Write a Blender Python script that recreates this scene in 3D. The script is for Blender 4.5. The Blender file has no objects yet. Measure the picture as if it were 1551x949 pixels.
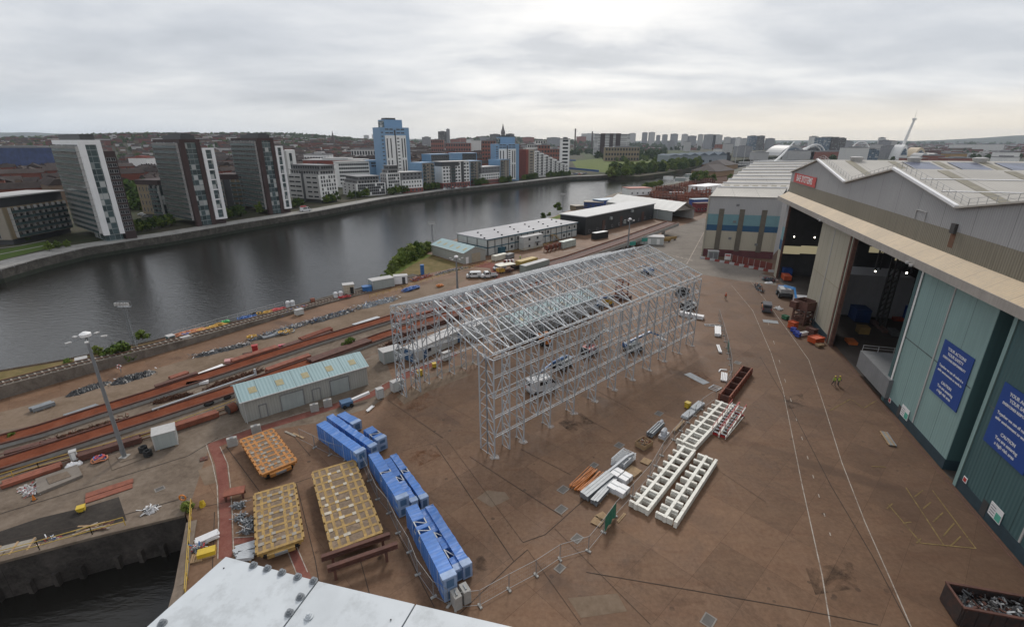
import bpy,bmesh,math,random
from mathutils import Vector,Matrix
from mathutils.geometry import tessellate_polygon
random.seed(7)
SC=bpy.context.scene
COL=SC.collection
PI=math.pi
rad=math.radians
# ------------------------------------------------------------------ camera
F,CX,CY,CAMH,PITCH=728.0,775.5,474.5,40.0,rad(19.75)
cam_d=bpy.data.cameras.new('camera');cam=bpy.data.objects.new('camera',cam_d);COL.objects.link(cam)
cam_d.sensor_width=36.0;cam_d.lens=36.0*F/1551.0;cam_d.clip_start=0.1;cam_d.clip_end=30000
cam.location=(0,0,CAMH);cam.rotation_euler=(PI/2-PITCH,0,0)
SC.camera=cam
def sstep(t):
 t=max(0.0,min(1.0,t));return t*t*(3-2*t)
MOUNDS=[(-1150,2700,34,420,330),(-1150,1750,30,520,420),(-1700,2300,40,700,500),(-40,3100,34,420,330),(480,3300,18,500,400)]
def hill_h(x,y):
 h=20*sstep((y-720)/1900)*(1-sstep((x+60)/220))
 for mx,my,mh,sx,sy in MOUNDS:
  h+=mh*math.exp(-((x-mx)/sx)**2-((y-my)/sy)**2)
 return h*sstep((y-700)/500)
def ray(px,py):
 x=(px-CX)/F;y=-(py-CY)/F
 return Vector((x,math.cos(PITCH)+math.sin(PITCH)*y,-math.sin(PITCH)+math.cos(PITCH)*y))
def G(px,py,z=0.0):
 """the place on the level z that the survey point (px, py) of the photograph stands for"""
 d=ray(px,py);t=(z-CAMH)/d.z
 return Vector((d.x*t,d.y*t,z))
def GT(px,py):
 """the same on the rising ground beyond the river"""
 d=ray(px,py);t=300.0
 while t<8000:
  p=Vector((0,0,CAMH))+d*t
  if p.z<=hill_h(p.x,p.y):return Vector((p.x,p.y,hill_h(p.x,p.y)))
  t*=1.01
 return None
def HZ(px,py,Y):
 d=ray(px,py);return CAMH+d.z*Y/d.y
 # ------------------------------------------------------------------ tags
def tag(o,label=None,cat=None,group=None,kind=None):
 if label:o['label']=label
 if cat:o['category']=cat
 if group:o['group']=group
 if kind:o['kind']=kind
 return o
def thing(name,label,cat,loc=(0,0,0),rz=0.0,group=None):
 o=bpy.data.objects.new(name,None);COL.objects.link(o)
 o.empty_display_size=0.3
 o.location=loc;o.rotation_euler=(0,0,rz)
 return tag(o,label,cat,group)
def copy_tree(o,parent=None):
 c=o.copy();COL.objects.link(c);c.parent=parent
 for ch in list(o.children):copy_tree(ch,c)
 return c
def dup(root,loc,rz,label=None,sc=None,group=None):
 c=copy_tree(root);c.location=loc;c.rotation_euler=(0,0,rz)
 if label:c['label']=label
 if group:c['group']=group
 if sc:c.scale=(sc,sc,sc)if not isinstance(sc,tuple)else sc
 return c
 # ------------------------------------------------------------------ mesh builder
class MB:
 def __init__(s):s.v=[];s.f=[];s.m=[]
 def add(s,vs,fs,m=0):
  b=len(s.v);s.v+=[tuple(p)for p in vs];s.f+=[tuple(b+i for i in f)for f in fs];s.m+=[m]*len(fs)
  return s
 def box(s,c,d,rz=0.0,m=0):
  x,y,z=d[0]/2,d[1]/2,d[2]/2;cs,sn=math.cos(rz),math.sin(rz)
  vs=[]
  for dz in(-z,z):
   for dx,dy in((-x,-y),(x,-y),(x,y),(-x,y)):
    vs.append((c[0]+dx*cs-dy*sn,c[1]+dx*sn+dy*cs,c[2]+dz))
  return s.add(vs,[(3,2,1,0),(4,5,6,7),(0,1,5,4),(1,2,6,5),(2,3,7,6),(3,0,4,7)],m)
 def b2(s,a,b,m=0):
  return s.box([(a[i]+b[i])/2 for i in range(3)],[abs(b[i]-a[i])for i in range(3)],0,m)
 def bar(s,p,q,w,h=None,m=0,up=(0,0,1)):
  h=h or w;p=Vector(p);q=Vector(q);d=(q-p)
  if d.length<1e-6:return s
  d.normalize();u=Vector(up)
  if abs(d.dot(u))>0.98:u=Vector((1,0,0))
  a=d.cross(u).normalized()*(w/2);c=a.cross(d).normalized()*(h/2)
  vs=[p-a-c,p+a-c,p+a+c,p-a+c,q-a-c,q+a-c,q+a+c,q-a+c]
  return s.add(vs,[(3,2,1,0),(4,5,6,7),(0,1,5,4),(1,2,6,5),(2,3,7,6),(3,0,4,7)],m)
 def tube(s,pts,r,n=6,m=0,closed=False):
  pts=[Vector(p)for p in pts];rings=[];N=len(pts)
  rs=r if isinstance(r,(list,tuple))else[r]*N
  prev=None
  for i,p in enumerate(pts):
   d=(pts[min(i+1,N-1)]-pts[max(i-1,0)])
   if d.length<1e-9:d=Vector((0,0,1))
   d.normalize()
   u=prev if prev is not None and abs(prev.dot(d))<0.95 else(Vector((0,0,1))if abs(d.z)<0.95 else Vector((1,0,0)))
   a=d.cross(u).normalized();c=a.cross(d).normalized();prev=c
   rings.append([p+a*math.cos(2*PI*k/n)*rs[i]+c*math.sin(2*PI*k/n)*rs[i]for k in range(n)])
  vs=[v for g in rings for v in g];fs=[]
  for i in range(N-1):
   for k in range(n):
    fs.append((i*n+k,i*n+(k+1)%n,(i+1)*n+(k+1)%n,(i+1)*n+k))
  fs.append(tuple(range(n-1,-1,-1)));fs.append(tuple((N-1)*n+k for k in range(n)))
  return s.add(vs,fs,m)
 def cyl(s,c,r,h,n=14,m=0,axis='z',r2=None):
  c=Vector(c);d={'x':Vector((h/2,0,0)),'y':Vector((0,h/2,0)),'z':Vector((0,0,h/2))}[axis]
  return s.tube([c-d,c+d],[r,r if r2 is None else r2],n,m)
 def prism(s,poly,z0,z1,m=0,top_m=None):
  n=len(poly)
  if sum(poly[i][0]*poly[(i+1)%n][1]-poly[(i+1)%n][0]*poly[i][1]for i in range(n))<0:poly=poly[::-1]
  vs=[(p[0],p[1],z0)for p in poly]+[(p[0],p[1],z1)for p in poly]
  tris=tessellate_polygon([[Vector((p[0],p[1],0))for p in poly]])
  fs=[];tp=[]
  for t in tris:
   a,b,c=t
   if(poly[b][0]-poly[a][0])*(poly[c][1]-poly[a][1])-(poly[c][0]-poly[a][0])*(poly[b][1]-poly[a][1])<0:a,c=c,a
   tp.append((a+n,b+n,c+n));fs.append((c,b,a))
  for i in range(n):
   j=(i+1)%n;fs.append((i,j,n+j,n+i))
  s.add(vs,tp,m if top_m is None else top_m)
  b=len(s.v)-len(vs);s.f+=[tuple(b+i for i in f)for f in fs];s.m+=[m]*len(fs)
  return s
 def xprism(s,prof,x0,x1,m=0,axis='x'):
  """profile of (a, z) points swept along x (or y)"""
  n=len(prof);mk=(lambda x,p:(x,p[0],p[1]))if axis=='x' else(lambda x,p:(p[0],x,p[1]))
  vs=[mk(x0,p)for p in prof]+[mk(x1,p)for p in prof]
  fs=[(i,(i+1)%n,n+(i+1)%n,n+i)for i in range(n)]
  fs+=[tuple(range(n-1,-1,-1)),tuple(range(n,2*n))]
  return s.add(vs,fs,m)
 def quad(s,a,b,c,d,m=0):return s.add([a,b,c,d],[(0,1,2,3)],m)
 def build(s,name,mats,parent=None,loc=None,rz=None,smooth=False):
  me=bpy.data.meshes.new(name);me.from_pydata(s.v,[],s.f)
  for mt in(mats if isinstance(mats,(list,tuple))else[mats]):me.materials.append(mt)
  me.polygons.foreach_set('material_index',s.m)
  if smooth:me.polygons.foreach_set('use_smooth',[True]*len(s.f))
  bm=bmesh.new();bm.from_mesh(me);bmesh.ops.recalc_face_normals(bm,faces=bm.faces);bm.to_mesh(me);bm.free()
  me.update()
  o=bpy.data.objects.new(name,me);COL.objects.link(o)
  if parent is not None:o.parent=parent
  if loc is not None:o.location=loc
  if rz is not None:o.rotation_euler=(0,0,rz)
  return o
def link_mesh(name,me,parent,loc=(0,0,0),rz=0.0,sc=None):
 o=bpy.data.objects.new(name,me);COL.objects.link(o);o.parent=parent;o.location=loc;o.rotation_euler=(0,0,rz)
 if sc:o.scale=sc
 return o
 # ------------------------------------------------------------------ materials
MATS={}
def new_mat(name):
 m=bpy.data.materials.new(name);m.use_nodes=True
 nt=m.node_tree;nt.nodes.clear()
 out=nt.nodes.new('ShaderNodeOutputMaterial');b=nt.nodes.new('ShaderNodeBsdfPrincipled')
 nt.links.new(b.outputs[0],out.inputs[0]);MATS[name]=m
 return m,nt,b
def N(nt,t,**kw):
 n=nt.nodes.new('ShaderNode'+t)
 for k,v in kw.items():
  if k.startswith('i_'):
   key=k[2:];key=int(key)if key.isdigit()else key.replace('_',' ')
   n.inputs[key].default_value=v
  else:setattr(n,k,v)
 return n
def ramp(nt,fac,stops):
 r=nt.nodes.new('ShaderNodeValToRGB');e=r.color_ramp.elements
 while len(e)<len(stops):e.new(0.5)
 for i,(p,c)in enumerate(stops):
  e[i].position=p;e[i].color=(c[0],c[1],c[2],1)if len(c)==3 else c
 nt.links.new(fac,r.inputs[0]);return r.outputs[0]
def mixc(nt,fac,a,b,mode='MIX'):
 m=nt.nodes.new('ShaderNodeMix');m.data_type='RGBA';m.blend_type=mode
 for idx,val in((0,fac),(6,a),(7,b)):
  if hasattr(val,'is_linked')or hasattr(val,'links'):nt.links.new(val,m.inputs[idx])
  elif isinstance(val,(int,float)):m.inputs[idx].default_value=val
  else:m.inputs[idx].default_value=(val[0],val[1],val[2],1)
 return m.outputs[2]
def coords(nt,scale=(1,1,1),rot=(0,0,0),kind='Object'):
 tc=nt.nodes.new('ShaderNodeTexCoord');mp=nt.nodes.new('ShaderNodeMapping')
 mp.inputs['Scale'].default_value=scale;mp.inputs['Rotation'].default_value=rot
 nt.links.new(tc.outputs[kind],mp.inputs[0]);return mp.outputs[0]
def noise(nt,vec,scale,detail=6,rough=0.6,dist=0.0):
 n=N(nt,'TexNoise',i_Scale=scale,i_Detail=detail,i_Roughness=rough,i_Distortion=dist);nt.links.new(vec,n.inputs['Vector']);return n.outputs['Fac']
def sc3(c,k):return tuple(min(1,x*k)for x in c)
def mat(name,c,rough=0.75,metal=0.0,var=0.22,scale=0.6,dirt=None,streak=0.0,spec=None,bump=0.0,rnd=0.0):
 """paint, concrete, steel ...: base colour broken up by two noises, dirt patches, rain streaks, a tone per object"""
 if name in MATS:return MATS[name]
 m,nt,b=new_mat(name)
 v=coords(nt)
 n1=noise(nt,v,scale,8,0.65)
 col=ramp(nt,n1,[(0.3,sc3(c,1-var)),(0.7,sc3(c,1+var))])
 if dirt:
  n2=noise(nt,v,scale*2.7+0.13,5,0.7)
  f=ramp(nt,n2,[(0.5,(0,0,0)),(0.72,(1,1,1))])
  col=mixc(nt,f,col,dirt)
 if streak>0:
  v2=coords(nt,(3.0,3.0,0.12));n3=noise(nt,v2,1.0,4,0.6)
  f=ramp(nt,n3,[(0.42,(0,0,0)),(0.75,(streak,streak,streak))])
  col=mixc(nt,f,col,sc3(c,0.45))
 if rnd>0:
  oi=nt.nodes.new('ShaderNodeObjectInfo')
  hs=N(nt,'HueSaturation');mr=N(nt,'MapRange');mr.inputs[3].default_value=1-rnd;mr.inputs[4].default_value=1+rnd
  nt.links.new(oi.outputs['Random'],mr.inputs[0]);nt.links.new(mr.outputs[0],hs.inputs['Value']);nt.links.new(col,hs.inputs['Color']);col=hs.outputs[0]
 nt.links.new(col,b.inputs['Base Color'])
 b.inputs['Roughness'].default_value=rough;b.inputs['Metallic'].default_value=metal
 if spec is not None:b.inputs['Specular IOR Level'].default_value=spec
 if bump>0:
  bp=N(nt,'Bump',i_Strength=bump,i_Distance=0.05);nt.links.new(noise(nt,v,scale*9,6,0.7),bp.inputs['Height']);nt.links.new(bp.outputs[0],b.inputs['Normal'])
 return m
def ribbed(name,c,period=0.3,axis=0,rough=0.6,depth=0.35,var=0.08,streak=0.0,dirt=None,panel=0.0,bump=0.5,metal=0.0):
 """profiled sheet: ribs as a bump and a slight tone, optional panel joints, stains with a run of their own"""
 if name in MATS:return MATS[name]
 m,nt,b=new_mat(name)
 v=coords(nt)
 sp=N(nt,'SeparateXYZ');nt.links.new(v,sp.inputs[0])
 mu=N(nt,'Math',operation='MULTIPLY');nt.links.new(sp.outputs[axis],mu.inputs[0]);mu.inputs[1].default_value=2*PI/period
 sn=N(nt,'Math',operation='SINE');nt.links.new(mu.outputs[0],sn.inputs[0])
 mr=N(nt,'MapRange');mr.inputs[1].default_value=-1;nt.links.new(sn.outputs[0],mr.inputs[0])
 n1=noise(nt,v,0.12,6,0.6)
 base=ramp(nt,n1,[(0.3,sc3(c,1-var)),(0.7,sc3(c,1+var))])
 col=mixc(nt,depth,base,mixc(nt,mr.outputs[0],sc3(c,0.72),base))
 if streak>0:
  s3=[3.0,3.0,0.1]
  n3=noise(nt,coords(nt,tuple(s3)),0.7,4,0.6)
  f=ramp(nt,n3,[(0.42,(0,0,0)),(0.78,(streak,)*3)])
  col=mixc(nt,f,col,dirt or sc3(c,0.5))
 if panel>0:
  mo=N(nt,'Math',operation='PINGPONG');nt.links.new(sp.outputs[axis],mo.inputs[0]);mo.inputs[1].default_value=panel/2
  lt=N(nt,'Math',operation='LESS_THAN');nt.links.new(mo.outputs[0],lt.inputs[0]);lt.inputs[1].default_value=0.05
  col=mixc(nt,lt.outputs[0],col,sc3(c,0.5))
 nt.links.new(col,b.inputs['Base Color']);b.inputs['Roughness'].default_value=rough;b.inputs['Metallic'].default_value=metal
 bp=N(nt,'Bump',i_Strength=bump,i_Distance=0.04);nt.links.new(mr.outputs[0],bp.inputs['Height']);nt.links.new(bp.outputs[0],b.inputs['Normal'])
 return m
def leafmat(name,c1,c2):
 if name in MATS:return MATS[name]
 m,nt,b=new_mat(name)
 g=N(nt,'NewGeometry');oi=N(nt,'ObjectInfo')
 ad=N(nt,'Math',operation='ADD');nt.links.new(g.outputs['Random Per Island'],ad.inputs[0]);nt.links.new(oi.outputs['Random'],ad.inputs[1])
 hv=N(nt,'Math',operation='MULTIPLY');nt.links.new(ad.outputs[0],hv.inputs[0]);hv.inputs[1].default_value=0.5
 col=ramp(nt,hv.outputs[0],[(0.15,c1),(0.85,c2)])
 nt.links.new(col,b.inputs['Base Color']);b.inputs['Roughness'].default_value=0.8;b.inputs['Specular IOR Level'].default_value=0.15
 return m
def emis(name,c,s):
 m,nt,b=new_mat(name);b.inputs['Base Color'].default_value=(*c,1);b.inputs['Emission Color'].default_value=(*c,1);b.inputs['Emission Strength'].default_value=s
 return m
def curtain(name,pane,frame,w,h,fw=0.12,rough=0.12,spec=0.3,blind=(0.45,0.46,0.45),lit=0.25):
 """curtain wall: panes w x h metres between mullions (local x+y along the wall, z up), some blinds drawn behind the glass"""
 if name in MATS:return MATS[name]
 m,nt,b=new_mat(name)
 v=coords(nt);sp=N(nt,'SeparateXYZ');nt.links.new(v,sp.inputs[0])
 ad=N(nt,'Math',operation='ADD');nt.links.new(sp.outputs[0],ad.inputs[0]);nt.links.new(sp.outputs[1],ad.inputs[1])
 cx=N(nt,'CombineXYZ')
 fr=[];fl=[]
 for src,per,dst in((ad.outputs[0],w,0),(sp.outputs[2],h,1)):
  dv=N(nt,'Math',operation='DIVIDE');nt.links.new(src,dv.inputs[0]);dv.inputs[1].default_value=per
  fo=N(nt,'Math',operation='FRACT');nt.links.new(dv.outputs[0],fo.inputs[0])
  fa=N(nt,'Math',operation='FLOOR');nt.links.new(dv.outputs[0],fa.inputs[0]);nt.links.new(fa.outputs[0],cx.inputs[dst])
  lt=N(nt,'Math',operation='LESS_THAN');nt.links.new(fo.outputs[0],lt.inputs[0]);lt.inputs[1].default_value=fw/per if dst==0 else 2.4*fw/per
  fr.append(lt.outputs[0])
 mx=N(nt,'Math',operation='MAXIMUM');nt.links.new(fr[0],mx.inputs[0]);nt.links.new(fr[1],mx.inputs[1])
 wn=N(nt,'TexWhiteNoise',noise_dimensions='2D');nt.links.new(cx.outputs[0],wn.inputs['Vector'])
 gt=ramp(nt,wn.outputs['Value'],[(0.0,sc3(pane,0.6)),(1-lit,sc3(pane,1.4)),(1-lit+0.01,sc3(blind,0.7)),(1.0,blind)])
 col=mixc(nt,mx.outputs[0],gt,frame)
 nt.links.new(col,b.inputs['Base Color'])
 b.inputs['Specular IOR Level'].default_value=spec;rg=N(nt,'MapRange');rg.inputs[3].default_value=rough;rg.inputs[4].default_value=0.6;nt.links.new(mx.outputs[0],rg.inputs[0]);nt.links.new(rg.outputs[0],b.inputs['Roughness'])
 return m
 # ------------------------------------------------------------------ light, sky, air
SUN_EL,SUN_AZ=rad(38),rad(8)
w=bpy.data.worlds.new('World');SC.world=w;w.use_nodes=True
nt=w.node_tree;nt.nodes.clear()
wo=nt.nodes.new('ShaderNodeOutputWorld');bg=nt.nodes.new('ShaderNodeBackground');nt.links.new(bg.outputs[0],wo.inputs[0])
bg.inputs[1].default_value=0.1
sky=nt.nodes.new('ShaderNodeTexSky');sky.sky_type='NISHITA';sky.sun_disc=False
sky.sun_elevation=SUN_EL;sky.sun_rotation=SUN_AZ;sky.air_density=1.2;sky.dust_density=2.0
tc=nt.nodes.new('ShaderNodeTexCoord');sp=N(nt,'SeparateXYZ');nt.links.new(tc.outputs['Generated'],sp.inputs[0])
za=N(nt,'Math',operation='MAXIMUM');nt.links.new(sp.outputs[2],za.inputs[0]);za.inputs[1].default_value=0.0
zb=N(nt,'Math',operation='ADD');nt.links.new(za.outputs[0],zb.inputs[0]);zb.inputs[1].default_value=0.15
cb=N(nt,'CombineXYZ')
for i in(0,1):
 dv=N(nt,'Math',operation='DIVIDE');nt.links.new(sp.outputs[i],dv.inputs[0]);nt.links.new(zb.outputs[0],dv.inputs[1]);nt.links.new(dv.outputs[0],cb.inputs[i])
mp=N(nt,'Mapping');mp.inputs['Scale'].default_value=(0.9,1.3,1);mp.inputs['Location'].default_value=(3.1,1.7,0);nt.links.new(cb.outputs[0],mp.inputs[0])
n1=noise(nt,mp.outputs[0],0.9,9,0.56,0.25)
n2=noise(nt,mp.outputs[0],0.33,4,0.5,0.0)
av=N(nt,'Math',operation='MULTIPLY_ADD');nt.links.new(n1,av.inputs[0]);av.inputs[1].default_value=0.62;
m2=N(nt,'Math',operation='MULTIPLY');nt.links.new(n2,m2.inputs[0]);m2.inputs[1].default_value=0.38;nt.links.new(m2.outputs[0],av.inputs[2])
cloud=ramp(nt,av.outputs[0],[(0.35,(3.8,4.05,4.45)),(0.46,(4.75,4.97,5.35)),(0.55,(5.75,5.9,6.15)),(0.66,(7.3,7.3,7.3))])
# break in the cloud where the sun stands behind it
sd=Vector((math.sin(rad(8))*math.cos(rad(15)),math.cos(rad(8))*math.cos(rad(15)),math.sin(rad(15))))
dt=N(nt,'VectorMath',operation='DOT_PRODUCT');nt.links.new(tc.outputs['Generated'],dt.inputs[0]);dt.inputs[1].default_value=sd
pw=N(nt,'Math',operation='POWER');mxx=N(nt,'Math',operation='MAXIMUM');nt.links.new(dt.outputs['Value'],mxx.inputs[0]);mxx.inputs[1].default_value=0.0
nt.links.new(mxx.outputs[0],pw.inputs[0]);pw.inputs[1].default_value=26
gl=N(nt,'Math',operation='MULTIPLY');nt.links.new(pw.outputs[0],gl.inputs[0]);nt.links.new(ramp(nt,n1,[(0.42,(0.12,)*3),(0.62,(1,1,1))]),gl.inputs[1])
cl2=mixc(nt,gl.outputs[0],cloud,(8.0,7.9,7.75))
# thin clear band above the horizon
hz=ramp(nt,sp.outputs[2],[(0.0,(1,1,1)),(0.02,(0.85,)*3),(0.075,(0,0,0))])
wx=N(nt,'MapRange');wx.inputs[1].default_value=-0.7;wx.inputs[2].default_value=0.5;nt.links.new(sp.outputs[0],wx.inputs[0])
hcol=mixc(nt,wx.outputs[0],(5.6,6.2,6.8),(9.0,7.9,6.1))
hf=N(nt,'Math',operation='MULTIPLY');nt.links.new(hz,hf.inputs[0]);hf.inputs[1].default_value=0.8
cl3=mixc(nt,hf.outputs[0],cl2,hcol)
fin=mixc(nt,0.06,cl3,sky.outputs[0])
nt.links.new(fin,bg.inputs[0])
sl=bpy.data.lights.new('sun','SUN');sl.energy=1.5;sl.angle=rad(11);sl.color=(1.0,0.95,0.88)
so=bpy.data.objects.new('sun',sl);COL.objects.link(so)
sv=Vector((math.sin(SUN_AZ)*math.cos(SUN_EL),math.cos(SUN_AZ)*math.cos(SUN_EL),math.sin(SUN_EL)))
so.rotation_euler=sv.to_track_quat('Z','Y').to_euler();so.location=(0,60,120)
vs=SC.view_settings;vs.view_transform='Standard';vs.look='None';vs.gamma=1;vs.exposure=0.40;vs.use_curve_mapping=False
SC.render.engine='CYCLES'
cy=SC.cycles;cy.max_bounces=5;cy.diffuse_bounces=2;cy.glossy_bounces=3;cy.transmission_bounces=3;cy.volume_bounces=0;cy.transparent_max_bounces=6
cy.caustics_reflective=False;cy.caustics_refractive=False;cy.sample_clamp_indirect=6
try:
 cy.use_denoising=True;cy.denoiser='OPENIMAGEDENOISE'
except Exception:pass
def haze():
 m=bpy.data.materials.new('haze_air');m.use_nodes=True;nt=m.node_tree;nt.nodes.clear()
 o=nt.nodes.new('ShaderNodeOutputMaterial');v=nt.nodes.new('ShaderNodeVolumePrincipled')
 v.inputs['Color'].default_value=(0.80,0.88,1.0,1);v.inputs['Density'].default_value=HAZE;v.inputs['Anisotropy'].default_value=0.2
 nt.links.new(v.outputs[0],o.inputs['Volume'])
 b=MB().b2((-9800,-140,-9.5),(9800,10500,215)).build('haze',m);tag(b,kind='stuff',label='thin pale air over the whole scene',cat='haze')
HAZE=0.000055
haze()
# ------------------------------------------------------------------ ground, water
def mat_yard():
 m,nt,b=new_mat('yard_concrete')
 v=coords(nt);vs_=coords(nt,(0.25,1.6,1),(0,0,rad(-43)));vs2=coords(nt,(1.4,0.12,1),(0,0,rad(15)))
 big=noise(nt,v,0.035,5,0.6);mid=noise(nt,v,0.22,8,0.68,0.6);fine=noise(nt,v,2.3,8,0.7);st=noise(nt,vs_,0.5,6,0.65);st2=noise(nt,vs2,0.5,6,0.65)
 c=ramp(nt,mid,[(0.28,(0.100,0.056,0.030)),(0.5,(0.174,0.103,0.060)),(0.72,(0.235,0.150,0.095))])
 c=mixc(nt,ramp(nt,big,[(0.45,(0,0,0)),(0.66,(0.75,)*3)]),c,(0.165,0.102,0.068))
 c=mixc(nt,ramp(nt,st,[(0.48,(0,0,0)),(0.75,(0.6,)*3)]),c,(0.125,0.056,0.028))
 c=mixc(nt,ramp(nt,st2,[(0.52,(0,0,0)),(0.78,(0.5,)*3)]),c,(0.24,0.155,0.105))
 c=mixc(nt,ramp(nt,noise(nt,v,0.09,7,0.7,1.2),[(0.58,(0,0,0)),(0.68,(0.55,)*3)]),c,(0.055,0.029,0.018))
 c=mixc(nt,0.35,c,ramp(nt,fine,[(0.3,(0.065,0.032,0.018)),(0.7,(0.25,0.15,0.098))]))
 # cast slabs: joints and a slight tone per slab
 br=N(nt,'TexBrick',i_Scale=1.0,offset=0.0);br.inputs['Brick Width'].default_value=6.2;br.inputs['Row Height'].default_value=4.6;br.inputs['Mortar Size'].default_value=0.018
 br.inputs['Color1'].default_value=(0.85,0.85,0.85,1);br.inputs['Color2'].default_value=(1.12,1.11,1.1,1);br.inputs['Mortar'].default_value=(0.55,0.5,0.48,1)
 nt.links.new(coords(nt,(1,1,1),(0,0,rad(-43.3))),br.inputs['Vector'])
 c=mixc(nt,0.9,c,br.outputs['Color'],'MULTIPLY')
 # oil drips, tyre marks and a broken darker tone towards the hall doors
 vo=N(nt,'TexVoronoi',i_Scale=0.55);nt.links.new(v,vo.inputs['Vector'])
 sm=ramp(nt,noise(nt,v,0.16,4,.6),[(0.5,(0,0,0)),(0.6,(1,1,1))])
 sp_=N(nt,'Math',operation='LESS_THAN');nt.links.new(vo.outputs['Distance'],sp_.inputs[0]);sp_.inputs[1].default_value=0.13
 sq=N(nt,'Math',operation='MULTIPLY');nt.links.new(sp_.outputs[0],sq.inputs[0]);nt.links.new(sm,sq.inputs[1]);s2=N(nt,'Math',operation='MULTIPLY');nt.links.new(sq.outputs[0],s2.inputs[0]);s2.inputs[1].default_value=.55
 c=mixc(nt,s2.outputs[0],c,(0.035,0.024,0.018))
 wv=N(nt,'TexWave',wave_type='RINGS',i_Scale=0.028,i_Distortion=7.0,i_Detail=2.0);wv.inputs['Detail Scale'].default_value=0.35;nt.links.new(coords(nt,(1,.55,1),(0,0,rad(20))),wv.inputs['Vector'])
 tw_=N(nt,'Math',operation='MULTIPLY');nt.links.new(ramp(nt,wv.outputs['Fac'],[(0.93,(0,0,0)),(0.985,(1,1,1))]),tw_.inputs[0]);nt.links.new(ramp(nt,noise(nt,v,.08,4,.6),[(.46,(0,0,0)),(.64,(.5,)*3)]),tw_.inputs[1])
 c=mixc(nt,tw_.outputs[0],c,(0.06,0.036,0.026))
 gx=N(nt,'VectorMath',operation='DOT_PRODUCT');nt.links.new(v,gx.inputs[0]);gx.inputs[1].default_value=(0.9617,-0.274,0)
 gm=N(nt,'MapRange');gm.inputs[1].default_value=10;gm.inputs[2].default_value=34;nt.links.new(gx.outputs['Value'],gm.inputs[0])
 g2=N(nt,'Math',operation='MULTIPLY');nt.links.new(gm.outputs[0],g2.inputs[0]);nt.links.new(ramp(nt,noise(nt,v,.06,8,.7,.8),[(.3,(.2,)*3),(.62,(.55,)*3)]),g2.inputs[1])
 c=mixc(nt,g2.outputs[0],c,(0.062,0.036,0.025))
 # beyond the yard the sheet is ordinary town ground
 sp=N(nt,'SeparateXYZ');nt.links.new(v,sp.inputs[0])
 far=N(nt,'MapRange');far.inputs[1].default_value=330;far.inputs[2].default_value=420;nt.links.new(sp.outputs[1],far.inputs[0])
 town=ramp(nt,noise(nt,v,0.012,8,0.75),[(0.38,(0.025,0.04,0.016)),(0.5,(0.05,0.05,0.03)),(0.62,(0.09,0.07,0.055))])
 c=mixc(nt,far.outputs[0],c,town)
 nt.links.new(c,b.inputs['Base Color'])
 nt.links.new(ramp(nt,mid,[(0.3,(0.55,)*3),(0.7,(0.8,)*3)]),b.inputs['Roughness']);b.inputs['Specular IOR Level'].default_value=0.18
 bp=N(nt,'Bump',i_Strength=0.25,i_Distance=0.02);nt.links.new(fine,bp.inputs['Height']);nt.links.new(bp.outputs[0],b.inputs['Normal'])
 return m
def patchy(name,stops,scale=0.3,rough=0.85,bump=0.3,dist=0.5):
 m,nt,b=new_mat(name);v=coords(nt)
 c=ramp(nt,noise(nt,v,scale,9,0.7,dist),stops)
 c=mixc(nt,0.3,c,ramp(nt,noise(nt,v,scale*9,6,0.7),[(0.3,sc3(stops[0][1],.8)),(0.7,sc3(stops[-1][1],1.15))]))
 nt.links.new(c,b.inputs['Base Color']);b.inputs['Roughness'].default_value=rough;b.inputs['Specular IOR Level'].default_value=0.07
 bp=N(nt,'Bump',i_Strength=bump,i_Distance=0.06);nt.links.new(noise(nt,v,scale*14,6,0.7),bp.inputs['Height']);nt.links.new(bp.outputs[0],b.inputs['Normal'])
 return m
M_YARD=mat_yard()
M_TOWN=patchy('town_ground',[(0.36,(0.025,0.04,0.016)),(0.5,(0.045,0.048,0.028)),(0.64,(0.10,0.08,0.062))],0.02)
M_GREY=patchy('worn_concrete',[(0.34,(0.10,0.074,0.055)),(0.5,(0.165,0.128,0.098)),(0.66,(0.235,0.19,0.15))],0.18)
M_SAND=patchy('sandy_ground',[(0.34,(0.125,0.088,0.058)),(0.5,(0.19,0.14,0.10)),(0.66,(0.235,0.175,0.13))],0.15)
M_TAR=patchy('dark_tarmac',[(0.34,(0.026,0.023,0.021)),(0.5,(0.042,0.037,0.033)),(0.68,(0.075,0.064,0.055))],0.25)
M_RDX=patchy('red_oxide',[(0.36,(0.10,0.028,0.014)),(0.52,(0.165,0.047,0.023)),(0.68,(0.20,0.072,0.04))],0.4)
M_RUSTD=patchy('dark_rust_scrap',[(0.34,(0.03,0.018,0.013)),(0.5,(0.07,0.035,0.023)),(0.68,(0.12,0.06,0.037))],0.9,bump=0.9)
M_DRY=patchy('dry_grass',[(0.36,(0.085,0.08,0.028)),(0.5,(0.15,0.115,0.05)),(0.66,(0.21,0.155,0.075))],0.25,bump=0.6)
M_GRASS=patchy('green_grass',[(0.36,(0.05,0.085,0.014)),(0.5,(0.088,0.122,0.024)),(0.66,(0.14,0.145,0.038))],0.12,bump=0.6)
M_PARK=patchy('parkland_turf',[(0.36,(0.025,0.042,0.013)),(0.6,(0.06,0.075,0.028))],0.02)
M_LAWN=patchy('lawn_grass',[(0.36,(0.06,0.095,0.022)),(0.6,(0.085,0.125,0.03))],0.2)
M_ROAD=patchy('pale_road',[(0.36,(0.15,0.13,0.112)),(0.5,(0.205,0.18,0.155)),(0.66,(0.25,0.22,0.19))],0.1)
M_PROM=patchy('promenade_paving',[(0.36,(0.2,0.19,0.175)),(0.5,(0.31,0.3,0.28)),(0.66,(0.4,0.38,0.355))],0.2)
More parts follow.
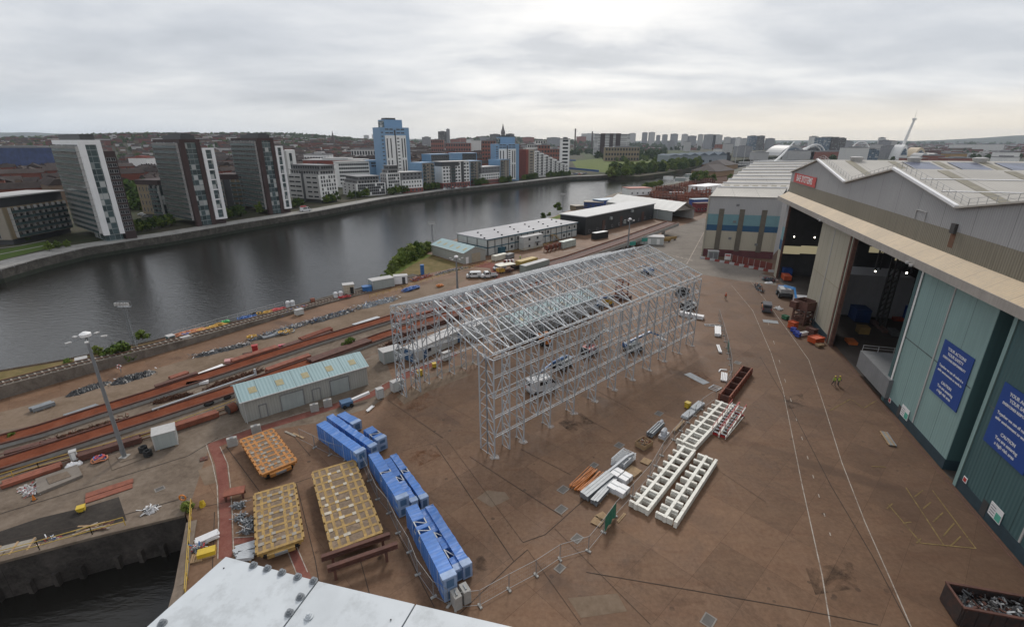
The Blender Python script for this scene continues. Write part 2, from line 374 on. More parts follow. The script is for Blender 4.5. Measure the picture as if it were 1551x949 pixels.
def fade(name,c,scale,lo,hi):
 """a stain with ragged edges: the ground shows through where it thins out"""
 m,nt,b=new_mat(name);v=coords(nt);b.inputs['Base Color'].default_value=(*c,1);b.inputs['Roughness'].default_value=.8;b.inputs['Specular IOR Level'].default_value=.2
 tp=N(nt,'BsdfTransparent');mx=N(nt,'MixShader');nt.links.new(ramp(nt,noise(nt,v,scale,8,.72,.6),[(lo,(0,0,0)),(hi,(.75,)*3)]),mx.inputs[0]);nt.links.new(tp.outputs[0],mx.inputs[1]);nt.links.new(b.outputs[0],mx.inputs[2])
 nt.links.new(mx.outputs[0],[n for n in nt.nodes if n.type=='OUTPUT_MATERIAL'][0].inputs[0]);return m
M_RUSTP=fade('rust_stain',(0.19,0.07,0.025),.5,.46,.7);M_TARP2=fade('dark_oil_stain',(0.04,0.027,0.02),.4,.44,.7)
M_WALKRED=patchy('red_walkway_paint',[(0.36,(0.14,0.05,0.04)),(0.5,(0.19,0.07,0.055)),(0.66,(0.235,0.11,0.085))],0.5)
M_LINE=patchy('worn_white_paint',[(0.36,(0.17,0.12,0.09)),(0.5,(0.33,0.28,0.235)),(0.68,(0.52,0.48,0.43))],0.8)
M_YLINE=patchy('worn_yellow_paint',[(0.40,(0.10,0.07,0.045)),(0.52,(0.20,0.14,0.06)),(0.7,(0.34,0.25,0.11))],0.9)
M_JOINT=mat('slab_joint',(0.035,0.024,0.018),0.9,var=.5)
M_WALLDK=patchy('quay_masonry',[(0.34,(0.035,0.032,0.028)),(0.5,(0.085,0.078,0.068)),(0.68,(0.17,0.155,0.135))],0.35,bump=0.8)
M_DOCKW=patchy('dock_wall_stone',[(0.34,(0.02,0.018,0.016)),(0.5,(0.05,0.045,0.041)),(0.68,(0.11,0.095,0.085))],0.35,bump=0.8)
def mat_water():
 m,nt,b=new_mat('river_water');v=coords(nt,(1,1,1),(0,0,rad(40)));vb=coords(nt,(0.35,1.1,1),(0,0,rad(-48)))
 b.inputs['Base Color'].default_value=(0.014,0.013,0.011,1);b.inputs['IOR'].default_value=1.45
 n_b=noise(nt,vb,0.9,6,0.62);n_f=noise(nt,v,0.03,4,0.6)
 nt.links.new(ramp(nt,n_f,[(0.35,(0.03,)*3),(0.65,(0.13,)*3)]),b.inputs['Roughness'])
 bp=N(nt,'Bump',i_Strength=0.8,i_Distance=0.16);nt.links.new(n_b,bp.inputs['Height']);nt.links.new(bp.outputs[0],b.inputs['Normal'])
 return m
M_WATER=mat_water()
WZ=-4.5
FAR_PX=[(0,408),(58,392),(130,375),(208,363),(260,355.5),(364,338),(480,320),(588,300),(680,287.5),(774,278),(858,268),(920,265.5),(932,272.5),(967,273),(1011,266.5),(1036,260.5),(1058,256),(1062,250.5),(1112,247),(1142,242.5),(1195,238),(1245,235)]
NEAR_PX=[(0,562),(100,545),(160,532),(230,517),(290,501),(380,482),(460,461),(520,444),(556,434),(582,418),(600,404),(640,384),(690,362),(745,351),(795,339),(838,328),(852,322),(882,312),(905,303),(930,293),(958,287),(985,281.5),(1020,277),(1052,270.5),(1075,264.5),(1098,258.5),(1140,249.5),(1195,244),(1245,240)]
FAR_E=[G(*p,0 if i<12 else WZ).xy for i,p in enumerate(FAR_PX)];NEAR_E=[G(*p).xy for p in NEAR_PX]
DOCK_E=[Vector((-240,-18)),Vector((-90,24.2)),G(0,849).xy,G(140,812).xy,G(281,778).xy]
DOCK_R=[G(286,792).xy,G(268,890).xy,Vector((-26,20)),Vector((-20,-130))]
far_poly=[Vector((-9300,10300)),Vector((-9300,-120)),Vector((-330,-120)),Vector((-215,30))]+FAR_E+[Vector((1500,1700)),Vector((3000,2300)),Vector((4200,10300))]
near_poly=[Vector((-215,-62)),Vector((-160,0))]+NEAR_E+[Vector((1500,1600)),Vector((3000,2200)),Vector((4210,10300)),Vector((9300,10300)),Vector((9300,-130))]+DOCK_R[::-1]+DOCK_E[::-1]
tag(MB().prism(far_poly,-7,0,0).build('far_bank_ground',M_TOWN),kind='structure',label='far riverbank and town ground',cat='ground')
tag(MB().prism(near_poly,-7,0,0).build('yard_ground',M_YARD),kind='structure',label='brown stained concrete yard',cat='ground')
tag(MB().quad((-9300,-120,WZ),(3200,-120,WZ),(3200,2600,WZ),(-9300,2600,WZ)).build('river_water',M_WATER),kind='structure',label='dark rippled river water',cat='water')
def hills():
 mb=MB();xs=[-5200+160*i for i in range(56)];ys=[600+110*j for j in range(44)]
 for y in ys:
  for x in xs:mb.v.append((x,y,hill_h(x,y)-0.4))
 n=len(xs)
 for j in range(len(ys)-1):
  for i in range(n-1):
   q=(j*n+i,j*n+i+1,(j+1)*n+i+1,(j+1)*n+i)
   if max(mb.v[k][2]for k in q)>.05:mb.f.append(q);mb.m.append(0)
 tag(mb.build('town_slope',M_TOWN,smooth=True),kind='structure',label='gently rising town ground',cat='terrain')
 def ridge(name,x0,x1,y0,dep,hf,n=60):
  mb=MB();R=9
  for j in range(R):
   t=j/(R-1);s=math.sin(PI*t)**0.8
   for i in range(n):
    u=i/(n-1);mb.v.append((x0+(x1-x0)*u,y0+dep*t,hf(u)*s-1))
  for j in range(R-1):
   for i in range(n-1):mb.f.append((j*n+i,j*n+i+1,(j+1)*n+i+1,(j+1)*n+i));mb.m.append(0)
  tag(mb.build(name,M_HILL,smooth=True),kind='structure',label='far blue hills',cat='hills')
 wob=lambda u,a,b,c:a*math.sin(7*u+c)+b*math.sin(17*u+2*c)+b*.5*math.sin(41*u)
 ridge('far_hills',-9700,-5200,7600,2200,lambda u:(168+wob(u,14,7,1))*sstep((1.02-u)/0.30)*sstep(u*9))
 ridge('far_hills',-5600,500,7900,1900,lambda u:(62+wob(u,10,5,2)))
 ridge('far_hills',400,7000,8300,1800,lambda u:(46+wob(u,4,3,3)))
 ridge('far_hills',5300,9700,5400,2500,lambda u:(36+115*sstep(u*1.7)+wob(u,7,4,1))*sstep(u*12))
M_HILL=patchy('far_hill_moor',[(0.36,(0.03,0.045,0.03)),(0.6,(0.06,0.07,0.045))],0.004)
hills()
# ---- sheets lying on the ground
LAY=[0]
def sheet(name,pts,m,z,px=True):
 P=[G(*p).xy if px else Vector(p)for p in pts]
 mb=MB();tr=tessellate_polygon([[Vector((p.x,p.y,0))for p in P]])
 mb.add([(p.x,p.y,z)for p in P],tr)
 return tag(mb.build(name,m),kind='structure')
def strip(mb,pts,wd,z,px=True,m=0):
 P=[G(*p).xy if px else Vector(p)for p in pts]
 for i,(a,b)in enumerate(zip(P,P[1:])):
  d=(b-a).normalized();n=Vector((-d.y,d.x))*wd/2;zz=z+0.0006*(i%2)
  mb.quad((*(a-n),zz),(*(b-n),zz),(*(b+n),zz),(*(a+n),zz),m)
def lines(name,segs,wd,m,z):
 mb=MB()
 for i,s in enumerate(segs):strip(mb,s,wd,z+0.0013*(i%5))
 return tag(mb.build(name,m),kind='structure')
 # ground of the left strip, quay, grass, road, promenade
sheet('quay_concrete',[(-40,715),(60,690),(190,655),(330,612),(450,572),(580,532),(600,590),(560,618),(480,640),(340,662),(318,672),(292,752),(284,770),(140,806),(-40,852)],M_GREY,0.006)
sheet('slipway_sand',[(-40,640),(0,624),(110,596),(230,560),(330,530),(440,498),(560,462),(660,425),(700,418),(705,425),(600,470),(480,515),(330,560),(200,605),(60,650),(-40,685)],M_SAND,0.010)
sheet('berth_ground',[(-40,655),(110,640),(300,585),(480,517),(600,478),(640,468),(640,500),(578,532),(450,572),(330,612),(190,655),(60,690),(-40,716)],M_GREY,0.014)
sheet('dark_tarmac_patch',[(-40,818),(60,784),(128,768),(180,752),(192,788),(120,806),(-40,848)],M_TAR,0.018)
sheet('dry_grass_patch',[(600,404),(655,386),(702,402),(640,416),(600,424),(585,420)],M_DRY,0.012)
sheet('bank_grass',[(556,434),(582,418),(600,404),(640,384),(655,386),(622,402),(596,420),(575,432)],M_GRASS,0.016)
sheet('quay_grass',[(-40,570),(0,563),(100,546),(160,533),(230,518),(262,512),(250,522),(190,540),(90,562),(0,585),(-40,597)],M_DRY,0.012)
sheet('bank_grass',[(740,352.5),(795,340),(838,329),(852,323),(850,330),(800,342),(760,352)],M_GRASS,0.012)
sheet('access_road',[(1020,345),(1068,330),(1072,360),(1064,390),(1160,412),(1120,420),(1000,395),(965,380)],M_ROAD,0.008)
sheet('access_road',[(1000,395),(1090,398),(1176,420),(1176,432),(1120,425),(1060,415)],M_ROAD,0.011)
sheet('stockyard_ground',[(958,290),(985,284),(1020,279),(1052,272.5),(1098,261),(1112,268),(1100,290),(1062,326),(1045,330),(1000,322),(950,308)],M_RUSTD,0.02)
sheet('bank_grass',[(930,300),(958,287),(968,287),(945,303)],M_GRASS,.028)
prom=[G(*p).xy for p in FAR_PX[:12]]
def inset(P,d):
 out=[]
 for i,p in enumerate(P):
  t=(P[min(i+1,len(P)-1)]-P[max(i-1,0)]).normalized();out.append(p+Vector((-t.y,t.x))*d)
 return out
def band(name,P,d0,d1,z,m):
 a,b=inset(P,d0),inset(P,d1);mb=MB()
 for i in range(len(P)-1):mb.quad((*a[i],z),(*a[i+1],z),(*b[i+1],z),(*b[i],z))
 return tag(mb.build(name,m),kind='structure')
PX0=[Vector((-215,30))]+prom
band('promenade',PX0,0.9,11,0.012,M_PROM)
band('promenade_verge',PX0,11,14,0.016,M_TOWN)
sheet('park_lawn',[(-30,386),(0,378),(66,366),(92,371),(40,384),(-30,402)],M_LAWN,0.02)
lines('park_path',[[(-20,389),(20,381),(84,368.5)],[(-10,377),(30,372),(70,364)]],1.2,M_PROM,0.028)
sheet('parkland_grass',[(866,244),(866,228),(1000,222),(1060,232),(1012,246),(985,243),(905,240.5)],M_PARK,0.016)
sheet('riverside_meadow',[(866,244),(905,240.5),(985,243),(1000,247),(985,256),(925,262),(875,258)],M_GRASS,0.02)
# ---- the quay walls
def wall_along(name,label,P,inn,th,z0,z1,m,cope=None):
 root=thing(name,label,'quay wall',(0,0,0));a,b=inset(P,-inn),inset(P,-inn+th);mb=MB();cp=MB();td=MB();e0,e1=inset(P,-inn-.04),inset(P,-inn-.003)
 for i in range(len(P)-1):
  td.add([(*p,zz)for zz in(z0,WZ+1.5)for p in(e0[i],e0[i+1],e1[i+1],e1[i])],[(0,1,5,4),(4,5,6,7)])
  q=[a[i],a[i+1],b[i+1],b[i]]
  vs_=[(*p,z0)for p in q]+[(*p,z1)for p in q]
  mb.add(vs_,[(3,2,1,0),(4,5,6,7),(0,1,5,4),(2,3,7,6)])
  c0,c1=inset(P,-inn-0.15),inset(P,-inn+th+0.2)
  q=[c0[i],c0[i+1],c1[i+1],c1[i]]
  cp.add([(*p,z1+0.003)for p in q]+[(*p,z1+0.35)for p in q],[(3,2,1,0),(4,5,6,7),(0,1,5,4),(2,3,7,6)])
 mb.build('wall',m,root);cp.build('coping',cope or M_PROM,root)
 if inn>0:td.build('tide_mark',mat('green_tide_mark',(0.02,0.026,0.014),.8,var=.4),root)
 return root
wall_along('quay_wall','long stained stone quay wall under the promenade across the river',PX0[:13],0.25,0.2,-7,-0.05,M_WALLDK)
wall_along('quay_wall','low concrete river edge of the shipyard bank',[Vector((-160,0))]+NEAR_E[:10],-0.02,-0.3,-7,-0.06,M_WALLDK,M_GREY)
def dock():
 root=thing('dock_wall','dark stone dock wall with buttresses above black water','dock wall',(0,0,0))
 P=DOCK_E;mb=MB();cp=MB();bt=[]
 for a,b in zip(P,P[1:]):
  d=(b-a).normalized();n=Vector((d.y,-d.x))
  mb.bar((*(a+n*0.15),-3.6),(*(b+n*0.15),-3.6),0.3,7.0);cp.bar((*(a-n*0.3),0.10),(*(b-n*0.3),0.10),1.5,0.3)
 mb.build('wall',M_DOCKW,root);cp.build('coping',M_GREY,root)
 a,b=P[1],P[-1];L=(b-a).length
 for(a,b)in zip(P[1:],P[2:]):
  d=(b-a).normalized();n=Vector((d.y,-d.x));k=1.6
  while k<(b-a).length:
   p=a+d*k+n*0.5;MB().bar((*p,-7),(*p,-2.9),0.42,0.5).build('buttress',M_DOCKW,root);k+=2.1
 root=thing('dock_wall','right-hand dock wall running down beside the yellow railing','dock wall',(0,0,0))
 mb=MB();cp=MB()
 for a,b in zip(DOCK_R,DOCK_R[1:]):
  d=(b-a).normalized();n=Vector((-d.y,d.x))*-1
  mb.bar((*(a+n*0.15),-3.6),(*(b+n*0.15),-3.6),0.3,7.0);cp.bar((*(a-n*0.3),0.08),(*(b-n*0.3),0.08),1.0,0.25)
 mb.build('wall',M_DOCKW,root);cp.build('coping',M_GREY,root)
dock()
# ---- painted lines, joints, covers
lines('slab_joint',[[(660,674),(778,849)],[(690,935),(778,850),(799,832)],[(792,821),(826,809),(884,757)],[(711,691),(852,782)],[(588,606),(671,663)],[(789,680),(865,719)],[(863,620),(926,654)],[(899,589),(960,622)],[(888,866),(1000,885),(1200,920),(1330,946)],[(342,675),(394,745),(402,760)],[(449,732),(478,850),(486,900)],[(292,770),(385,752),(450,730),(490,716)],[(325,775),(322,860)],[(1151,540),(1198,618),(1259,736),(1321,841),(1378,949)],[(602,807),(640,885),(658,919)],[(545,845),(560,900)],[(470,690),(440,655)]],0.07,M_JOINT,0.022)
lines('slab_joint',[[(677,666),(792,821)],[(609,682),(673,668)],[(799,832),(880,945)],[(840,800),(985,945)],[(930,610),(1010,660),(1160,760)],[(663,606),(731,642)],[(1110,500),(1190,545)]],0.035,M_JOINT,0.03)
for q,m_ in(([(600,610),(640,590),(668,606),(625,628)],M_RUSTP),([(1040,566),(1062,562),(1078,576),(1052,586)],M_RUSTP),([(612,690),(650,676),(668,690),(630,708)],M_RUSTP),([(860,905),(935,898),(950,925),(880,935)],M_SAND),([(1010,700),(1060,720),(1040,750),(990,725)],M_RUSTP),([(600,600),(640,580),(700,560),(712,568),(650,592),(612,612)],M_SAND),([(620,575),(720,545),(724,549),(628,580)],M_GREY),([(1185,600),(1215,596),(1222,615),(1192,620)],M_TARP2),([(1220,860),(1290,850),(1300,890),(1235,900)],M_TARP2),([(700,850),(730,840),(745,860),(712,872)],M_TARP2),([(330,700),(300,712),(310,735),(328,730)],M_SAND),([(845,640),(880,625),(900,640),(866,655)],M_TARP2)):LAY[0]+=1;sheet('worn_patch',q,m_,0.007+.0006*LAY[0])
sheet('pale_patch',[(722,754),(738,742),(765,745),(772,755),(745,768)],M_SAND,0.016)
lines('lane_marking',[[(1108,432),(1140,470),(1168,535),(1186,590),(1215,735),(1245,870),(1258,949)],[(1136,425),(1160,455),(1200,510),(1225,545),(1250,620),(1275,700),(1310,790),(1350,880),(1380,949)]],0.11,M_LINE,0.024)
lines('lane_marking',[[(1163+i*8.5,487+i*29),(1164.5+i*8.5,492+i*29)]for i in range(12)],0.12,M_LINE,0.026)
lines('lane_marking',[[(1010+i*7,384+i*1.7),(1014+i*7,386+i*1.7)]for i in range(6)]+[[(1008+i*7,402-i*1.5),(1012+i*7,400.5-i*1.5)]for i in range(6)]+[[(1040,400),(1066,352)],[(1008,384),(1050,396)]],0.35,M_LINE,0.024)
lines('parking_marking',[[(1345,763),(1395,822),(1478,830),(1412,742)],[(1372,738),(1430,826)],[(1343,770),(1352,762)],[(1368,792),(1380,790)],[(1395,815),(1388,822)],[(1385,752),(1398,742)],[(1398,770),(1410,760)],[(1413,790),(1428,776)],[(1428,812),(1445,792)],[(1440,826),(1455,812)],[(1256,622),(1288,604)],[(1290,605),(1308,618),(1328,606)],[(1320,706),(1342,707)]],0.13,M_YLINE,0.024)
sheet('red_walkway',[(314,672),(345,662),(388,646),(392,654),(352,668),(332,676),(343,700),(347,735),(350,780),(352,843),(330,846),(333,790),(331,735),(325,700)],M_WALKRED,0.020)
sheet('red_walkway',[(352,815),(385,813),(385,822),(352,824)],M_WALKRED,0.024)
sheet('red_walkway',[(432,825),(447,822),(475,880),(450,872)],M_WALKRED,0.020)
sheet('red_walkway',[(392,646),(470,622),(560,594),(620,560),(690,532),(692,538),(625,568),(562,602),(475,629),(394,653)],M_WALKRED,0.020)
lines('walkway_edge_marking',[[(312,672),(322,702),(329,735),(331,790),(330,846)],[(333,676),(345,702),(349,735),(352,780),(354,840)],[(313,671),(388,645),(470,621),(560,593),(620,559)],[(432,825),(450,870)],[(447,822),(466,866)],[(353,814),(384,812)]],0.1,M_LINE,0.027)
sheet('red_walkway',[(712,403),(735,395),(752,400),(760,430),(752,430),(742,406)],M_WALKRED,0.022)
lines('slab_joint',[[(285,752),(150,790),(0,820)],[(330,663),(285,690),(140,735),(0,778)]],0.12,M_JOINT,0.03)
for px,py,s in((998,626,1.1),(938,674,1.1),(900,704,.8),(853,741,1.1),(850,771,1.1),(848,860,.8),(1073,939,1.1),(874,815,1),(1117,549,1.2),(1166,486,1.6),(242,740,.8)):
 p=G(px,py);o=thing('drain_cover','grey metal drain cover set flush in the yard concrete','drain cover',(p.x,p.y,0),rad(47),'drain covers in the yard')
 s*=.5;MB().b2((-s,-s*.75,.005),(s,s*.75,.030)).build('lid',mat('drain_lid',(0.10,0.092,0.085),0.7,0.3),o)
 fr=MB();
 for a,b in(((-s-.12,-s*.75-.12),(s+.12,-s*.75)),((-s-.12,s*.75),(s+.12,s*.75+.12)),((-s-.12,-s*.75),(-s,s*.75)),((s,-s*.75),(s+.12,s*.75))):fr.b2((*a,.005),(*b,.034))
 fr.build('rim',mat('drain_rim',(0.2,0.18,0.16),0.8),o)
 # ------------------------------------------------------------------ far bank: flats
M_DARKGL=curtain('grey_green_glazing',(0.03,0.04,0.042),(0.075,0.09,0.09),1.5,2.42,0.10)
M_GL2=curtain('pale_glazing',(0.06,0.085,0.09),(0.2,0.23,0.23),1.9,2.42,0.14,lit=0.3)
M_BRK=mat('dark_brown_brick',(0.045,0.028,0.027),0.8,scale=0.3)
M_BRN=mat('red_brown_cladding',(0.052,0.028,0.026),0.7,scale=0.3)
M_WHT=mat('white_render',(0.78,0.77,0.75),0.7,var=0.08,scale=0.15,streak=0.25)
M_WHT2=mat('white_cladding',(0.80,0.79,0.79),0.6,var=0.05,scale=0.15,streak=0.12)
M_LGREY=mat('light_grey_cladding',(0.44,0.43,0.42),0.7,var=0.1,scale=0.15,streak=0.3)
M_MGREY=mat('grey_cladding',(0.18,0.18,0.185),0.6,var=0.1,scale=0.15)
M_DGREY=mat('dark_grey_metal',(0.055,0.057,0.06),0.5,var=0.15,scale=0.3)
M_TAN=mat('tan_cladding',(0.24,0.185,0.115),0.7,var=0.12,scale=0.2,streak=0.3)
M_TAN2=mat('stone_panel',(0.27,0.235,0.19),0.7,var=0.1,scale=0.2)
M_REDB=mat('red_brick',(0.22,0.06,0.045),0.8,var=0.15,scale=0.3)
M_BLUE=mat('sky_blue_panel',(0.175,0.30,0.45),0.45,var=0.06,scale=0.15,streak=0.1)
M_BLUED=mat('deep_blue_panel',(0.06,0.13,0.24),0.4,var=0.1,scale=0.2)
M_WGL=mat('window_glass',(0.022,0.026,0.03),0.2,var=0.4,scale=0.35,spec=0.3)
M_WFR=mat('window_frame',(0.3,0.3,0.3),0.5)
M_BALG=mat('balcony_glass',(0.065,0.095,0.095),0.2,var=0.25,scale=0.5)
M_ROOFG=mat('flat_roof_felt',(0.13,0.13,0.13),0.9,var=0.2,scale=0.2)
WM={}
def win_mesh(wd,h,dark=True):
 k=(round(wd,2),round(h,2))
 if k not in WM:
  b=MB();x,z=wd/2,h/2
  b.b2((-x,-0.03,-z),(x,-0.005,z),0)
  t=0.09
  b.b2((-x-t,-0.10,-z-t),(-x,-0.002,z+t),1);b.b2((x,-0.10,-z-t),(x+t,-0.002,z+t),1)
  b.b2((-x,-0.10,z),(x,-0.002,z+t),1);b.b2((-x,-0.14,-z-t),(x,-0.002,-z),1)
  if wd>1.0:b.b2((-0.04,-0.07,-z),(0.04,-0.032,z),1)
  o=b.build('window',[M_WGL,M_WFR]);me=o.data;bpy.data.objects.remove(o);WM[k]=(me,b)
 return WM[k]
def proj(p):
 z=p[2]-CAMH;f=p[1]*math.cos(PITCH)-z*math.sin(PITCH);u=p[1]*math.sin(PITCH)+z*math.cos(PITCH)
 return(CX+F*p[0]/f,CY-F*u/f)
class Block:
 """a building in its own frame: x along the near face, y away from the river, z up"""
 def __init__(s,name,label,cat,A,B,top,C=None,D=12.0,z=0.0,topat='B'):
  a,b=G(*A,z),G(*B,z);s.L=(b-a).length;s.o=a
  s.rz=math.atan2(b.y-a.y,b.x-a.x);yv=Vector((-math.sin(s.rz),math.cos(s.rz),0))
  s.D=(G(*C,z)-b).dot(yv)if C else D
  ref=b if topat=='B' else a
  s.h=HZ(top[0],top[1],ref.y)-z
  s.root=thing(name,label,cat,a,s.rz);s.w=[]
  if C:s.D=s.yat(C[0])
 def hz(s,px,py,x=None,y=0):
  """height of a photo point above the spot x, y of this building"""
  p=Matrix.Rotation(s.rz,3,'Z')@Vector((s.L if x is None else x,y,0))+s.o
  return HZ(px,py,p.y)-s.o.z
 def yat(s,px,x=None):
  """how far back along the right-hand side the photo column px lies"""
  y=0.0
  while y<90:
   p=Matrix.Rotation(s.rz,3,'Z')@Vector((s.L if x is None else x,y,0))+s.o
   if proj(p)[0]>px:break
   y+=.2
  return y
 def part(s,name,mt,*boxes):
  b=MB()
  for lo,hi in boxes:b.b2(lo,hi)
  return b.build(name,mt,s.root)
 def wins(s,face,u0,u1,z0,z1,nu,nz,wd,h,off=0.0,skip=()):
  for j in range(nz):
   for i in range(nu):
    if(i,j)in skip:continue
    u=u0+(u1-u0)*(i+0.5)/nu;z=z0+(z1-z0)*(j+0.5)/nz
    if face=='f':s.w.append((u,off,z,0,wd,h))
    elif face=='r':s.w.append((off if off else s.L,u,z,PI/2,wd,h))
    else:s.w.append((off,u,z,-PI/2,wd,h))
 def done(s,cap=60):
  for(x,y,z,r,wd,h)in s.w[:cap]:link_mesh('window',win_mesh(wd,h)[0],s.root,(x,y,z),r)
  rest=s.w[cap:]
  if rest:
   mb=MB()
   for(x,y,z,r,wd,h)in rest:
    src=win_mesh(wd,h)[1];c,sn=math.cos(r),math.sin(r)
    mb.add([(x+v[0]*c-v[1]*sn,y+v[0]*sn+v[1]*c,z+v[2])for v in src.v],src.f);mb.m[-len(src.f):]=src.m
   tag(mb.build('further_windows',[M_WGL,M_WFR],s.root),kind='stuff')
  return s
 def balconies(s,x0,x1,z0,z1,n,dep=1.3,y=0.0,bays=1):
  dz=(z1-z0)/n
  for j in range(n):
   z=z0+j*dz;b=MB();b.b2((x0,y-dep,z),(x1,y-0.003,z+0.16),0)
   b.b2((x0+.05,y-dep+.02,z+0.16),(x1-.05,y-dep+.06,z+1.15),1);b.b2((x0,y-dep,z+1.15),(x1,y-dep+.07,z+1.21),2)
   for k in range(bays+1):
    x=x0+(x1-x0-.1)*k/bays;b.b2((x,y-dep+.07,z+.16),(x+.14,y-.003,z+dz-.01),3)
   b.build('balcony',[M_MGREY,M_BALG,M_DGREY,M_LGREY],s.root)
   # three river towers
def tower_white():
 t=Block('apartment_tower','tall glass apartment tower with thick white frame, leftmost of the three riverside towers','apartment tower',(121,351),(162,366),(118,212),C=(190,358))
 L,D,h=t.L,t.D,t.h;ya=t.yat(208)
 t.part('wall',M_DARKGL,((0,0,3),(L-1.6,D,h-1.8)))
 t.part('podium',M_GL2,((L*.55,0.5,0),(L-.5,D-.5,3)))
 t.part('frame',M_WHT2,((L-1.6,-0.25,2.6),(L+.3,1.7,h)),((L-1.6,D-1.4,2.6),(L+.3,D+.3,h)),((L-1.6,1.7,h-1.8),(L+.3,D-1.4,h)),((-.3,-.25,h-1.8),(L-1.6,D+.3,h)))
 t.part('glazing',M_GL2,((L-1.6,1.7,3),(L-.15,D-1.4,h-1.8)))
 t.part('roof_plant_room',M_DGREY,((L*.18,1,h+.003),(L-1.0,D-1,h+2.2)))
 t.balconies(0.4,L-1.7,3.2,h-2.2,15,1.3,0,8)
 ha=t.hz(172,229,L,D)
 t.part('annex',M_BRK,((L-9,D+.31,0),(L+.2,ya,ha)))
 t.wins('r',D+.6,ya-.4,3,ha-2,2,13,1.3,1.3,off=L+.2)
 return t.done()
def tower_brown(lab,A,B,C,top,s0,s1):
 t=Block('apartment_tower',lab,'apartment tower',A,B,top,C=C)
 L,D,h=t.L,t.D,t.h
 t.part('wall',M_DARKGL,((0,0,2.5),(L-1.5,D,h-1.3)))
 t.part('frame',M_BRN,((L-1.9,-.3,0),(L+.3,1.9,h)),((L-1.9,D-1.6,0),(L+.3,D+.3,h)),((-.3,-.3,h-1.3),(L-1.9,D+.3,h)),((L-1.9,1.9,h-1.3),(L+.3,D-1.6,h)))
 t.part('glazing',M_GL2,((L-1.8,1.9,.3),(L-.12,D-1.6,h-1.3)))
 t.part('roof_plant_room',M_DGREY,((L*.3,1,h+.003),(L-1,D-1,h+1.9)),((L*.5,2,h+1.903),(L-2,D-2,h+2.6)))
 t.balconies(0.3,L-2,2.8,h-1.6,15,1.3,0,9)
 hw=t.hz(*s0,L,D+4);y0,y1=D+.5,t.yat(s1)
 t.part('annex',M_BRK,((L-8,D+.31,0),(L-.6,y1-.4,hw-1.5)))
 fr=MB();tw=(y1-y0)*.27;fr.b2((L-.6,y0,2.4),(L+.7,y0+tw,hw));fr.b2((L-.6,y1-tw,2.4),(L+.7,y1,hw))
 n=7
 for k in range(n+1):
  z=2.4+(hw-.9-2.4)*k/n;fr.b2((L-.6,y0+tw,z),(L+.68,y1-tw,z+(.55 if 0<k<n else.9)))
 fr.build('white_panel',M_WHT2,t.root)
 t.part('stair_glazing',M_GL2,((L-.59,y0+tw,2.4),(L+.1,y1-tw,hw-.5)))
 return t.done()
tower_white()
tower_brown('brown-framed apartment tower with white ladder-like panel, middle one of the three riverside towers',(261,334),(300,343),(326,337),(270,211),(312,224),345)
tower_brown('brown-framed apartment tower with white ladder-like panel, beside the low white blocks',(370,317),(409,325),(430,320),(390,209),(420,221),442)
# tan low-rise at the far left
t=Block('apartment_block','low tan and black apartment block with rows of balconies at the left edge','apartment block',(22,371),(112,352),(110,288),D=16)
L,D,h=t.L,t.D,t.h
t.part('wall',M_TAN,((0,0,2.2),(L,D,h-4.2)));t.part('base',M_DGREY,((.6,.6,0),(L-.6,D-.6,2.2)));t.part('attic',M_DGREY,((-.4,.8,h-4.2),(L+.3,D-.6,h-.5)))
t.part('roof',M_LGREY,((-1,-.4,h-.5),(L+1,D+.5,h)));t.part('end_panel',M_TAN2,((-.5,-.2,2.2),(-.003,D*.9,h-4.2)))
t.balconies(2,L-1,2.6,h-4.4,5,1.4,0,9);t.wins('f',2,L-1,2.4,h-4.4,12,5,1.5,1.5);t.wins('l',2,D*.85,2.4,h-4.4,3,5,.5,2.0,off=-.5);t.done()
t=Block('apartment_block','small tan apartment block with dark top between the first two towers','apartment block',(219,329),(252,331),(250,273),D=14)
L,D,h=t.L,t.D,t.h
t.part('wall',M_TAN,((0,0,2),(L*.55,D,h-2.5)));t.part('attic',M_BRK,((-.3,-.3,h-2.5),(L+.2,D+.3,h)));t.part('base',M_DGREY,((.5,.6,0),(L-.5,D-.6,2)));t.part('glazing',M_DARKGL,((L*.55,.3,2),(L,D,h-2.5)))
t.balconies(L*.57,L-.3,2.4,h-3,6,1.2,.3,2);t.wins('f',.5,L*.5,2.5,h-3,3,4,.6,2.2);t.done()
t=Block('apartment_block','dark low apartment block with ochre panels tucked between the second and third towers','apartment block',(332,318),(374,318),(352,264),D=16)
L,D,h=t.L,t.D,t.h
t.part('wall',M_TAN,((0,0,2),(L,D,h-3)));t.part('attic',M_BRK,((-.3,-.3,h-3),(L+.3,D+.3,h)));t.part('base',M_DGREY,((.5,.5,0),(L-.5,D-.5,2)));t.part('glazing',M_DGREY,((L*.35,-.2,2),(L*.6,-.003,h-3)))
t.balconies(.3,L*.33,2.4,h-3,6,1.2,0,2);t.balconies(L*.62,L-.3,2.4,h-3,6,1.2,0,2);t.done()
t=Block('apartment_block','plain pale block with one dark window strip behind the third tower','apartment block',(431,290),(455,289),(440,228),D=14)
t.part('wall',M_LGREY,((0,0,0),(t.L*.45,t.D,t.h)));t.part('stair_tower',M_WHT,((t.L*.45+.003,-.4,0),(t.L,t.D,t.h+.4)));t.part('glazing',M_DARKGL,((t.L*.62,-.6,3),(t.L*.78,-.41,t.h-2)));t.done()
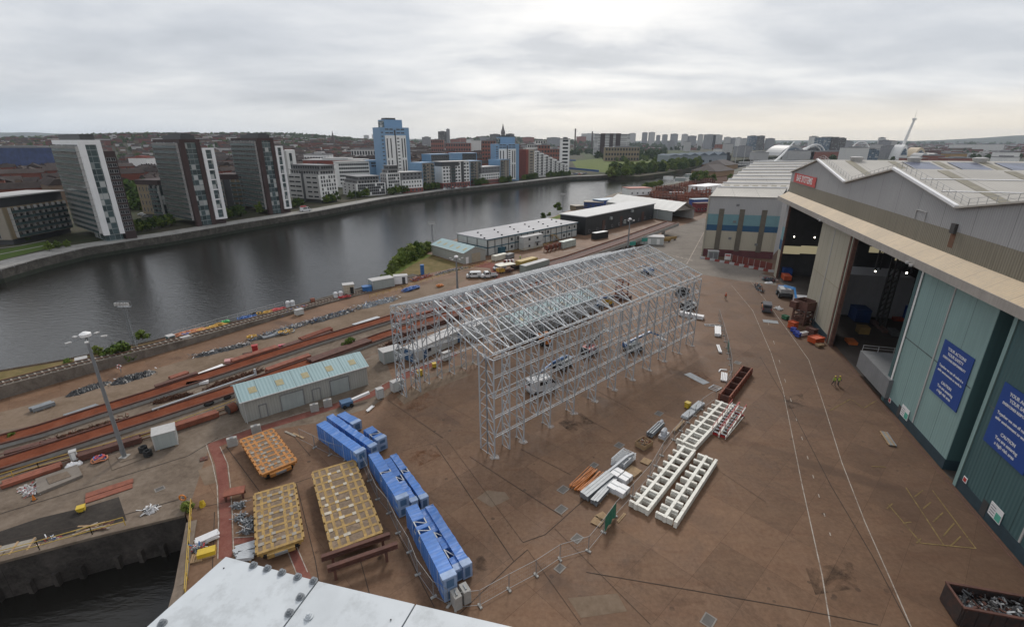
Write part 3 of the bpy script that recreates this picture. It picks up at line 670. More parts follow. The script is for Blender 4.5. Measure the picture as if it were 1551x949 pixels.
def pent(t,x0,x1,y0,y1,z0,z1,n):
 for k in range(n):
  za=z0+(z1-z0)*k/n;zb=z0+(z1-z0)*(k+1)/n;i=k*1.2
  t.part('penthouse',M_MGREY if k%2 else M_LGREY,((x0+1+i,y0+1.2+i,za+.003),(x1-.6,y1-1,zb-.25)));t.part('roof',M_MGREY,((x0+i,y0+.5+i,zb-.25),(x1,y1,zb)))
  t.wins('f',x0+2+i,x1-1,za,zb-.3,int((x1-x0)/2.6),1,1.7,1.6,off=y0+1.2+i)
  t.wins('r',y0+2+i,y1-2,za,zb-.3,max(1,int((y1-y0)/2.8)),1,1.7,1.6,off=x1-.6)
t=Block('apartment_block','grey-banded white block with tall glazed slot next to the third tower','apartment block',(441,304),(488,308),(488,265.5),C=(514,303))
L,D,h=t.L,t.D,t.h
t.part('wall',M_LGREY,((0,0,2.4),(L-.4,D,h)));t.part('base',M_DGREY,((1,1,0),(L-1,D-1,2.4)));t.part('side_wall',M_WHT,((L-.4,-.2,2.0),(L,D,h+.1)));t.part('glazed_slot',M_DGREY,((L*.45,-.15,1),(L*.52,-.003,h+2)))
t.wins('f',1,L*.42,2.6,h-.3,2,5,5.2,.9);t.wins('f',L*.58,L-1.5,2.6,h-.3,2,5,4.2,.9);t.wins('r',1,D-1,2.6,h-.3,6,6,1.1,1.7,skip={(1,2),(3,1),(4,4),(2,5),(5,0)})
pent(t,1,L,0,D,h+.1,h+6.3,2);t.done(90)
t=Block('apartment_block','white chequer-windowed block with stepped penthouse beyond the grey-banded block','apartment block',(520,294),(541.5,298),(541.5,279),C=(585,293))
L,D,h=t.L,t.D,t.h
t.part('wall',M_LGREY,((0,0,0),(L-.4,D,h)));t.part('side_wall',M_WHT,((L-.4,-.2,0),(L,D,h+.1)))
t.wins('f',1,L-1,.6,h,3,4,2.2,.9);t.wins('r',1,D-1,.6,h-.2,14,4,1.3,1.8,skip={(1,1),(4,2),(6,0),(9,3),(11,1),(12,2)});pent(t,.5,L,0,D*.85,h+.1,h+5.4,2);t.done(80)
t=Block('apartment_block','taller white block with long narrow windows facing the river left of the red-based block','apartment block',(578,293),(588,294.5),(588,263),C=(608,290))
L,D,h=t.L,t.D,t.h
t.part('wall',M_LGREY,((0,0,0),(L-.4,D,h)));t.part('side_wall',M_WHT,((L-.4,-.2,0),(L,D,h+.1)));t.wins('r',1,D-1,.6,h-.2,6,6,1.2,1.8,skip={(2,2),(4,4)});t.wins('f',.5,L-.5,.6,h-.2,3,6,1.2,1.4);pent(t,.3,L,0,D,h+.1,h+6,2);t.done(60)
t=Block('apartment_block','long white and grey block with blue end rising behind the chequer-windowed block','apartment block',(515,284),(580,281),(550,243),D=15)
L,D,h=t.L,t.D,t.h
t.part('wall',M_WHT,((0,0,0),(L*.72,D,h-1)));t.part('blue_end',M_BLUE,((L*.72+.003,-.3,0),(L,D,h+.3)));t.part('roof',M_LGREY,((-.6,-.6,h-.998),(L*.719,D+.5,h-.4)));t.wins('f',1,L*.7,2,h-1.4,14,6,1.5,1.6);t.wins('f',L*.76,L-1,h-6,h-1,3,2,2.4,1.4,off=-.3);t.done(84)
t=Block('apartment_block','grey-topped block with white middle and red brick base right of the white blocks','apartment block',(610,292.5),(641,290),(625,259.5),D=14)
L,D,h=t.L,t.D,t.h
t.part('base',M_REDB,((0,0,0),(L,D,3.4)));t.part('wall',M_WHT,((.05,.05,3.403),(L-.05,D,h*.62)));t.part('attic',M_MGREY,((-.2,.6,h*.62+.003),(L+.2,D,h-.4)));t.part('roof',M_LGREY,((-.6,0,h-.397),(L+.6,D+.4,h)))
t.wins('f',.8,L-.8,3.5,h*.62,7,2,1.0,1.3,off=.05);t.wins('f',.8,L-.8,h*.62,h-.5,5,2,1.8,1.4,off=.6);t.wins('f',.8,L-.8,.4,3.2,5,1,1.6,1.8);t.done()
def blue_tower(lab,A,B,C,top,rear_top,base=False):
 t=Block('apartment_tower',lab,'apartment tower',A,B,top,C=C);L,D,h=t.L,min(t.D,30),t.h
 t.part('wall',M_BLUE,((0,0,0),(L,D*.5,h)));hr=t.hz(*rear_top,L,D)
 t.part('rear_slab',M_BLUE,((L*.42,D*.5+.003,0),(L+.8,D,hr)));t.part('lift_glazing',M_GL2,((L*.40,D*.55,h),(L*.415,D*.95,hr-1)))
 t.part('roof_plant_room',M_DGREY,((L*.5,D*.6,hr+.003),(L*.85,D*.9,hr+1.6)))
 t.part('white_panel',M_WHT,((L*.16,-.9,1.5),(L*.48,-.003,h*.87)),((L*.53,-.9,1.5),(L*.86,-.003,h*.87)))
 t.part('stair_glazing',M_DGREY,((L*.485,-.5,1.5),(L*.525,-.003,h*.96)));t.part('side_glazing',M_DGREY,((L+.003,D*.28,2),(L+.25,D*.42,h-1)))
 n=14
 t.wins('f',L*.02,L*.15,3,h*.95,1,n,1.8,.8);t.wins('f',L*.18,L*.46,h*.88,h,2,2,3.2,.8);t.wins('f',L*.55,L*.85,h*.88,h,2,2,3.2,.8)
 t.wins('f',L*.54,L*.64,3,h*.85,1,n,1.8,.8,off=-.9)
 for u in(.22,.34,.72,.81):
  for z0,z1 in((.08,.46),(.5,.82)):t.w.append((L*u,-.9,h*(z0+z1)/2,0,.9,h*(z1-z0)))
 t.wins('r',D*.05,D*.25,3,h-2,1,n,1.2,.8);t.done(80)
blue_tower('tall sky-blue apartment tower with white front panels, highest of the riverside buildings',(582,284),(625,281.5),(638,275),(622,193.5),(630,182.5))
blue_tower('shorter sky-blue apartment tower with white front beside the stepped white flats',(750,274.5),(786,273.5),(793,270),(785,218),(790,207.7))
def frame_block(lab,A,B,top,wall,accent=None,red=False,D=14,nb=(3,6),base=True):
 t=Block('apartment_block',lab,'apartment block',A,B,top,D=D);L,h=t.L,t.h
 z0=0
 if red:t.part('base',M_REDB,((0,0,0),(L,D,4.6)));t.wins('f',.5,L-.5,.5,4.4,nb[0]+1,1,1.5,2.2);z0=4.603
 t.part('wall',wall,((.04,.04,z0),(L-.04,D,h-.5)));t.part('roof',accent or M_LGREY,((-.5,-.5,h-.497),(L+.5,D+.5,h)))
 if accent:t.part('blue_frame',accent,((-.7,-.5,0),(-.003,D,h-.5)),((L+.003,-.5,0),(L+.7,D,h-.5)))
 t.wins('f',.5,L-.5,z0,h-1,nb[0],nb[1],min(1.8,L/nb[0]*.55),1.4,off=.04);t.wins('r',1,D-1,z0,h-1,3,nb[1],1.4,1.4)
 return t
t=frame_block('tan block with dark balconies and blue frame right of the tall blue tower',(641,288),(658.5,286),(650,245.5),M_TAN2,M_BLUE,True);t.balconies(.3,t.L*.3,5,t.h-1,6,1.1,0,1);t.balconies(t.L*.68,t.L-.3,5,t.h-1,6,1.1,0,1);t.done()
t=frame_block('dark glazed block with blue crown and a white window strip behind the tan block',(655,282),(682,280),(665,233),M_DGREY,M_BLUE,False,nb=(4,8));t.part('white_panel',M_WHT,((t.L*.5,-.6,0),(t.L*.68,-.003,t.h*.78)));t.done()
t=frame_block('wide block of white panels, dark top and red brick base beside the river car park',(671,285.5),(712,282.5),(690,243.5),M_WHT,None,True,nb=(9,6));L,h=t.L,t.h
t.part('attic',M_DGREY,((-.2,-.25,h-4),(L*.6,t.D,h-.5)));t.part('recess',M_DGREY,((L*.28,-.2,4.61),(L*.46,.03,h-4.01)),((L*.68,-.2,4.61),(L*.78,.03,h-.51)));t.balconies(L*.29,L*.45,5,h-4.5,5,.9,-.2,1);t.done(70)
t=frame_block('narrow dark-balconied block with sky-blue edges next to the white-panelled block',(712.5,281.5),(729,280),(720,243),M_TAN2,M_BLUE,True,nb=(3,7));t.balconies(.2,t.L*.36,5,t.h-1,6,1.0,0,1);t.balconies(t.L*.7,t.L-.2,5,t.h-1,6,1.0,0,1);t.done()
t=frame_block('blue-crowned block rising behind the white-panelled block',(686,274),(722,273),(700,231.5),M_DGREY,M_BLUE,False,nb=(6,8));t.part('blue_end',M_BLUE,((0,-.5,t.h-7),(t.L*.42,-.003,t.h-.5)));t.done()
t=frame_block('low white block with grey attic and red brick base left of the shorter blue tower',(729.5,280.5),(757,277.5),(743,251),M_WHT,None,True,nb=(8,4));t.part('attic',M_MGREY,((-.2,-.3,t.h*.64),(t.L+.2,t.D,t.h-.5)));t.wins('f',.5,t.L-.5,t.h*.66,t.h-.6,6,2,1.8,1.3,off=-.3);t.done()
t=frame_block('tan block in blue frame directly in front of the shorter blue tower',(757.5,277),(771,275.5),(764,241),M_TAN2,M_BLUE,True,nb=(3,7));t.balconies(.2,t.L*.32,5,t.h-1,6,1.0,0,1);t.done()
# stepped white flats
t=Block('apartment_block','white flats with roofline stepping down to the right towards the meadow','apartment block',(809,269.5),(861,263),(809,229),D=15,topat='A')
L,h=t.L,t.h
for k in range(8):
 hk=h-(h-9)*k/7.6;t.part('wall',M_WHT,((L*k/8+.003,.4*(k%2),0),(L*(k+1)/8,t.D,hk)));t.part('roof',M_MGREY,((L*k/8+.01,2,hk+.003),(L*(k+1)/8,t.D,hk+1.2)))
 t.part('balcony_recess',M_DGREY,((L*(k+.45)/8,.4*(k%2)-.06,1.5),(L*(k+.92)/8,.4*(k%2)-.003,hk-1)))
 for j in range(int(hk/3)):t.part('balcony',M_LGREY,((L*(k+.45)/8,.4*(k%2)-.5,1.5+3*j),(L*(k+.92)/8,.4*(k%2)-.061,2.5+3*j)))
 t.wins('f',L*(k+.08)/8,L*(k+.4)/8,1,hk-.5,1,max(2,int(hk/3)),1.5,1.5,off=.4*(k%2))
t.done(100)
t=Block('apartment_block','grey window-banded end block with red edge joined to the stepped white flats','apartment block',(796,270.5),(809,269.7),(803,226),D=15)
t.part('wall',M_TAN2,((t.L*.3,0,0),(t.L-.05,t.D,t.h)));t.part('red_edge',M_REDB,((0,-.2,0),(t.L*.3-.003,t.D,t.h)));t.wins('f',t.L*.35,t.L*.95,2,t.h-1,1,9,4,.9);t.done()
# ------------------------------------------------------------------ the town behind
def town_bld(name,label,cat,px0,px1,ytop,Y,mt,D=18,roof=None,wn=None,extra=None,yaw=0.0):
 """a building standing Y metres up the view; width and height from its outline in the photograph"""
 r0,r1=ray(px0,225),ray(px1,225);x0,x1=r0.x/r0.y*Y,r1.x/r1.y*Y
 z0=hill_h((x0+x1)/2,Y)-1.5;h=HZ(px0,ytop,Y)-z0;L=x1-x0
 o=thing(name,label,cat,((x0+x1)/2,Y,z0),yaw)
 MB().b2((-L/2,0,0),(L/2,D,h)).build('wall',mt,o)
 rb=MB();rb.b2((-L/2-.4,-.4,h+.004),(L/2+.4,D+.4,h+.9));rb.b2((-L*.2,D*.2,h+.904),(L*.25,D*.8,h+2.6));rb.build('roof',roof or M_MGREY,o)
 if wn:
  nx,nz=wn
  for i in range(nx):
   for j in range(nz):
    wd=L/nx*.6;hh=h/nz*.5;link_mesh('window',win_mesh(wd,hh)[0],o,(-L/2+L*(i+.5)/nx,0,h*(j+.6)/nz))
 if extra:extra(o,L,D,h)
 return o
CW1=curtain('pale_tower_wall',(0.12,0.13,0.14),(0.42,0.41,0.40),3.0,3.0,1.3,rough=0.5)
CW2=curtain('grey_tower_wall',(0.08,0.09,0.10),(0.25,0.25,0.26),3.2,3.2,1.2,rough=0.5)
CW3=curtain('blue_glass_wall',(0.06,0.10,0.15),(0.14,0.18,0.22),4.0,3.6,0.6)
CW4=curtain('brick_window_wall',(0.05,0.05,0.05),(0.24,0.09,0.065),3.4,3.2,1.7,rough=0.5)
CW5=curtain('white_window_wall',(0.09,0.10,0.11),(0.6,0.59,0.57),4.0,3.4,1.6,rough=0.5)
CW6=curtain('dark_window_wall',(0.035,0.04,0.045),(0.09,0.085,0.08),3.2,3.2,0.9,rough=0.4)
town_bld('office_block','red-brown office block with white upper band behind the tan blocks','office block',653,672,212,1250,CW4,wn=(6,4))
town_bld('office_tower','dark twin-slab tower on the skyline right of the tall blue tower','office tower',664.5,677,199.5,1900,CW6)
town_bld('office_tower','slim dark tower touching the twin-slab tower on the skyline','office tower',677,681.5,196,1905,CW2)
town_bld('office_block','long low orange brick block beyond the blue-crowned blocks','office block',675,713,217,1250,CW4,wn=(10,3))
town_bld('office_block','pale block standing right of the long orange brick block','office block',714,728,213,1350,CW5)
town_bld('apartment_block','red and pale apartment block left of the shorter blue tower','apartment block',730,751,213.5,800,CW4,wn=(5,7))
town_bld('apartment_block','cream block with tall corner tower behind the stepped white flats','apartment block',799,812,219,800,CW5,wn=(4,6))
town_bld('apartment_block','cream stair tower and block just left of the orange-red flats','apartment block',811,826,213,830,CW5,wn=(4,7))
town_bld('apartment_block','orange-red flats with dark windows behind the stepped white flats','apartment block',815,833,220,720,CW4,wn=(4,6))
town_bld('apartment_block','darker red flats stepping down beside the white slab tower','apartment block',833,849,226,720,CW4,wn=(4,5))
town_bld('apartment_tower','plain white slab tower at the edge of the meadow','apartment tower',849.5,863,211,640,M_WHT,D=16,wn=(1,10),extra=lambda o,L,D,h:[link_mesh('window',win_mesh(1.2,1.6)[0],o,(L/2,D*.5,h*(j+.6)/11),PI/2)for j in range(10)])
town_bld('hospital_block','long white-banded block with dark stair towers above the trees','hospital',900,953,203.5,1400,curtain('white_banded_wall',(.09,.09,.1),(.62,.61,.6),40,3.6,.75),extra=lambda o,L,D,h:[MB().b2((-L/2+L*u,-2,0),(-L/2+L*(u+w_),-.003,h+2.5)).build('stair_tower',M_BRK,o)for u,w_ in((.16,.13),(.42,.1),(.60,.13))])
town_bld('apartment_block','long tan block half hidden in trees below the white-banded block','apartment block',917,969,223.5,1050,M_TAN,wn=(12,3))
town_bld('school_block','white-roofed terrace block with repeated white bays behind the white flats','school',531,577,227,900,CW5,wn=(11,2))
town_bld('low_hall','low white hall with raised centre left of the white terrace block','hall',458.5,497,234.5,760,M_WHT,wn=(9,1),extra=lambda o,L,D,h:MB().b2((-L*.1,2,h+.91),(L*.2,D-2,h+4)).build('raised_roof',M_LGREY,o))
town_bld('warehouse','long pale shed roof behind the white flats','warehouse',456,545,243,560,M_REDB,D=30,roof=M_LGREY)
town_bld('scaffolded_block','long block wrapped in blue sheeting at the left edge behind the flats','apartment block',-40,82,224,620,mat('blue_sheeting',(0.035,0.06,0.16),0.6,var=0.5,scale=0.15,streak=0.6),D=26,extra=lambda o,L,D,h:MB().b2((-L/2-3,-1,h-9),(-L*.2,-.003,h+6)).build('stair_tower',M_TAN2,o))
town_bld('warehouse','white-gabled shed among trees between the first two towers','warehouse',190,217,239.5,640,M_WHT,D=20,roof=M_REDB)
# skyline
sky=[(568,204,4000,CW1,6),(556,205,4000,CW1,7),(646,208,1700,CW2,12),(893,202.5,4200,CW1,26),(957,202,3600,CW1,9),(975.5,201,3300,CW2,7),(986,200.5,3300,CW1,8.5),(996,205,3400,CW2,5),(1006,204,3500,CW2,7),(1020,203,3300,CW2,10),(1036,203.5,2900,CW1,7.5),(1047,206,2900,CW2,12),(1060,204,2800,CW1,6),(1074,204,2600,CW2,16),(1085,204.5,2600,CW1,14),(1101,208,2700,CW1,8),(1111,209,2700,CW2,7),(1118,208.5,2500,CW5,6),(1127,210,2400,CW1,9),(1139,206,2300,CW3,13),(1152,206,2250,CW6,8),(1166,210,2300,CW2,11),(1232,207,1850,CW5,9),(1104,218,1700,CW1,12),(1090,219,1600,CW4,8),(1016,214,2300,CW2,10),(1042,215,2000,CW1,8),(700,209,2600,CW4,12),(712,211,2300,CW5,10),(690,211,2100,CW4,14),(735,208,2700,CW2,16),(748,206,3000,CW2,12),(800,208,2900,CW4,18),(838,208.5,2800,CW2,20),(880,207,3100,CW4,14),(1336,209,1700,CW5,4.5),(1342,213,1600,CW2,12),(1352,214,1700,CW1,10),(1283,214,1900,CW2,12),(1270,210,2000,CW2,5)]
desc={id(CW1):'pale concrete',id(CW2):'grey',id(CW3):'blue glass',id(CW4):'red brick',id(CW5):'white',id(CW6):'dark'}
for i,(px,yt,Y,mt,wpx)in enumerate(sky):
 nb=['slim','broad'][wpx>9];hgt='low' if yt>208 else 'tall'
 town_bld('city_tower' if wpx<10 else 'city_block',f'{nb} {hgt} {desc[id(mt)]} building on the hazy city skyline','city building',px-wpx/2,px+wpx/2,yt,Y,mt,D=22,extra=None).__setitem__('group','city buildings along the far skyline')
t=town_bld('hotel_block','blue glass hotel block on the skyline above the striped arch roof','hotel',1240,1267,208.5,1500,CW3,D=30,extra=lambda o,L,D,h:MB().b2((L*.1,-3,0),(L*.5,-.003,h+2)).build('wing',CW6,o))
town_bld('rock_wool_tower','short dark tower with angled top right of the blue hotel','tower',1271,1279,209.5,1550,CW6)
def spire(name,label,px,ytop,Y,wpx,mt,pinn=False):
 r=ray(px,225);x=r.x/r.y*Y;z0=hill_h(x,Y)-1;h=HZ(px,ytop,Y)-z0;wd=wpx/F*Y
 o=thing(name,label,'church',(x,Y,z0));MB().b2((-wd/2,0,0),(wd/2,wd,h*.58)).build('tower',mt,o)
 b=MB();n=8;c=[(wd*.46*math.cos(2*PI*k/n),wd/2+wd*.46*math.sin(2*PI*k/n),h*.58+.003)for k in range(n)]
 b.add(c+[(0,wd/2,h)],[(k,(k+1)%n,n)for k in range(n)]+[tuple(range(n-1,-1,-1))]);b.build('steeple',mt,o)
 for sx in(-1,1):
  for sy in(0,1):MB().tube([(sx*wd*.45,sy*wd,h*.55),(sx*wd*.45,sy*wd,h*.72)],[wd*.1,.05],5).build('pinnacle',mt,o)
 MB().b2((-wd*2.2,wd*.2,0),(-wd/2-.01,wd*1.2,h*.27)).build('nave',mt,o)
 return o
M_STONE=mat('dark_sandstone',(0.10,0.08,0.07),0.9)
spire('church_spire','thin dark church spire above the tenement roofs',505.5,197,1700,3.6,M_STONE)
spire('church_spire','short church spire to the right of the thin dark one',513,209,1900,3.0,M_STONE)
spire('university_tower','tall gothic tower with spire standing on the wooded ridge',762,186.5,2500,5.6,M_STONE)
spire('church_spire','small steeple on the skyline right of the brick chimney',896.5,199,2900,2.0,M_STONE)
town_bld('university_building','long dark gothic range beside the tall spire tower','university',742,758,203.5,2520,CW6,roof=M_STONE);town_bld('university_building','dark gothic range right of the tall spire tower','university',766,779,203,2520,CW6,roof=M_STONE)
def chimney(label,px,ytop,Y,rpx):
 r=ray(px,225);x=r.x/r.y*Y;z0=hill_h(x,Y)-1;h=HZ(px,ytop,Y)-z0;rr=rpx/F*Y/2
 o=thing('brick_chimney',label,'chimney',(x,Y,z0));MB().tube([(0,0,0),(0,0,h*.93)],[rr*1.25,rr*.95],12).build('stack',M_STONE,o);MB().tube([(0,0,h*.93+.003),(0,0,h)],[rr*1.1,rr*1.1],12).build('cap',M_BRK,o)
chimney('tall dark chimney above the trees right of the white slab tower',870.5,195,1800,2.0);chimney('smaller dark tower-like chimney further along the skyline',896,199,2000,1.8)
# tenement rows
M_SLATE=mat('slate_roof',(0.062,0.05,0.046),0.9,var=0.3,scale=0.2,rnd=0.35,spec=0.05)
M_SANDR=mat('red_sandstone',(0.15,0.052,0.036),0.9,var=0.2,scale=0.2,rnd=0.25)
M_SANDB=mat('buff_sandstone',(0.16,0.115,0.08),0.9,var=0.2,scale=0.2,rnd=0.25,spec=.05)
M_TWIN=curtain('tenement_wall_red',(0.03,0.03,0.032),(0.165,0.056,0.038),2.6,3.1,1.35,rough=0.7,lit=0.1,spec=.1)
M_TWIN2=curtain('tenement_wall_buff',(0.03,0.03,0.032),(0.17,0.12,0.085),2.6,3.1,1.35,rough=0.7,lit=0.1,spec=.1)
def tenement(L,D,h,wall,stone):
 b=MB();b.b2((-L/2,-D/2,0),(L/2,D/2,h),0)
 b.xprism([(-D/2-.4,h+.003),(D/2+.4,h+.003),(D*.12,h+3.4),(-D*.12,h+3.4)],-L/2-.2,L/2+.2,1)
 k=-L/2+3
 while k<L/2-2:b.b2((k,-.6,h+2.8),(k+.8,.6,h+4.6),2);k+=10.5
 o=b.build('tenement',[wall,M_SLATE,M_BRK]);me=o.data;bpy.data.objects.remove(o);return me
TEN=[(tenement(46,13,12.5,M_TWIN,M_SANDR),'row of red sandstone tenement flats under a dark slate roof'),(tenement(34,12,12,M_TWIN2,M_SANDB),'row of buff sandstone tenement flats under a dark slate roof'),(tenement(58,12,9.5,M_TWIN,M_SANDR),'long low terrace of red sandstone flats with slate roof'),(tenement(26,11,7.5,M_TWIN2,M_SANDB),'short terrace of pale stone houses with slate roof')]
def edge_dist(p):
 best=1e9
 for a,b in zip(PX0,PX0[1:]):
  ab=b-a;t=max(0,min(1,(p-a).dot(ab)/ab.length_squared));best=min(best,(a+ab*t-p).length)
 return best
cand=[];GAPS=[]
rng=random.Random(11)
for i in range(-40,8):
 for j in range(0,60):
  x=i*50+(j%2)*20+rng.uniform(-5,5);y=330+j*27+rng.uniform(-3,3);x2=x*.87-y*.0;
  p=Vector((x2,y,hill_h(x2,y)));q=proj((x2,y,p.z+8))
  if not(-60<q[0]<900):continue
  if edge_dist(p.xy)<(150 if q[0]<480 else 170):continue
  if q[0]>780 and y<1150:continue
  if 850<q[0]and y<1900:continue
  if rng.random()<.12+.16*(math.sin(x/170)+math.sin(y/130)):GAPS.append((x2,y,p.z));continue
  cand.append((y,x2,p.z))
cand.sort();TPOS=[];TREST=cand[285:]
for k,(y,x,z)in enumerate(cand[:285]):
 me,lab=TEN[rng.choice([0,0,0,1,1,2,2,3])];o=bpy.data.objects.new('tenement',me);COL.objects.link(o)
 o.location=(x,y,z-.8);o.rotation_euler=(0,0,rad(rng.choice([-28,-28,62])+34*math.sin(x/260+y/400)));o.scale=(rng.uniform(.6,1.05),rng.uniform(.85,1.2),rng.uniform(.8,1.15));tag(o,lab,'tenement','tenement rows of the town across the river');TPOS.append((x,y))
 # far roofs that read as one mass
mb=MB();rg=random.Random(5)
for y,x,z in TREST:
 r=rad(rg.choice([-28,-28,62])+34*math.sin(x/260+y/400));L=rg.uniform(18,46);hh=rg.uniform(7,13)
 if rg.random()<.25:continue
 mb.box((x,y,z+hh/2),(L,12,hh),r,rg.choice([0,0,0,1,1,1,2]));mb.box((x,y,z+hh+1.2),(L-1,8,2.4),r,3 if rg.random()<.9 else 2)
for k in range(2600):
 y=1700+rg.random()**1.4*5200;x=rg.uniform(-1.15,1.2)*y
 if 0.30*y<x<0.75*y and y<2300:continue
 if y<2000 and x>0:continue
 L=rg.uniform(18,60);D=rg.uniform(10,22);h=rg.uniform(6,13)*(1 if y<3500 else 1.4);z=hill_h(x,y)-1;r=rg.uniform(-.6,.3)
 mb.box((x,y,z+h/2),(L,D,h),r,rg.choice([0,0,1,2]));mb.box((x,y,z+h+.7),(L*.96,D*.8,1.4),r,3 if rg.random()<.8 else 2)
tag(mb.build('distant_town',[M_TWIN,M_TWIN2,M_LGREY,M_SLATE]),kind='stuff',label='mass of distant town roofs',cat='town')
# ------------------------------------------------------------------ trees
L1=leafmat('leaf_mid',(0.028,0.055,0.010),(0.15,0.20,0.04));L2=leafmat('leaf_dark',(0.016,0.036,0.008),(0.085,0.135,0.032));L3=leafmat('leaf_fresh',(0.045,0.08,0.012),(0.19,0.225,0.05))
M_BARK=mat('bark',(0.07,0.052,0.04),0.9,scale=2)
def tree_meshes(seed,h,rad_,leaf,nclump,nleaf,ls,low=0.25):
 r=random.Random(seed);tk=MB();top=Vector((r.uniform(-.3,.3),r.uniform(-.3,.3),h*.62));tk.tube([(0,0,-.3),(top.x*.4,top.y*.4,h*.3),top],[h*.028,h*.02,h*.009],6)
 cl=[]
 for i in range(nclump):
  a=r.uniform(0,2*PI);u=r.random();zz=low+(1-low)*u;k=math.sin(PI*min(1,.18+.80*u))**.7
  rr=rad_*k*math.sqrt(r.uniform(.12,1));c=Vector((rr*math.cos(a),rr*math.sin(a),h*(zz*.9)))
  cl.append((c,r.uniform(.55,1.1)*rad_*.42))
 for c,s in cl[:7]:tk.tube([(top.x*.4,top.y*.4,h*.3),(c.x*.5,c.y*.5,h*.3+(c.z-h*.3)*.6),c],[h*.012,h*.008,h*.003],4)
 lf=MB()
 for c,s in cl:
  for k in range(nleaf):
   d=Vector((r.gauss(0,1),r.gauss(0,1),r.gauss(0,.8)));d=d.normalized()*s*r.random()**.4;p=c+d
   nrm=(d.normalized()+Vector((r.uniform(-.8,.8),r.uniform(-.8,.8),r.uniform(-.2,.9)))).normalized()
   t=nrm.orthogonal().normalized();t.rotate(Matrix.Rotation(r.uniform(0,6.3),3,nrm));q=nrm.cross(t);z=ls*r.uniform(.6,1.3)
   lf.add([p-t*z-q*z*.6,p+t*z-q*z*.6,p+t*z*.6+q*z,p-t*z*.5+q*z*.8],[(0,1,2,3)])
 a=tk.build('trunk',M_BARK);b=lf.build('crown',leaf);m=(a.data,b.data);bpy.data.objects.remove(a);bpy.data.objects.remove(b);return m
T_ROUND=[tree_meshes(1,6,2.4,L1,26,34,.34),tree_meshes(2,6,2.6,L2,26,34,.34)]
T_BIG=[tree_meshes(3,13,5.2,L1,34,40,.66,.12),tree_meshes(4,13,5.8,L2,38,38,.7,.1),tree_meshes(5,13,4.6,L3,32,40,.62,.12)]
T_FAR=[tree_meshes(6,13,6.2,L2,22,20,1.25,.06),tree_meshes(7,13,6.6,L1,22,20,1.3,.06)]
T_BUSH=[tree_meshes(8,2.6,1.8,L1,26,60,.16,.08),tree_meshes(9,2.6,1.7,L3,26,60,.15,.08)]
def tree(ms,loc,s,label,group=None,name='tree',rz=None):
 o=thing(name,label,'tree' if name!='bush' else 'bush',loc,random.uniform(0,6.28)if rz is None else rz,group)
 o.scale=(s*random.uniform(.9,1.1),s*random.uniform(.9,1.1),s*random.uniform(.88,1.12))
 link_mesh('trunk',ms[0],o);link_mesh('crown',ms[1],o);return o
for(xa,ya,xb,yb,n)in((205,352.5,233,347,4),(238,346,262,340.5,4),(343,331.5,369,326.5,4),(393,324,416,319.5,4),(439,316.5,458,312.5,3),(493,308,512,304.5,4),(529,301.5,559,297,5),(589,295.5,618,291.5,6),(643,288.8,666,286,5),(719,281.8,739,279.2,6),(757,278,774,275.5,5),(792,272.8,814,270.5,6),(828,269.3,864,265.8,9)):
 for k in range(n):
  u=(k+.5)/n;p=G(xa+(xb-xa)*u,ya+(yb-ya)*u);tree(T_ROUND[k%2],p,random.uniform(.9,1.15),'clipped dark green tree in the rows along the far promenade','clipped trees along the far promenade')
for px,py,s in((75,380,.6),(88,376,.6),(103,374,.5),(100,340,.8),(40,366,.6)):tree(T_ROUND[0],G(px,py),s,'small shrub beside the riverside lawn at the left','shrubs beside the riverside lawn')
rt=random.Random(21)
for k in range(84):
 u=rt.random();px=922+136*u;base=269-15.5*u;py=base-rt.random()*(7.5-2*u);p=G(px,py);tree(T_BIG[k%3],p,rt.uniform(.7,1.15),'bushy green tree in the wood on the river point by the meadow','trees on the wooded river point')
for k in range(24):
 px=rt.uniform(930,1000);py=245-(px-930)*.02-rt.random()*5;tree(T_FAR[k%2],G(px,py),rt.uniform(.6,.85),'dark tree in the line behind the meadow','trees in the line behind the meadow')
import numpy as np
T_LOW=tree_meshes(12,12,6.5,L2,12,8,2.1,.06)
def leaf_mass(name,label,pos,hid,src=None):
 """many trees nobody could count: one object of leaf clumps"""
 A=[]
 for m in(src or T_FAR):v=np.empty(len(m[1].vertices)*3);m[1].vertices.foreach_get('co',v);A.append(v.reshape(-1,3))
 out=[]
 for k,(p,s_)in enumerate(pos):
  v=A[k%len(A)];c,sn=math.cos(k*1.7)*s_,math.sin(k*1.7)*s_;out.append(np.stack([v[:,0]*c-v[:,1]*sn+p[0],v[:,0]*sn+v[:,1]*c+p[1],v[:,2]*s_+p[2]],1))
 V=np.concatenate(out);n=len(V)//4;me=bpy.data.meshes.new(name);me.from_pydata(V.tolist(),[],np.arange(n*4).reshape(-1,4).tolist());me.materials.append(hid)
 o=bpy.data.objects.new(name,me);COL.objects.link(o);tag(o,kind='stuff',label=label,cat='woodland')
pos=[];tp=0
while len(pos)<330 and tp<6000:
 tp+=1;px=rt.uniform(866,1062);py=rt.uniform(218,241);p=GT(px,py)
 if not p or(px<905 and py>236)or(1008<px<1110 and py>228):continue
 pos.append((p,rt.uniform(.9,1.35)))
leaf_mass('parkland_woodland','dark mass of parkland trees beyond the meadow',pos,L2)
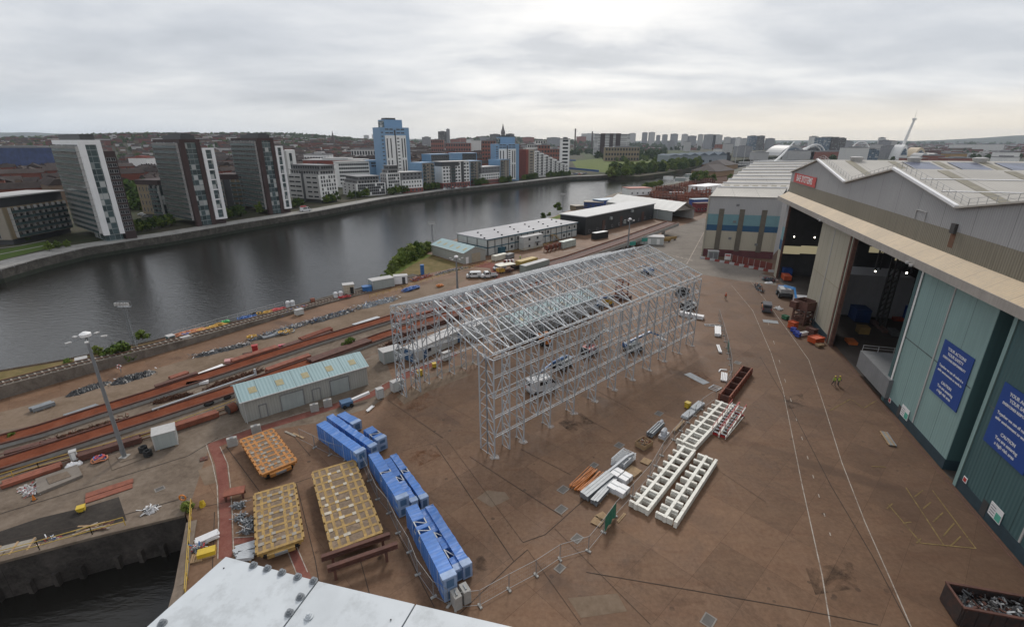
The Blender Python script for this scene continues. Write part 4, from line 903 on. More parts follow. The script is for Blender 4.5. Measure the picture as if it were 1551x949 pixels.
# among and behind the flats on the left
n=0;tp=0
while n<115 and tp<6000:
 tp+=1;reg=rt.choice([(0,86,226,262),(186,238,218,262),(290,352,214,290),(180,470,212,240),(430,470,215,240),(640,900,214,226),(0,300,216,232),(195,235,262,325)])
 px=rt.uniform(reg[0],reg[1]);py=rt.uniform(reg[2],reg[3]);p=GT(px,py)
 if not p or edge_dist(p.xy)<70:continue
 if any((p.x-a)**2+(p.y-b)**2<420 for a,b in TPOS):continue
 tree(T_FAR[n%2],p-Vector((0,0,.6)),rt.uniform(.6,1.15),'dark green tree standing among the tenements across the river','trees among the tenements');n+=1
 # far woodland reading as one mass
pos=[((x+rt.uniform(-14,14),y+rt.uniform(-9,9),z-1),rt.uniform(.5,.95))for x,y,z in GAPS for q in range(2)]
while len(pos)<3600:
 m=rt.choice(MOUNDS+[None]*4)
 if m:x=rt.gauss(m[0],m[3]*.6);y=rt.gauss(m[1],m[4]*.6)
 else:y=rt.uniform(1500,7500);x=rt.uniform(-1.1,1.25)*y
 if y<900 or(0.34*y<x<0.75*y and y<2500)or(y<2100 and x>-150):continue
 pos.append(((x,y,hill_h(x,y)-1),rt.uniform(.6,1.3)*(1 if y<3500 else 2.2)))
leaf_mass('distant_woodland','far woods and street trees between the roofs',pos,L2,[T_LOW])
# near bank bushes
for px,py,s,k,lab in((185,546,1.5,0,'large round bush on the quay grass near the tall floodlight mast'),(216,513,.8,0,'small bush at the water edge beside the lattice mast'),(530,525,.85,1,'lone green bush between the rust-red slipway strips'),(104,552,.5,0,'tiny bush on the quay grass at the left'),(845,318,1.6,0,'round bush on the river edge near the blue cabins'),(832,327,.9,1,'low bush beside the round one on the river edge'),(822,330,1.0,0,'low bush growing on the grassy river slope'),(148,535,.6,1,'small bush beside the white framed gate on the quay'),(20,664,.4,1,'weed clump at the left end of the slipway'),(284,772,.45,1,'weed clump growing on the dock corner')):
 tree(T_BUSH[k],G(px,py),s,lab,name='bush')
for k,(px,py,s)in enumerate(((604,397,1.1),(598,408,1.3),(612,400,1.7),(622,391,1.9),(632,387,1.8),(640,384,1.6),(648,380,1.5),(610,391,1.6),(628,384,1.5),(592,413,.9),(586,418,.8),(578,424,.7),(606,402,1.2),(617,396,1.3),(636,388,1.2),(601,402,1.4),(625,395,1.2))):
 tree(T_BUSH[k%2],G(px,py),s*.95,'leafy bush in the thicket at the river end of the green-roofed shed','bushes in the thicket by the river',name='bush')
for k in range(16):
 px=972+rt.random()*38;py=285.5-(px-972)*.17-rt.random()*2;tree(T_BUSH[k%2],G(px,py),rt.uniform(1.1,1.7),'low bush on the river edge by the rusty stockyard','bushes by the rusty stockyard',name='bush')
for px,py,s in((1052,273,3.0),(1060,271,3.4),(1068,271,3.0),(1080,273,2.2),(1106,272,2.0),(1062,275,2.4)):
 tree(T_BUSH[0],G(px,py),s,'dark bush beside the brown-roofed sheds','bushes beside the brown-roofed sheds',name='bush')
 # ------------------------------------------------------------------ landmarks up the river
def museum():
 A,B=G(1014,249),G(1106,248);L=(B-A).length;rz=math.atan2(B.y-A.y,B.x-A.x)
 o=thing('museum_hall','long grey zinc hall with zigzag roofline and dark pointed end on the far waterfront','museum',A,rz)
 h=HZ(1060,233,A.y);n=6;b=MB()
 MB().b2((0,0,0),(L*.93,46,h*.84)).build('wall',mat('zinc_wall',(0.24,0.27,0.30),0.5),o)
 for k in range(n):
  x0,x1=L*.93*k/n,L*.93*(k+1)/n;rise=h*(.96+.2*k/(n-1));b.xprism([(x0,h*.84+.003),(x1,h*.84+.003),((x0+x1)/2,rise)],-1,47,0,axis='y')
 b.build('roof',mat('zinc_roof',(0.13,0.155,0.18),0.85,spec=.08),o)
 g=MB();k=L*.935
 while k<L:g.b2((k,-2+(k%3),0),(k+L*.008,8,h*random.uniform(.6,1.3)));k+=L*.011
 g.build('dark_end',M_DGREY,o)
 for k in range(5):link_mesh('window',win_mesh(5,4)[0],o,(L*(.3+.12*k),0,5))
museum()
def ship():
 p=G(1124,249);o=thing('tall_ship','white-masted tall ship moored beside the grey zinc hall','ship',p,rad(10));b=MB()
 b.prism([(-26,-4),(22,-4),(30,0),(22,4),(-26,4)],-4.4,-1);b.build('hull',M_DGREY,o)
 for x in(-14,2,16):MB().tube([(x,0,-.99),(x,0,31)],[.7,.35],6).build('mast',M_LGREY,o)
 for k,(px,py,lab,mt)in enumerate(((1076,251.5,'small green boat moored by the pontoon',mat('boat_green',(.05,.25,.2))),(1068,252,'small orange boat at the pontoon',mat('boat_orange',(.5,.12,.04))),(1084,252.3,'small white boat moored right of the green one',M_WHT))):
  q=G(px,py,WZ);q.z=WZ+.3;o=thing('boat',lab,'boat',q,rad(8));MB().prism([(-6,-2),(5,-2),(9,0),(5,2),(-6,2)],0,2).build('hull',mt,o);MB().b2((-3,-1.4,2.003),(2,1.4,4)).build('cabin',M_WHT,o)
 a,b_=G(1056,253),G(1112,250.5);o=thing('pontoon','long pale pontoon on the far waterfront','pontoon',((a.x+b_.x)/2,(a.y+b_.y)/2,WZ),math.atan2(b_.y-a.y,b_.x-a.x));L=(b_-a).length
 MB().b2((-L/2,-2,0.05),(L/2,2,1.6)).build('deck',M_LGREY,o);MB().b2((-L/2,-.2,1.603),(L/2,.2,2.8)).build('railing',M_WHT,o)
ship()
def at_far(px,Y):r=ray(px,225);x=r.x/r.y*Y;return Vector((x,Y,0))
def bridge_mast():
 a,b=at_far(1171,950),at_far(1185,1050);o=thing('bridge_pylon','white leaning bridge pylon rising from the far river bend','bridge',a)
 MB().tube([(0,0,-5),((b-a).x*.5,30,14),((b-a).x,60,HZ(1185,214,1010))],[2.4,2.0,.8],8).build('pylon',M_WHT,o);MB().b2((-60,-3,1),(60,3,2.5)).build('deck',M_LGREY,o)
bridge_mast()
def science():
 p=at_far(1366,1150);h1=HZ(1373,182,1150);o=thing('observation_tower','tall slim white observation tower leaning right on the skyline','tower',p)
 dx=(1373-1363)/F*1150;MB().tube([(-dx*.3,0,0),(dx*.7,0,h1)],[3.6,2.2],8).build('mast',M_WHT,o);MB().tube([(-dx*.3+5,4,0),(dx*.6,2,h1*.9)],[1.2,.8],6).build('stay',M_LGREY,o);MB().cyl((dx*.7,0,h1+2),4.0,4,10).build('cabin',M_WHT,o);MB().tube([(dx*.7,0,h1+4.01),(dx*.75,0,h1+20)],[.5,.2],5).build('antenna',M_WHT,o)
 def shell(label,px,Y,wpx,top,mt,name,nseg=10,dep=30):
  c=at_far(px,Y);w_=wpx/F*Y;h=HZ(px,top,Y);o=thing(name,label,'building',c);b=MB();pr=[(-w_/2+w_*k/nseg,max(.2,h*math.sin(PI*k/nseg)**.75))for k in range(nseg+1)]
  b.xprism([(a,z)for a,z in pr]+[(w_/2,0),(-w_/2,0)],0,dep,0,axis='y');b.build('shell',mt,o);g=MB();g.xprism([(a*.8,z*.75+.5)for a,z in pr[1:-1]],-1.2,-.003,0,axis='y');g.build('glazing',CW3,o)
 shell('white rounded dome at the foot of the observation tower',1371,1120,13,219.5,M_WHT,'dome_hall');shell('cream curved shell building right of the observation tower',1396,1130,20,223.5,mat('cream_shell',(.55,.45,.32)),'shell_hall');shell('low silver curved building right of the cream shell',1420,1120,14,232,M_LGREY,'shell_hall');shell('small grey curved hall left of the cream shell',1404,1090,16,232,M_LGREY,'shell_hall')
 # striped nested shells of the concert hall
 c=at_far(1235,1480);o=thing('concert_hall','white striped nested arches left of the blue glass hotel','concert hall',c)
 for k in range(5):
  R=30-k*3.2;b=MB();b.tube([(R*math.cos(PI*j/12)-8*k*.4,k*7,R*.95*math.sin(PI*j/12)+1)for j in range(13)],2.2,5);b.build('rib',M_WHT,o)
 MB().xprism([(24*math.cos(PI*j/10),22*math.sin(PI*j/10))for j in range(11)],6,44,0,axis='y').build('shell',M_DGREY,o)
 a,b_=at_far(1289,1500),at_far(1320,1500);o=thing('arch_bridge','white bow-shaped arch bridge on the skyline','bridge',(a+b_)/2);w_=(b_-a).length/2;h=HZ(1304,214.5,1500)
 MB().tube([(-w_*math.cos(PI*j/16),6*math.sin(PI*j/16),h*math.sin(PI*j/16))for j in range(17)],1.8,6).build('arch',M_WHT,o);MB().b2((-w_*1.2,-5,6),(w_*1.2,5,8)).build('deck',M_LGREY,o)
 for j in range(3,14):MB().tube([(-w_*math.cos(PI*j/16),6*math.sin(PI*j/16),h*math.sin(PI*j/16)-1.8),(-w_*math.cos(PI*j/16),0,8.01)],.25,4).build('hanger',M_WHT,o)
 # the big smooth hall
 shell('big pale curved arena roof up the river',1203,1420,40,220.0,mat('arena_roof',(.33,.33,.33),.5),'arena',14,90)
 for px,yt,Y,wpx,mt,lab in((1300,224,1000,34,CW5,'long pale studio block below the white bow bridge'),(1322,226,1050,22,CW3,'glass office block left of the observation tower'),(1352,222,1150,16,CW2,'grey office block behind the observation tower'),(1260,230,1150,60,CW4,'long low brick block behind the hall gable'),(1455,233,1000,26,mat('orange_shed',(.32,.2,.08)),'ochre shed among trees at the right'),(1425,236,950,20,CW4,'brick block left of the ochre shed'),(1395,240,900,30,CW4,'low brick block in front of the cream shell'),(1462,240,850,40,CW4,'long brick block in front of the ochre shed'),(1536,231,850,24,M_WHT,'white flat-roofed building at the right edge'),(1538,238.5,780,24,M_WHT,'lower white building in front of the flat-roofed one at the right edge'),(1500,219,1900,40,CW5,'long white shed far off on the right'),(1458,219,2200,30,CW5,'long pale shed far off, left of the right-edge hill'),(1330,219,1500,12,CW1,'pale office block between the bow bridge and the observation tower'),(1155,231,1150,22,CW1,'pale warehouse beyond the river bend'),(1128,222,1300,22,CW2,'long grey warehouse behind the tall ship'),(1090,226,1250,8,CW5,'white block behind the zinc hall'),(1215,229,1150,40,M_LGREY,'low pale exhibition shed up the river')):
  town_bld('town_block',lab,'building',px-wpx/2,px+wpx/2,yt,Y,mt,D=22)
science()
pos=[]
while len(pos)<130:
 px=rt.uniform(1080,1551);py=rt.uniform(217,243);p=G(px,py)
 if p.y<560 or p.y>2600 or(px<1260 and py>228):continue
 pos.append((p,rt.uniform(.6,.95)))
leaf_mass('town_woodland','dark mass of trees in the town beyond the big hall roof',pos,L2)
mb=MB()
for k in range(420):
 px=rt.uniform(1090,1600);py=rt.uniform(214.5,240);p=G(px,py)
 if p.y<650 or(px<1262 and py>226):continue
 L=rt.uniform(14,50);h=rt.uniform(5,11);r=rt.uniform(-.5,.5);mb.box((p.x,p.y,h/2),(L,12,h),r,rt.choice([0,0,1,2]));mb.box((p.x,p.y,h+.6),(L*.97,9,1.2),r,rt.choice([3,3,2]))
tag(mb.build('distant_town',[M_SANDR,M_SANDB,M_LGREY,M_SLATE]),kind='stuff',label='mass of low town roofs beyond the big hall',cat='town')
# blue hoardings, promenade furniture on the far bank
M_HOARD=mat('blue_hoarding',(0.045,0.11,0.28),0.6)
for a,b,lab in(((846,243),(872,244),'short blue hoarding below the white slab tower'),((861,256),(907,260.5),'long blue hoarding in front of the meadow')):
 A,B=G(*a),G(*b);o=thing('hoarding',lab,'hoarding',A,math.atan2(B.y-A.y,B.x-A.x));L=(B-A).length;MB().b2((0,-.06,0),(L,.06,2.6)).build('panel',M_HOARD,o);k=0
 while k<L:MB().b2((k,.063,0),(k+.2,.3,2.5)).build('post',M_DGREY,o);k+=L/8
 # ------------------------------------------------------------------ the big ship hall
M_CLAD=ribbed('grey_cladding_sheet',(0.35,0.345,0.345),0.45,1,depth=0.5,panel=7.2,streak=0.25)
M_BAND=ribbed('weathered_brown_band',(0.225,0.20,0.15),0.45,1,depth=0.6,streak=0.6,dirt=(0.10,0.085,0.06))
M_CANOPY=ribbed('stained_canopy_sheet',(0.40,0.285,0.155),0.45,1,depth=0.45,streak=0.45,dirt=(.2,.16,.11),panel=4.3,var=0.2)
M_FASCIA=mat('grey_fascia',(0.33,0.30,0.27),0.7,var=0.12,streak=0.3)
M_ROOFS=ribbed('pale_roof_sheet',(0.44,0.41,0.365),0.5,0,depth=0.5,var=0.14,panel=8.0)
M_ROOFT=mat('stained_rooflight',(0.22,0.195,0.14),0.6,var=0.25)
M_SOLAR=curtain('solar_panel',(0.10,0.11,0.16),(0.17,0.175,0.2),1.0,1.6,0.05,rough=0.2,lit=0.0)
M_CREAM=ribbed('cream_door_sheet',(0.40,0.37,0.29),0.5,1,depth=0.35,panel=3.0,streak=0.3,var=0.07)
M_TEAL=ribbed('teal_door_sheet',(0.25,0.375,0.36),0.5,1,bump=.25,depth=0.15,panel=4.5,streak=0.3,var=0.08)
M_TEALD=ribbed('dark_teal_door_sheet',(0.06,0.125,0.13),0.5,1,depth=0.25,panel=4.5,streak=0.35,var=0.08)
M_NAVY=mat('navy_kick_plate',(0.025,0.05,0.065),0.6)
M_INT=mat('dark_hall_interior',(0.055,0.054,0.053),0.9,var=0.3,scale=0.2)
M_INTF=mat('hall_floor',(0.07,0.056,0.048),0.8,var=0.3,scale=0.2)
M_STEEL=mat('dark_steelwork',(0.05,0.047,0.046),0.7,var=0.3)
M_RUST=mat('rusty_steel',(0.13,0.062,0.045),0.8,var=0.35,scale=1.2,dirt=(0.06,0.035,0.03))
M_LAMP=emis('hall_lamp_glow',(1.0,0.9,0.72),7.0)
M_LITW=emis('hall_window_daylight_glow',(0.55,0.48,0.30),0.3)  # emission stands in for daylight coming through the panes
M_SIGNB=mat('blue_sign',(0.014,0.062,0.27),0.5,var=0.08)
M_SIGNR=mat('red_sign',(0.50,0.045,0.04),0.5,var=0.08)
M_LETTER=mat('white_lettering',(0.75,0.75,0.74),0.5,var=0.03)
HA=Vector((84.0,151.0,0));HB=Vector((51.5,37.0,0));HD=(HB-HA).normalized();HN=Vector((-HD.y,HD.x,0))
HRZ=math.atan2(HN.y,HN.x)
def hs(s):return-s
hall=thing('ship_hall','huge grey shipbuilding hall with zigzag gables and tall sliding doors along the right','ship hall',HA,HRZ)
S0,S1,ZB,ZC=2.2,150.0,25.6,28.6
def hb(name,m,*boxes,parent=None):
 b=MB()
 for(x0,s0,z0),(x1,s1,z1)in boxes:b.b2((x0,-s0,z0),(x1,-s1,z1))
 return b.build(name,m,parent or hall)
hb('weathered_band',M_BAND,((0,S0,ZB),(.35,S1,ZC)))
PK=[(2.2,31.3),(25.3,35.5),(47.0,31.7),(68.3,35.5),(89.5,31.7),(111,35.5),(132.5,31.7),(150,35.2)]
b=MB();prof=[(-s,z)for s,z in PK]+[(-S1,ZC+.003),(-S0,ZC+.003)]
for a,c in zip(PK,PK[1:]):b.add([(x,-s,z)for x in(0.02,.37)for s,z in((a[0],ZC+.003),(c[0],ZC+.003),(c[0],c[1]),(a[0],a[1]))],[(0,1,2,3),(7,6,5,4),(3,2,6,7)])
b.build('gable_wall',M_CLAD,hall)
b=MB();b.add([(x,-s,z)for s in(S0,S1)for x,z in((0,ZB),(-2.3,24.1),(-2.3,23.1),(-2.15,23.1),(-2.15,23.95),(0,25.4))],[(0,1,7,6),(5,4,10,11),(0,5,4,1),(6,7,10,11)])
b.build('canopy',M_CANOPY,hall)
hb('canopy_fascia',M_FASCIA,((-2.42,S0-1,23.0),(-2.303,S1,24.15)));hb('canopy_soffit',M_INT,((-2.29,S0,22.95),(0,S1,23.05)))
DEP=62
rf=MB()
for(a,c)in zip(PK,PK[1:]):
 rf.add([(x,-s,z+.02)for x,s,z in((-.5,a[0],a[1]),(-.5,c[0],c[1]),(DEP,c[0],c[1]),(DEP,a[0],a[1]))]+[(x,-s,z-.2)for x,s,z in((-.5,a[0],a[1]),(-.5,c[0],c[1]),(DEP,c[0],c[1]),(DEP,a[0],a[1]))],[(0,1,2,3),(4,5,1,0),(7,6,5,4)])
rf.build('roof',M_ROOFS,hall)
def slope_pt(x,s):
 for a,c in zip(PK,PK[1:]):
  if a[0]<=s<=c[0]:return(x,-s,a[1]+(c[1]-a[1])*(s-a[0])/(c[0]-a[0]))
def on_roof(name,m,x0,x1,s0,s1,lift,th=.06,parent=None):
 q=[slope_pt(x0,s0),slope_pt(x0,s1),slope_pt(x1,s1),slope_pt(x1,s0)]
 vs_=[(p[0],p[1],p[2]+lift)for p in q]+[(p[0],p[1],p[2]+lift+th)for p in q]
 return MB().add(vs_,[(3,2,1,0),(4,5,6,7),(0,1,5,4),(1,2,6,5),(2,3,7,6),(3,0,4,7)]).build(name,m,parent or hall)
for s0,s1 in((26.5,46),(69.5,88.5),(48.5,67)):
 for x in(5.5,14.5,23.5,32.5,41.5):on_roof('rooflight_strip',M_ROOFT,x,x+1.5,s0,s1,.03)
for x in(17,26,35,44):on_roof('solar_panel_row',M_SOLAR,x+.0,x+5.5,27.5,36,.12);
for x in(17,25.5,34,42):on_roof('solar_panel_row',M_SOLAR,x+.2,x+5.2,71.5,86,.14)
for s0 in(75,82):on_roof('walkway',M_WHT2,1,DEP-1,s0,s0+.22,.07)
for x,s in((20,26),(33,26),(46,26),(8,26)):
 q=slope_pt(x,s);MB().tube([(q[0],q[1],q[2]-.2),(q[0],q[1],q[2]+.8),(q[0],q[1],q[2]+1.0)],[1.1,1.5,.7],12).build('roof_vent',M_LGREY,hall)
for a,c in zip(PK,PK[1:]):
 if c[1]<a[1]:MB().bar((-.3,-a[0],a[1]+.1),(-.3,-c[0],c[1]+.1),.5,.35).build('verge_flashing',M_WHT2,hall)
pass
for a,c in zip(PK,PK[1:]):
 r=MB();n=12
 for k in range(n+1):
  s=a[0]+(c[0]-a[0])*k/n;z=a[1]+(c[1]-a[1])*k/n;r.bar((.9,-s,z),(.9,-s,z+1.1),.06)
 for dz in(.55,1.1):r.bar((.9,-a[0],a[1]+dz),(.9,-c[0],c[1]+dz),.05)
 r.build('roof_railing',M_LGREY,hall)
 # shell and inside
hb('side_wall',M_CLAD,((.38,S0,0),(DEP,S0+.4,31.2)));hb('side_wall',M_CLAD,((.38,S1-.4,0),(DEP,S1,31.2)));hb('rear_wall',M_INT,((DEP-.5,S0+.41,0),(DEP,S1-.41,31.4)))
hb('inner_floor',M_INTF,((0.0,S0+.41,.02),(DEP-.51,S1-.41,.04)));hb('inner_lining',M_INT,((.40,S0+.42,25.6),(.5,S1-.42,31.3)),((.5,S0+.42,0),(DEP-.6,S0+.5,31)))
def on_lining(px,py,s=S0+.53):
 r=ray(px,py);q=HA+HD*s;k=(q.x*HD.x+q.y*HD.y)/(r.x*HD.x+r.y*HD.y);p=Vector((0,0,CAMH))+r*k;return(p-HA).dot(HN),p.z
for a,c in(((1188,371),(1211,386)),((1214,371),(1242,386)),((1318,373),(1344,384)),((1358,384),(1372,396))):
 (x0,z0),(x1,z1)=on_lining(*a),on_lining(*c)
 if x1>x0+.3 and x1<DEP:zm=(on_lining((a[0]+c[0])/2,a[1])[1]+on_lining((a[0]+c[0])/2,c[1])[1])/2;dz=abs(on_lining((a[0]+c[0])/2,a[1])[1]-zm)*.8;hb('side_window',M_LITW,((x0,S0+.505,zm-dz),(x1,S0+.53,zm+dz)))
for s in(22,44,62,72,84):
 for x in(14,30,46):
  b=MB()
  for dx in(-.5,.5):b.bar((x+dx,-s,.05),(x+dx,-s,30),.35)
  z=1.0
  while z<29:b.bar((x-.5,-s,z),(x+.5,-s,z+1.4),.16);z+=1.4
  b.build('inner_column',M_STEEL,hall)
for x in(12,26,40):hb('crane_girder',M_STEEL,((x,S0+1,20.5),(x+1.2,S1-1,22.0)))
for s in(44,84):hb('crane_rail',M_STEEL,((1,s,18.2),(DEP-1,s+.8,19.4)))
# the white posts and sills at the ends of the openings
hb('door_post',M_CREAM,((-.2,4.2,0),(.3,7.2,8.6)));hb('door_post',mat('teal_band',(0.15,0.28,0.31),.6,var=.08),((-.2,4.2,11.603),(.3,7.2,15.5)));hb('door_post',mat('blue_band',(0.022,0.085,0.17),.6,var=.08),((-.2,4.2,8.603),(.3,7.2,11.6)));hb('door_post',M_CLAD,((-.2,4.2,15.503),(.3,7.2,23.0)));hb('door_jamb',M_RUST,((-.25,7.203,0),(.3,7.6,23)))
# sliding doors
def door(name_lab,s0,s1,x,m,kick,ncols,th=1.4,seams=(),mend=None):
 w_=s1-s0;b=MB()
 for k in range(ncols):b.b2((0,-(w_*k/ncols+.03),1.5),(th,-(w_*(k+1)/ncols-.03),23.0),0)
 o=b.build('sliding_door',m,hall,(x,-s0,0));o['label']=name_lab;MB().b2((-.06,0,.03),(th+.05,-w_,1.497)).build('kick_plate',kick,o)
 for k in range(1,ncols):MB().b2((-.1,-(w_*k/ncols-.12),1.6),(-.003,-(w_*k/ncols+.12),22.9)).build('seam_strip',M_LGREY,o)
 for k in range(ncols):MB().b2((-.03,-(w_*k/ncols+.2),11.6),(-.003,-(w_*(k+1)/ncols-.2),11.75)).build('joint_strip',mat('joint_shade_'+m.name,(0.09,0.12,0.12)if 'teal' in m.name else(0.3,0.27,0.2),.7),o)
 return o,w_
dc,wc=door('tall cream sliding door between the two open bays',42.2,60.2,-1.2,M_CREAM,M_NAVY,2)
for y0 in(wc+.02,wc+1.6):MB().b2((-.15,-y0,0),(.5,-y0-.65,23)).build('edge_post',M_RUST,dc)
MB().b2((.0,-wc-.68,.03),(.4,-wc-1.58,23)).build('edge_panel',mat('pale_green_edge',(.33,.38,.30),.6),dc)
MB().b2((-.09,-8.2,.2),(-.065,-9.0,2.1)).build('wicket_door',M_DGREY,dc)
dt_,wt=door('tall light-teal sliding door carrying a blue safety sign',85.5,103.2,0.0,M_TEAL,M_NAVY,2,th=1.9)
MB().b2((-.12,.0,.05),(2.0,.9,23)).build('edge_post',M_TEALD,dt_);MB().b2((.05,-wt-.03,1.5),(1.95,-wt-.003,22.9)).build('edge_panel',M_TEALD,dt_);MB().b2((-.2,-.3,1.6),(-.13,-.75,22)).build('white_strip',M_WHT,dt_)  # edge panel: darker teal of the door end, with its shade painted in
MB().b2((-.09,-4.4,.2),(-.065,-5.2,2.1)).build('wicket_door',M_DGREY,dt_)
dd,wd_=door('dark teal sliding door cut by the right edge with a second blue sign',106.8,128,-.2,M_TEALD,M_NAVY,2,th=2.0)
MB().b2((-.09,-4.6,.2),(-.065,-5.5,2.1)).build('wicket_door',M_DGREY,dd);MB().b2((-.12,.0,.05),(2.1,.6,23)).build('edge_post',M_TEAL,dd)
def text(s,size,mt,parent,loc,rot,name='lettering',ext=.02,spacing=1.0,align='CENTER',bold=0.0):
 cu=bpy.data.curves.new('lettering','FONT');cu.body=s;cu.size=size;cu.align_x=align;cu.align_y='CENTER';cu.extrude=ext;cu.space_character=spacing;cu.offset=bold;cu.resolution_u=3
 o=bpy.data.objects.new('lettering',cu);COL.objects.link(o);bpy.context.view_layer.update()
 me=bpy.data.meshes.new_from_object(o.evaluated_get(bpy.context.evaluated_depsgraph_get()));bpy.data.objects.remove(o);bpy.data.curves.remove(cu)
 me.materials.clear();me.materials.append(mt);q=bpy.data.objects.new(name,me);COL.objects.link(q);q.parent=parent;q.location=loc;q.rotation_euler=rot;return q
TR=(PI/2,0,-PI/2)
def safety_sign(label,o_door,x,s_mid,zc,W=6.6,Hh=7.4):
 base=HA+HN*(x-.06)+HD*s_mid;o=thing('safety_sign',label,'sign',(base.x,base.y,zc-Hh/2),HRZ)
 MB().b2((-.06,-W/2,0),(0,W/2,Hh)).build('board',M_SIGNB,o)
 for k,(l,sz)in enumerate((('YOUR ACTIONS',.55),('YOUR SAFETY',.55),('EVERYONES RESPONSIBILITY',.40),('',.4),('Together we can all make it a',.46),('safer environment to work in',.46),('',.4),('CAUTION',.52),('You are entering',.52),('a high risk area',.52))):
  if l:text(l,sz,M_LETTER,o,(-.07,0,Hh-.85-k*.645),TR,bold=.008)
 return o
safety_sign('large blue safety sign with white lettering on the light-teal door',dt_,0.0,98.9,11.5)
safety_sign('large blue safety sign on the dark teal door, cut by the right edge',dd,-.2,111.5,11.5)
o=thing('name_sign','red sign with white capital letters on the hall gable','sign',HA+HD*16.7+HN*-.08+Vector((0,0,28.75)),HRZ)
MB().b2((-.08,-10.4,0),(0,10.4,2.5)).build('board',M_SIGNR,o);text('BAE SYSTEMS',2.35,M_LETTER,o,(-.1,0,1.25),TR,spacing=1.12,bold=.035)
for o_,x,s,z,w_,h,lab in((dt_,0.0,92.0,1.0,2.2,1.7,'small white and green notice low on the light-teal door'),(dd,-.2,113.6,1.2,2.0,1.6,'small white and green notice low on the dark teal door')):
 p=HA+HN*(x-.1)+HD*s;q=thing('door_notice',lab,'notice',(p.x,p.y,z),HRZ);MB().b2((-.05,-w_/2,0),(0,w_/2,h)).build('board',M_WHT2,q);MB().b2((-.07,-w_/2+.1,.1),(-.053,-.1,h*.6)).build('green_panel',mat('notice_green',(.1,.4,.3)),q)
 for k in range(4):MB().b2((-.07,.05,.25+k*.32),(-.053,w_/2-.15,.33+k*.32)).build('text_line',M_MGREY,q)
for x,s,z,lab in((0.0,87.2,.9,'small red fire point sign low on the light-teal door'),(-.2,107.9,1.6,'small red and white fire point sign low on the dark teal door')):
 p=HA+HN*(x-.1)+HD*s;q=thing('fire_sign',lab,'sign',(p.x,p.y,z),HRZ);MB().b2((-.05,-.35,0),(0,.35,.7)).build('board',M_WHT2,q);MB().b2((-.07,-.25,.1),(-.053,.25,.6)).build('red_panel',M_SIGNR,q)
p=HA+HD*75+HN*-.1
q=hb('wall_box',M_STEEL,((-.35,89.6,28.3),(-.003,90.6,29.6)));hb('rust_stain',mat('rust_run',(0.13,0.06,0.03),.8),((-.018,89.5,26.4),(-.004,90.7,28.29)));hb('ladder_frame',M_LGREY,((-.12,79.0,28.7),(-.003,79.1,30.1)),((-.12,82.0,28.7),(-.003,82.1,30.1)),((-.12,79.101,30.0),(-.003,81.999,30.1)))
for s in(43.4,86.2):
 b=MB();b.bar((-2.6,-s,23.3),(-2.6,-s-1.6,23.1),.12);b.cyl((-2.7,-s-1.5,23.15),.25,.3,8);b.cyl((-2.7,-s-.3,23.3),.25,.3,8);b.build('floodlight_bracket',M_LGREY,hall)
 # lamps that burn inside
for px,py,x in((1203,358,1.2),(1234,359,1.2),(1326,410,8),(1373.5,412.5,8)):
 r=ray(px,py);k=(HA+HN*x).dot(HN)/Vector((r.x,r.y,0)).dot(HN);P=Vector((0,0,CAMH))+r*k
 o=thing('hall_lamp','small lit lamp hanging in the dark of the open hall bay','lamp',P,HRZ,'lit lamps inside the hall');MB().tube([(0,0,-.22),(0,0,.1)],[.16,.11],8).build('bulb',M_LAMP,o);MB().tube([(0,0,.11),(0,0,.5)],[.3,.08],8).build('lamp_shade',M_STEEL,o);MB().bar((0,0,.5),(0,0,max(.8,20.5-P.z)),.05).build('rod',M_STEEL,o)
def hp(x,s,z=0):return HA+HN*x+HD*s+Vector((0,0,z))
# ship sections
M_HULL=mat('grey_primer_hull',(0.20,0.205,0.21),0.6,var=0.15,streak=0.3,scale=0.3);M_HULLW=mat('white_hull_section',(0.46,0.46,0.48),0.6,var=0.08,streak=.15)
o=thing('ship_section','grey ship deck section with railing poking out of the middle open bay','ship section',hp(2,75.5),HRZ);MB().b2((-2.6,1.0,1.2),(22,-11,4.4)).build('hull',M_HULL,o);b=MB()
for k in range(9):b.bar((-2.4+k*2.4,.8,4.4),(-2.4+k*2.4,.8,5.5),.06)
b.bar((-2.4,.8,5.5),(16.8,.8,5.5),.06);b.bar((-2.4,.8,5.0),(16.8,.8,5.0),.05);b.build('railing',M_LGREY,o);[MB().b2((x,-3,0.04),(x+.8,-2,1.197)).build('support',M_RUST,o)for x in(-1.5,6,14)]
o=thing('ship_section','large grey sheeted ship block standing deep inside the middle bay','ship section',hp(24,66),HRZ);MB().b2((0,0,3),(22,-26,13.5)).build('hull',M_HULL,o);MB().xprism([(0,13.503),(-26,13.503),(-20,16),(-5,16)],0,22).build('deck_cover',mat('grey_sheet',(.3,.3,.3),.7),o);[MB().b2((2,-y-1,.04),(4,-y,2.997)).build('support',M_STEEL,o)for y in(1,9,17,24)]
o=thing('ship_section','white ship block with low white ledge in the left open bay beside the cream door','ship section',hp(4,32.5),HRZ);MB().b2((0,0,.5),(16,-8.8,10.5)).build('hull',M_HULLW,o);MB().b2((-6.2,-3,.4),(-.003,-8.6,3.0)).build('ledge',M_HULLW,o);[MB().b2((x,-2,.04),(x+1,-1,.497)).build('support',M_STEEL,o)for x in(2,12)]
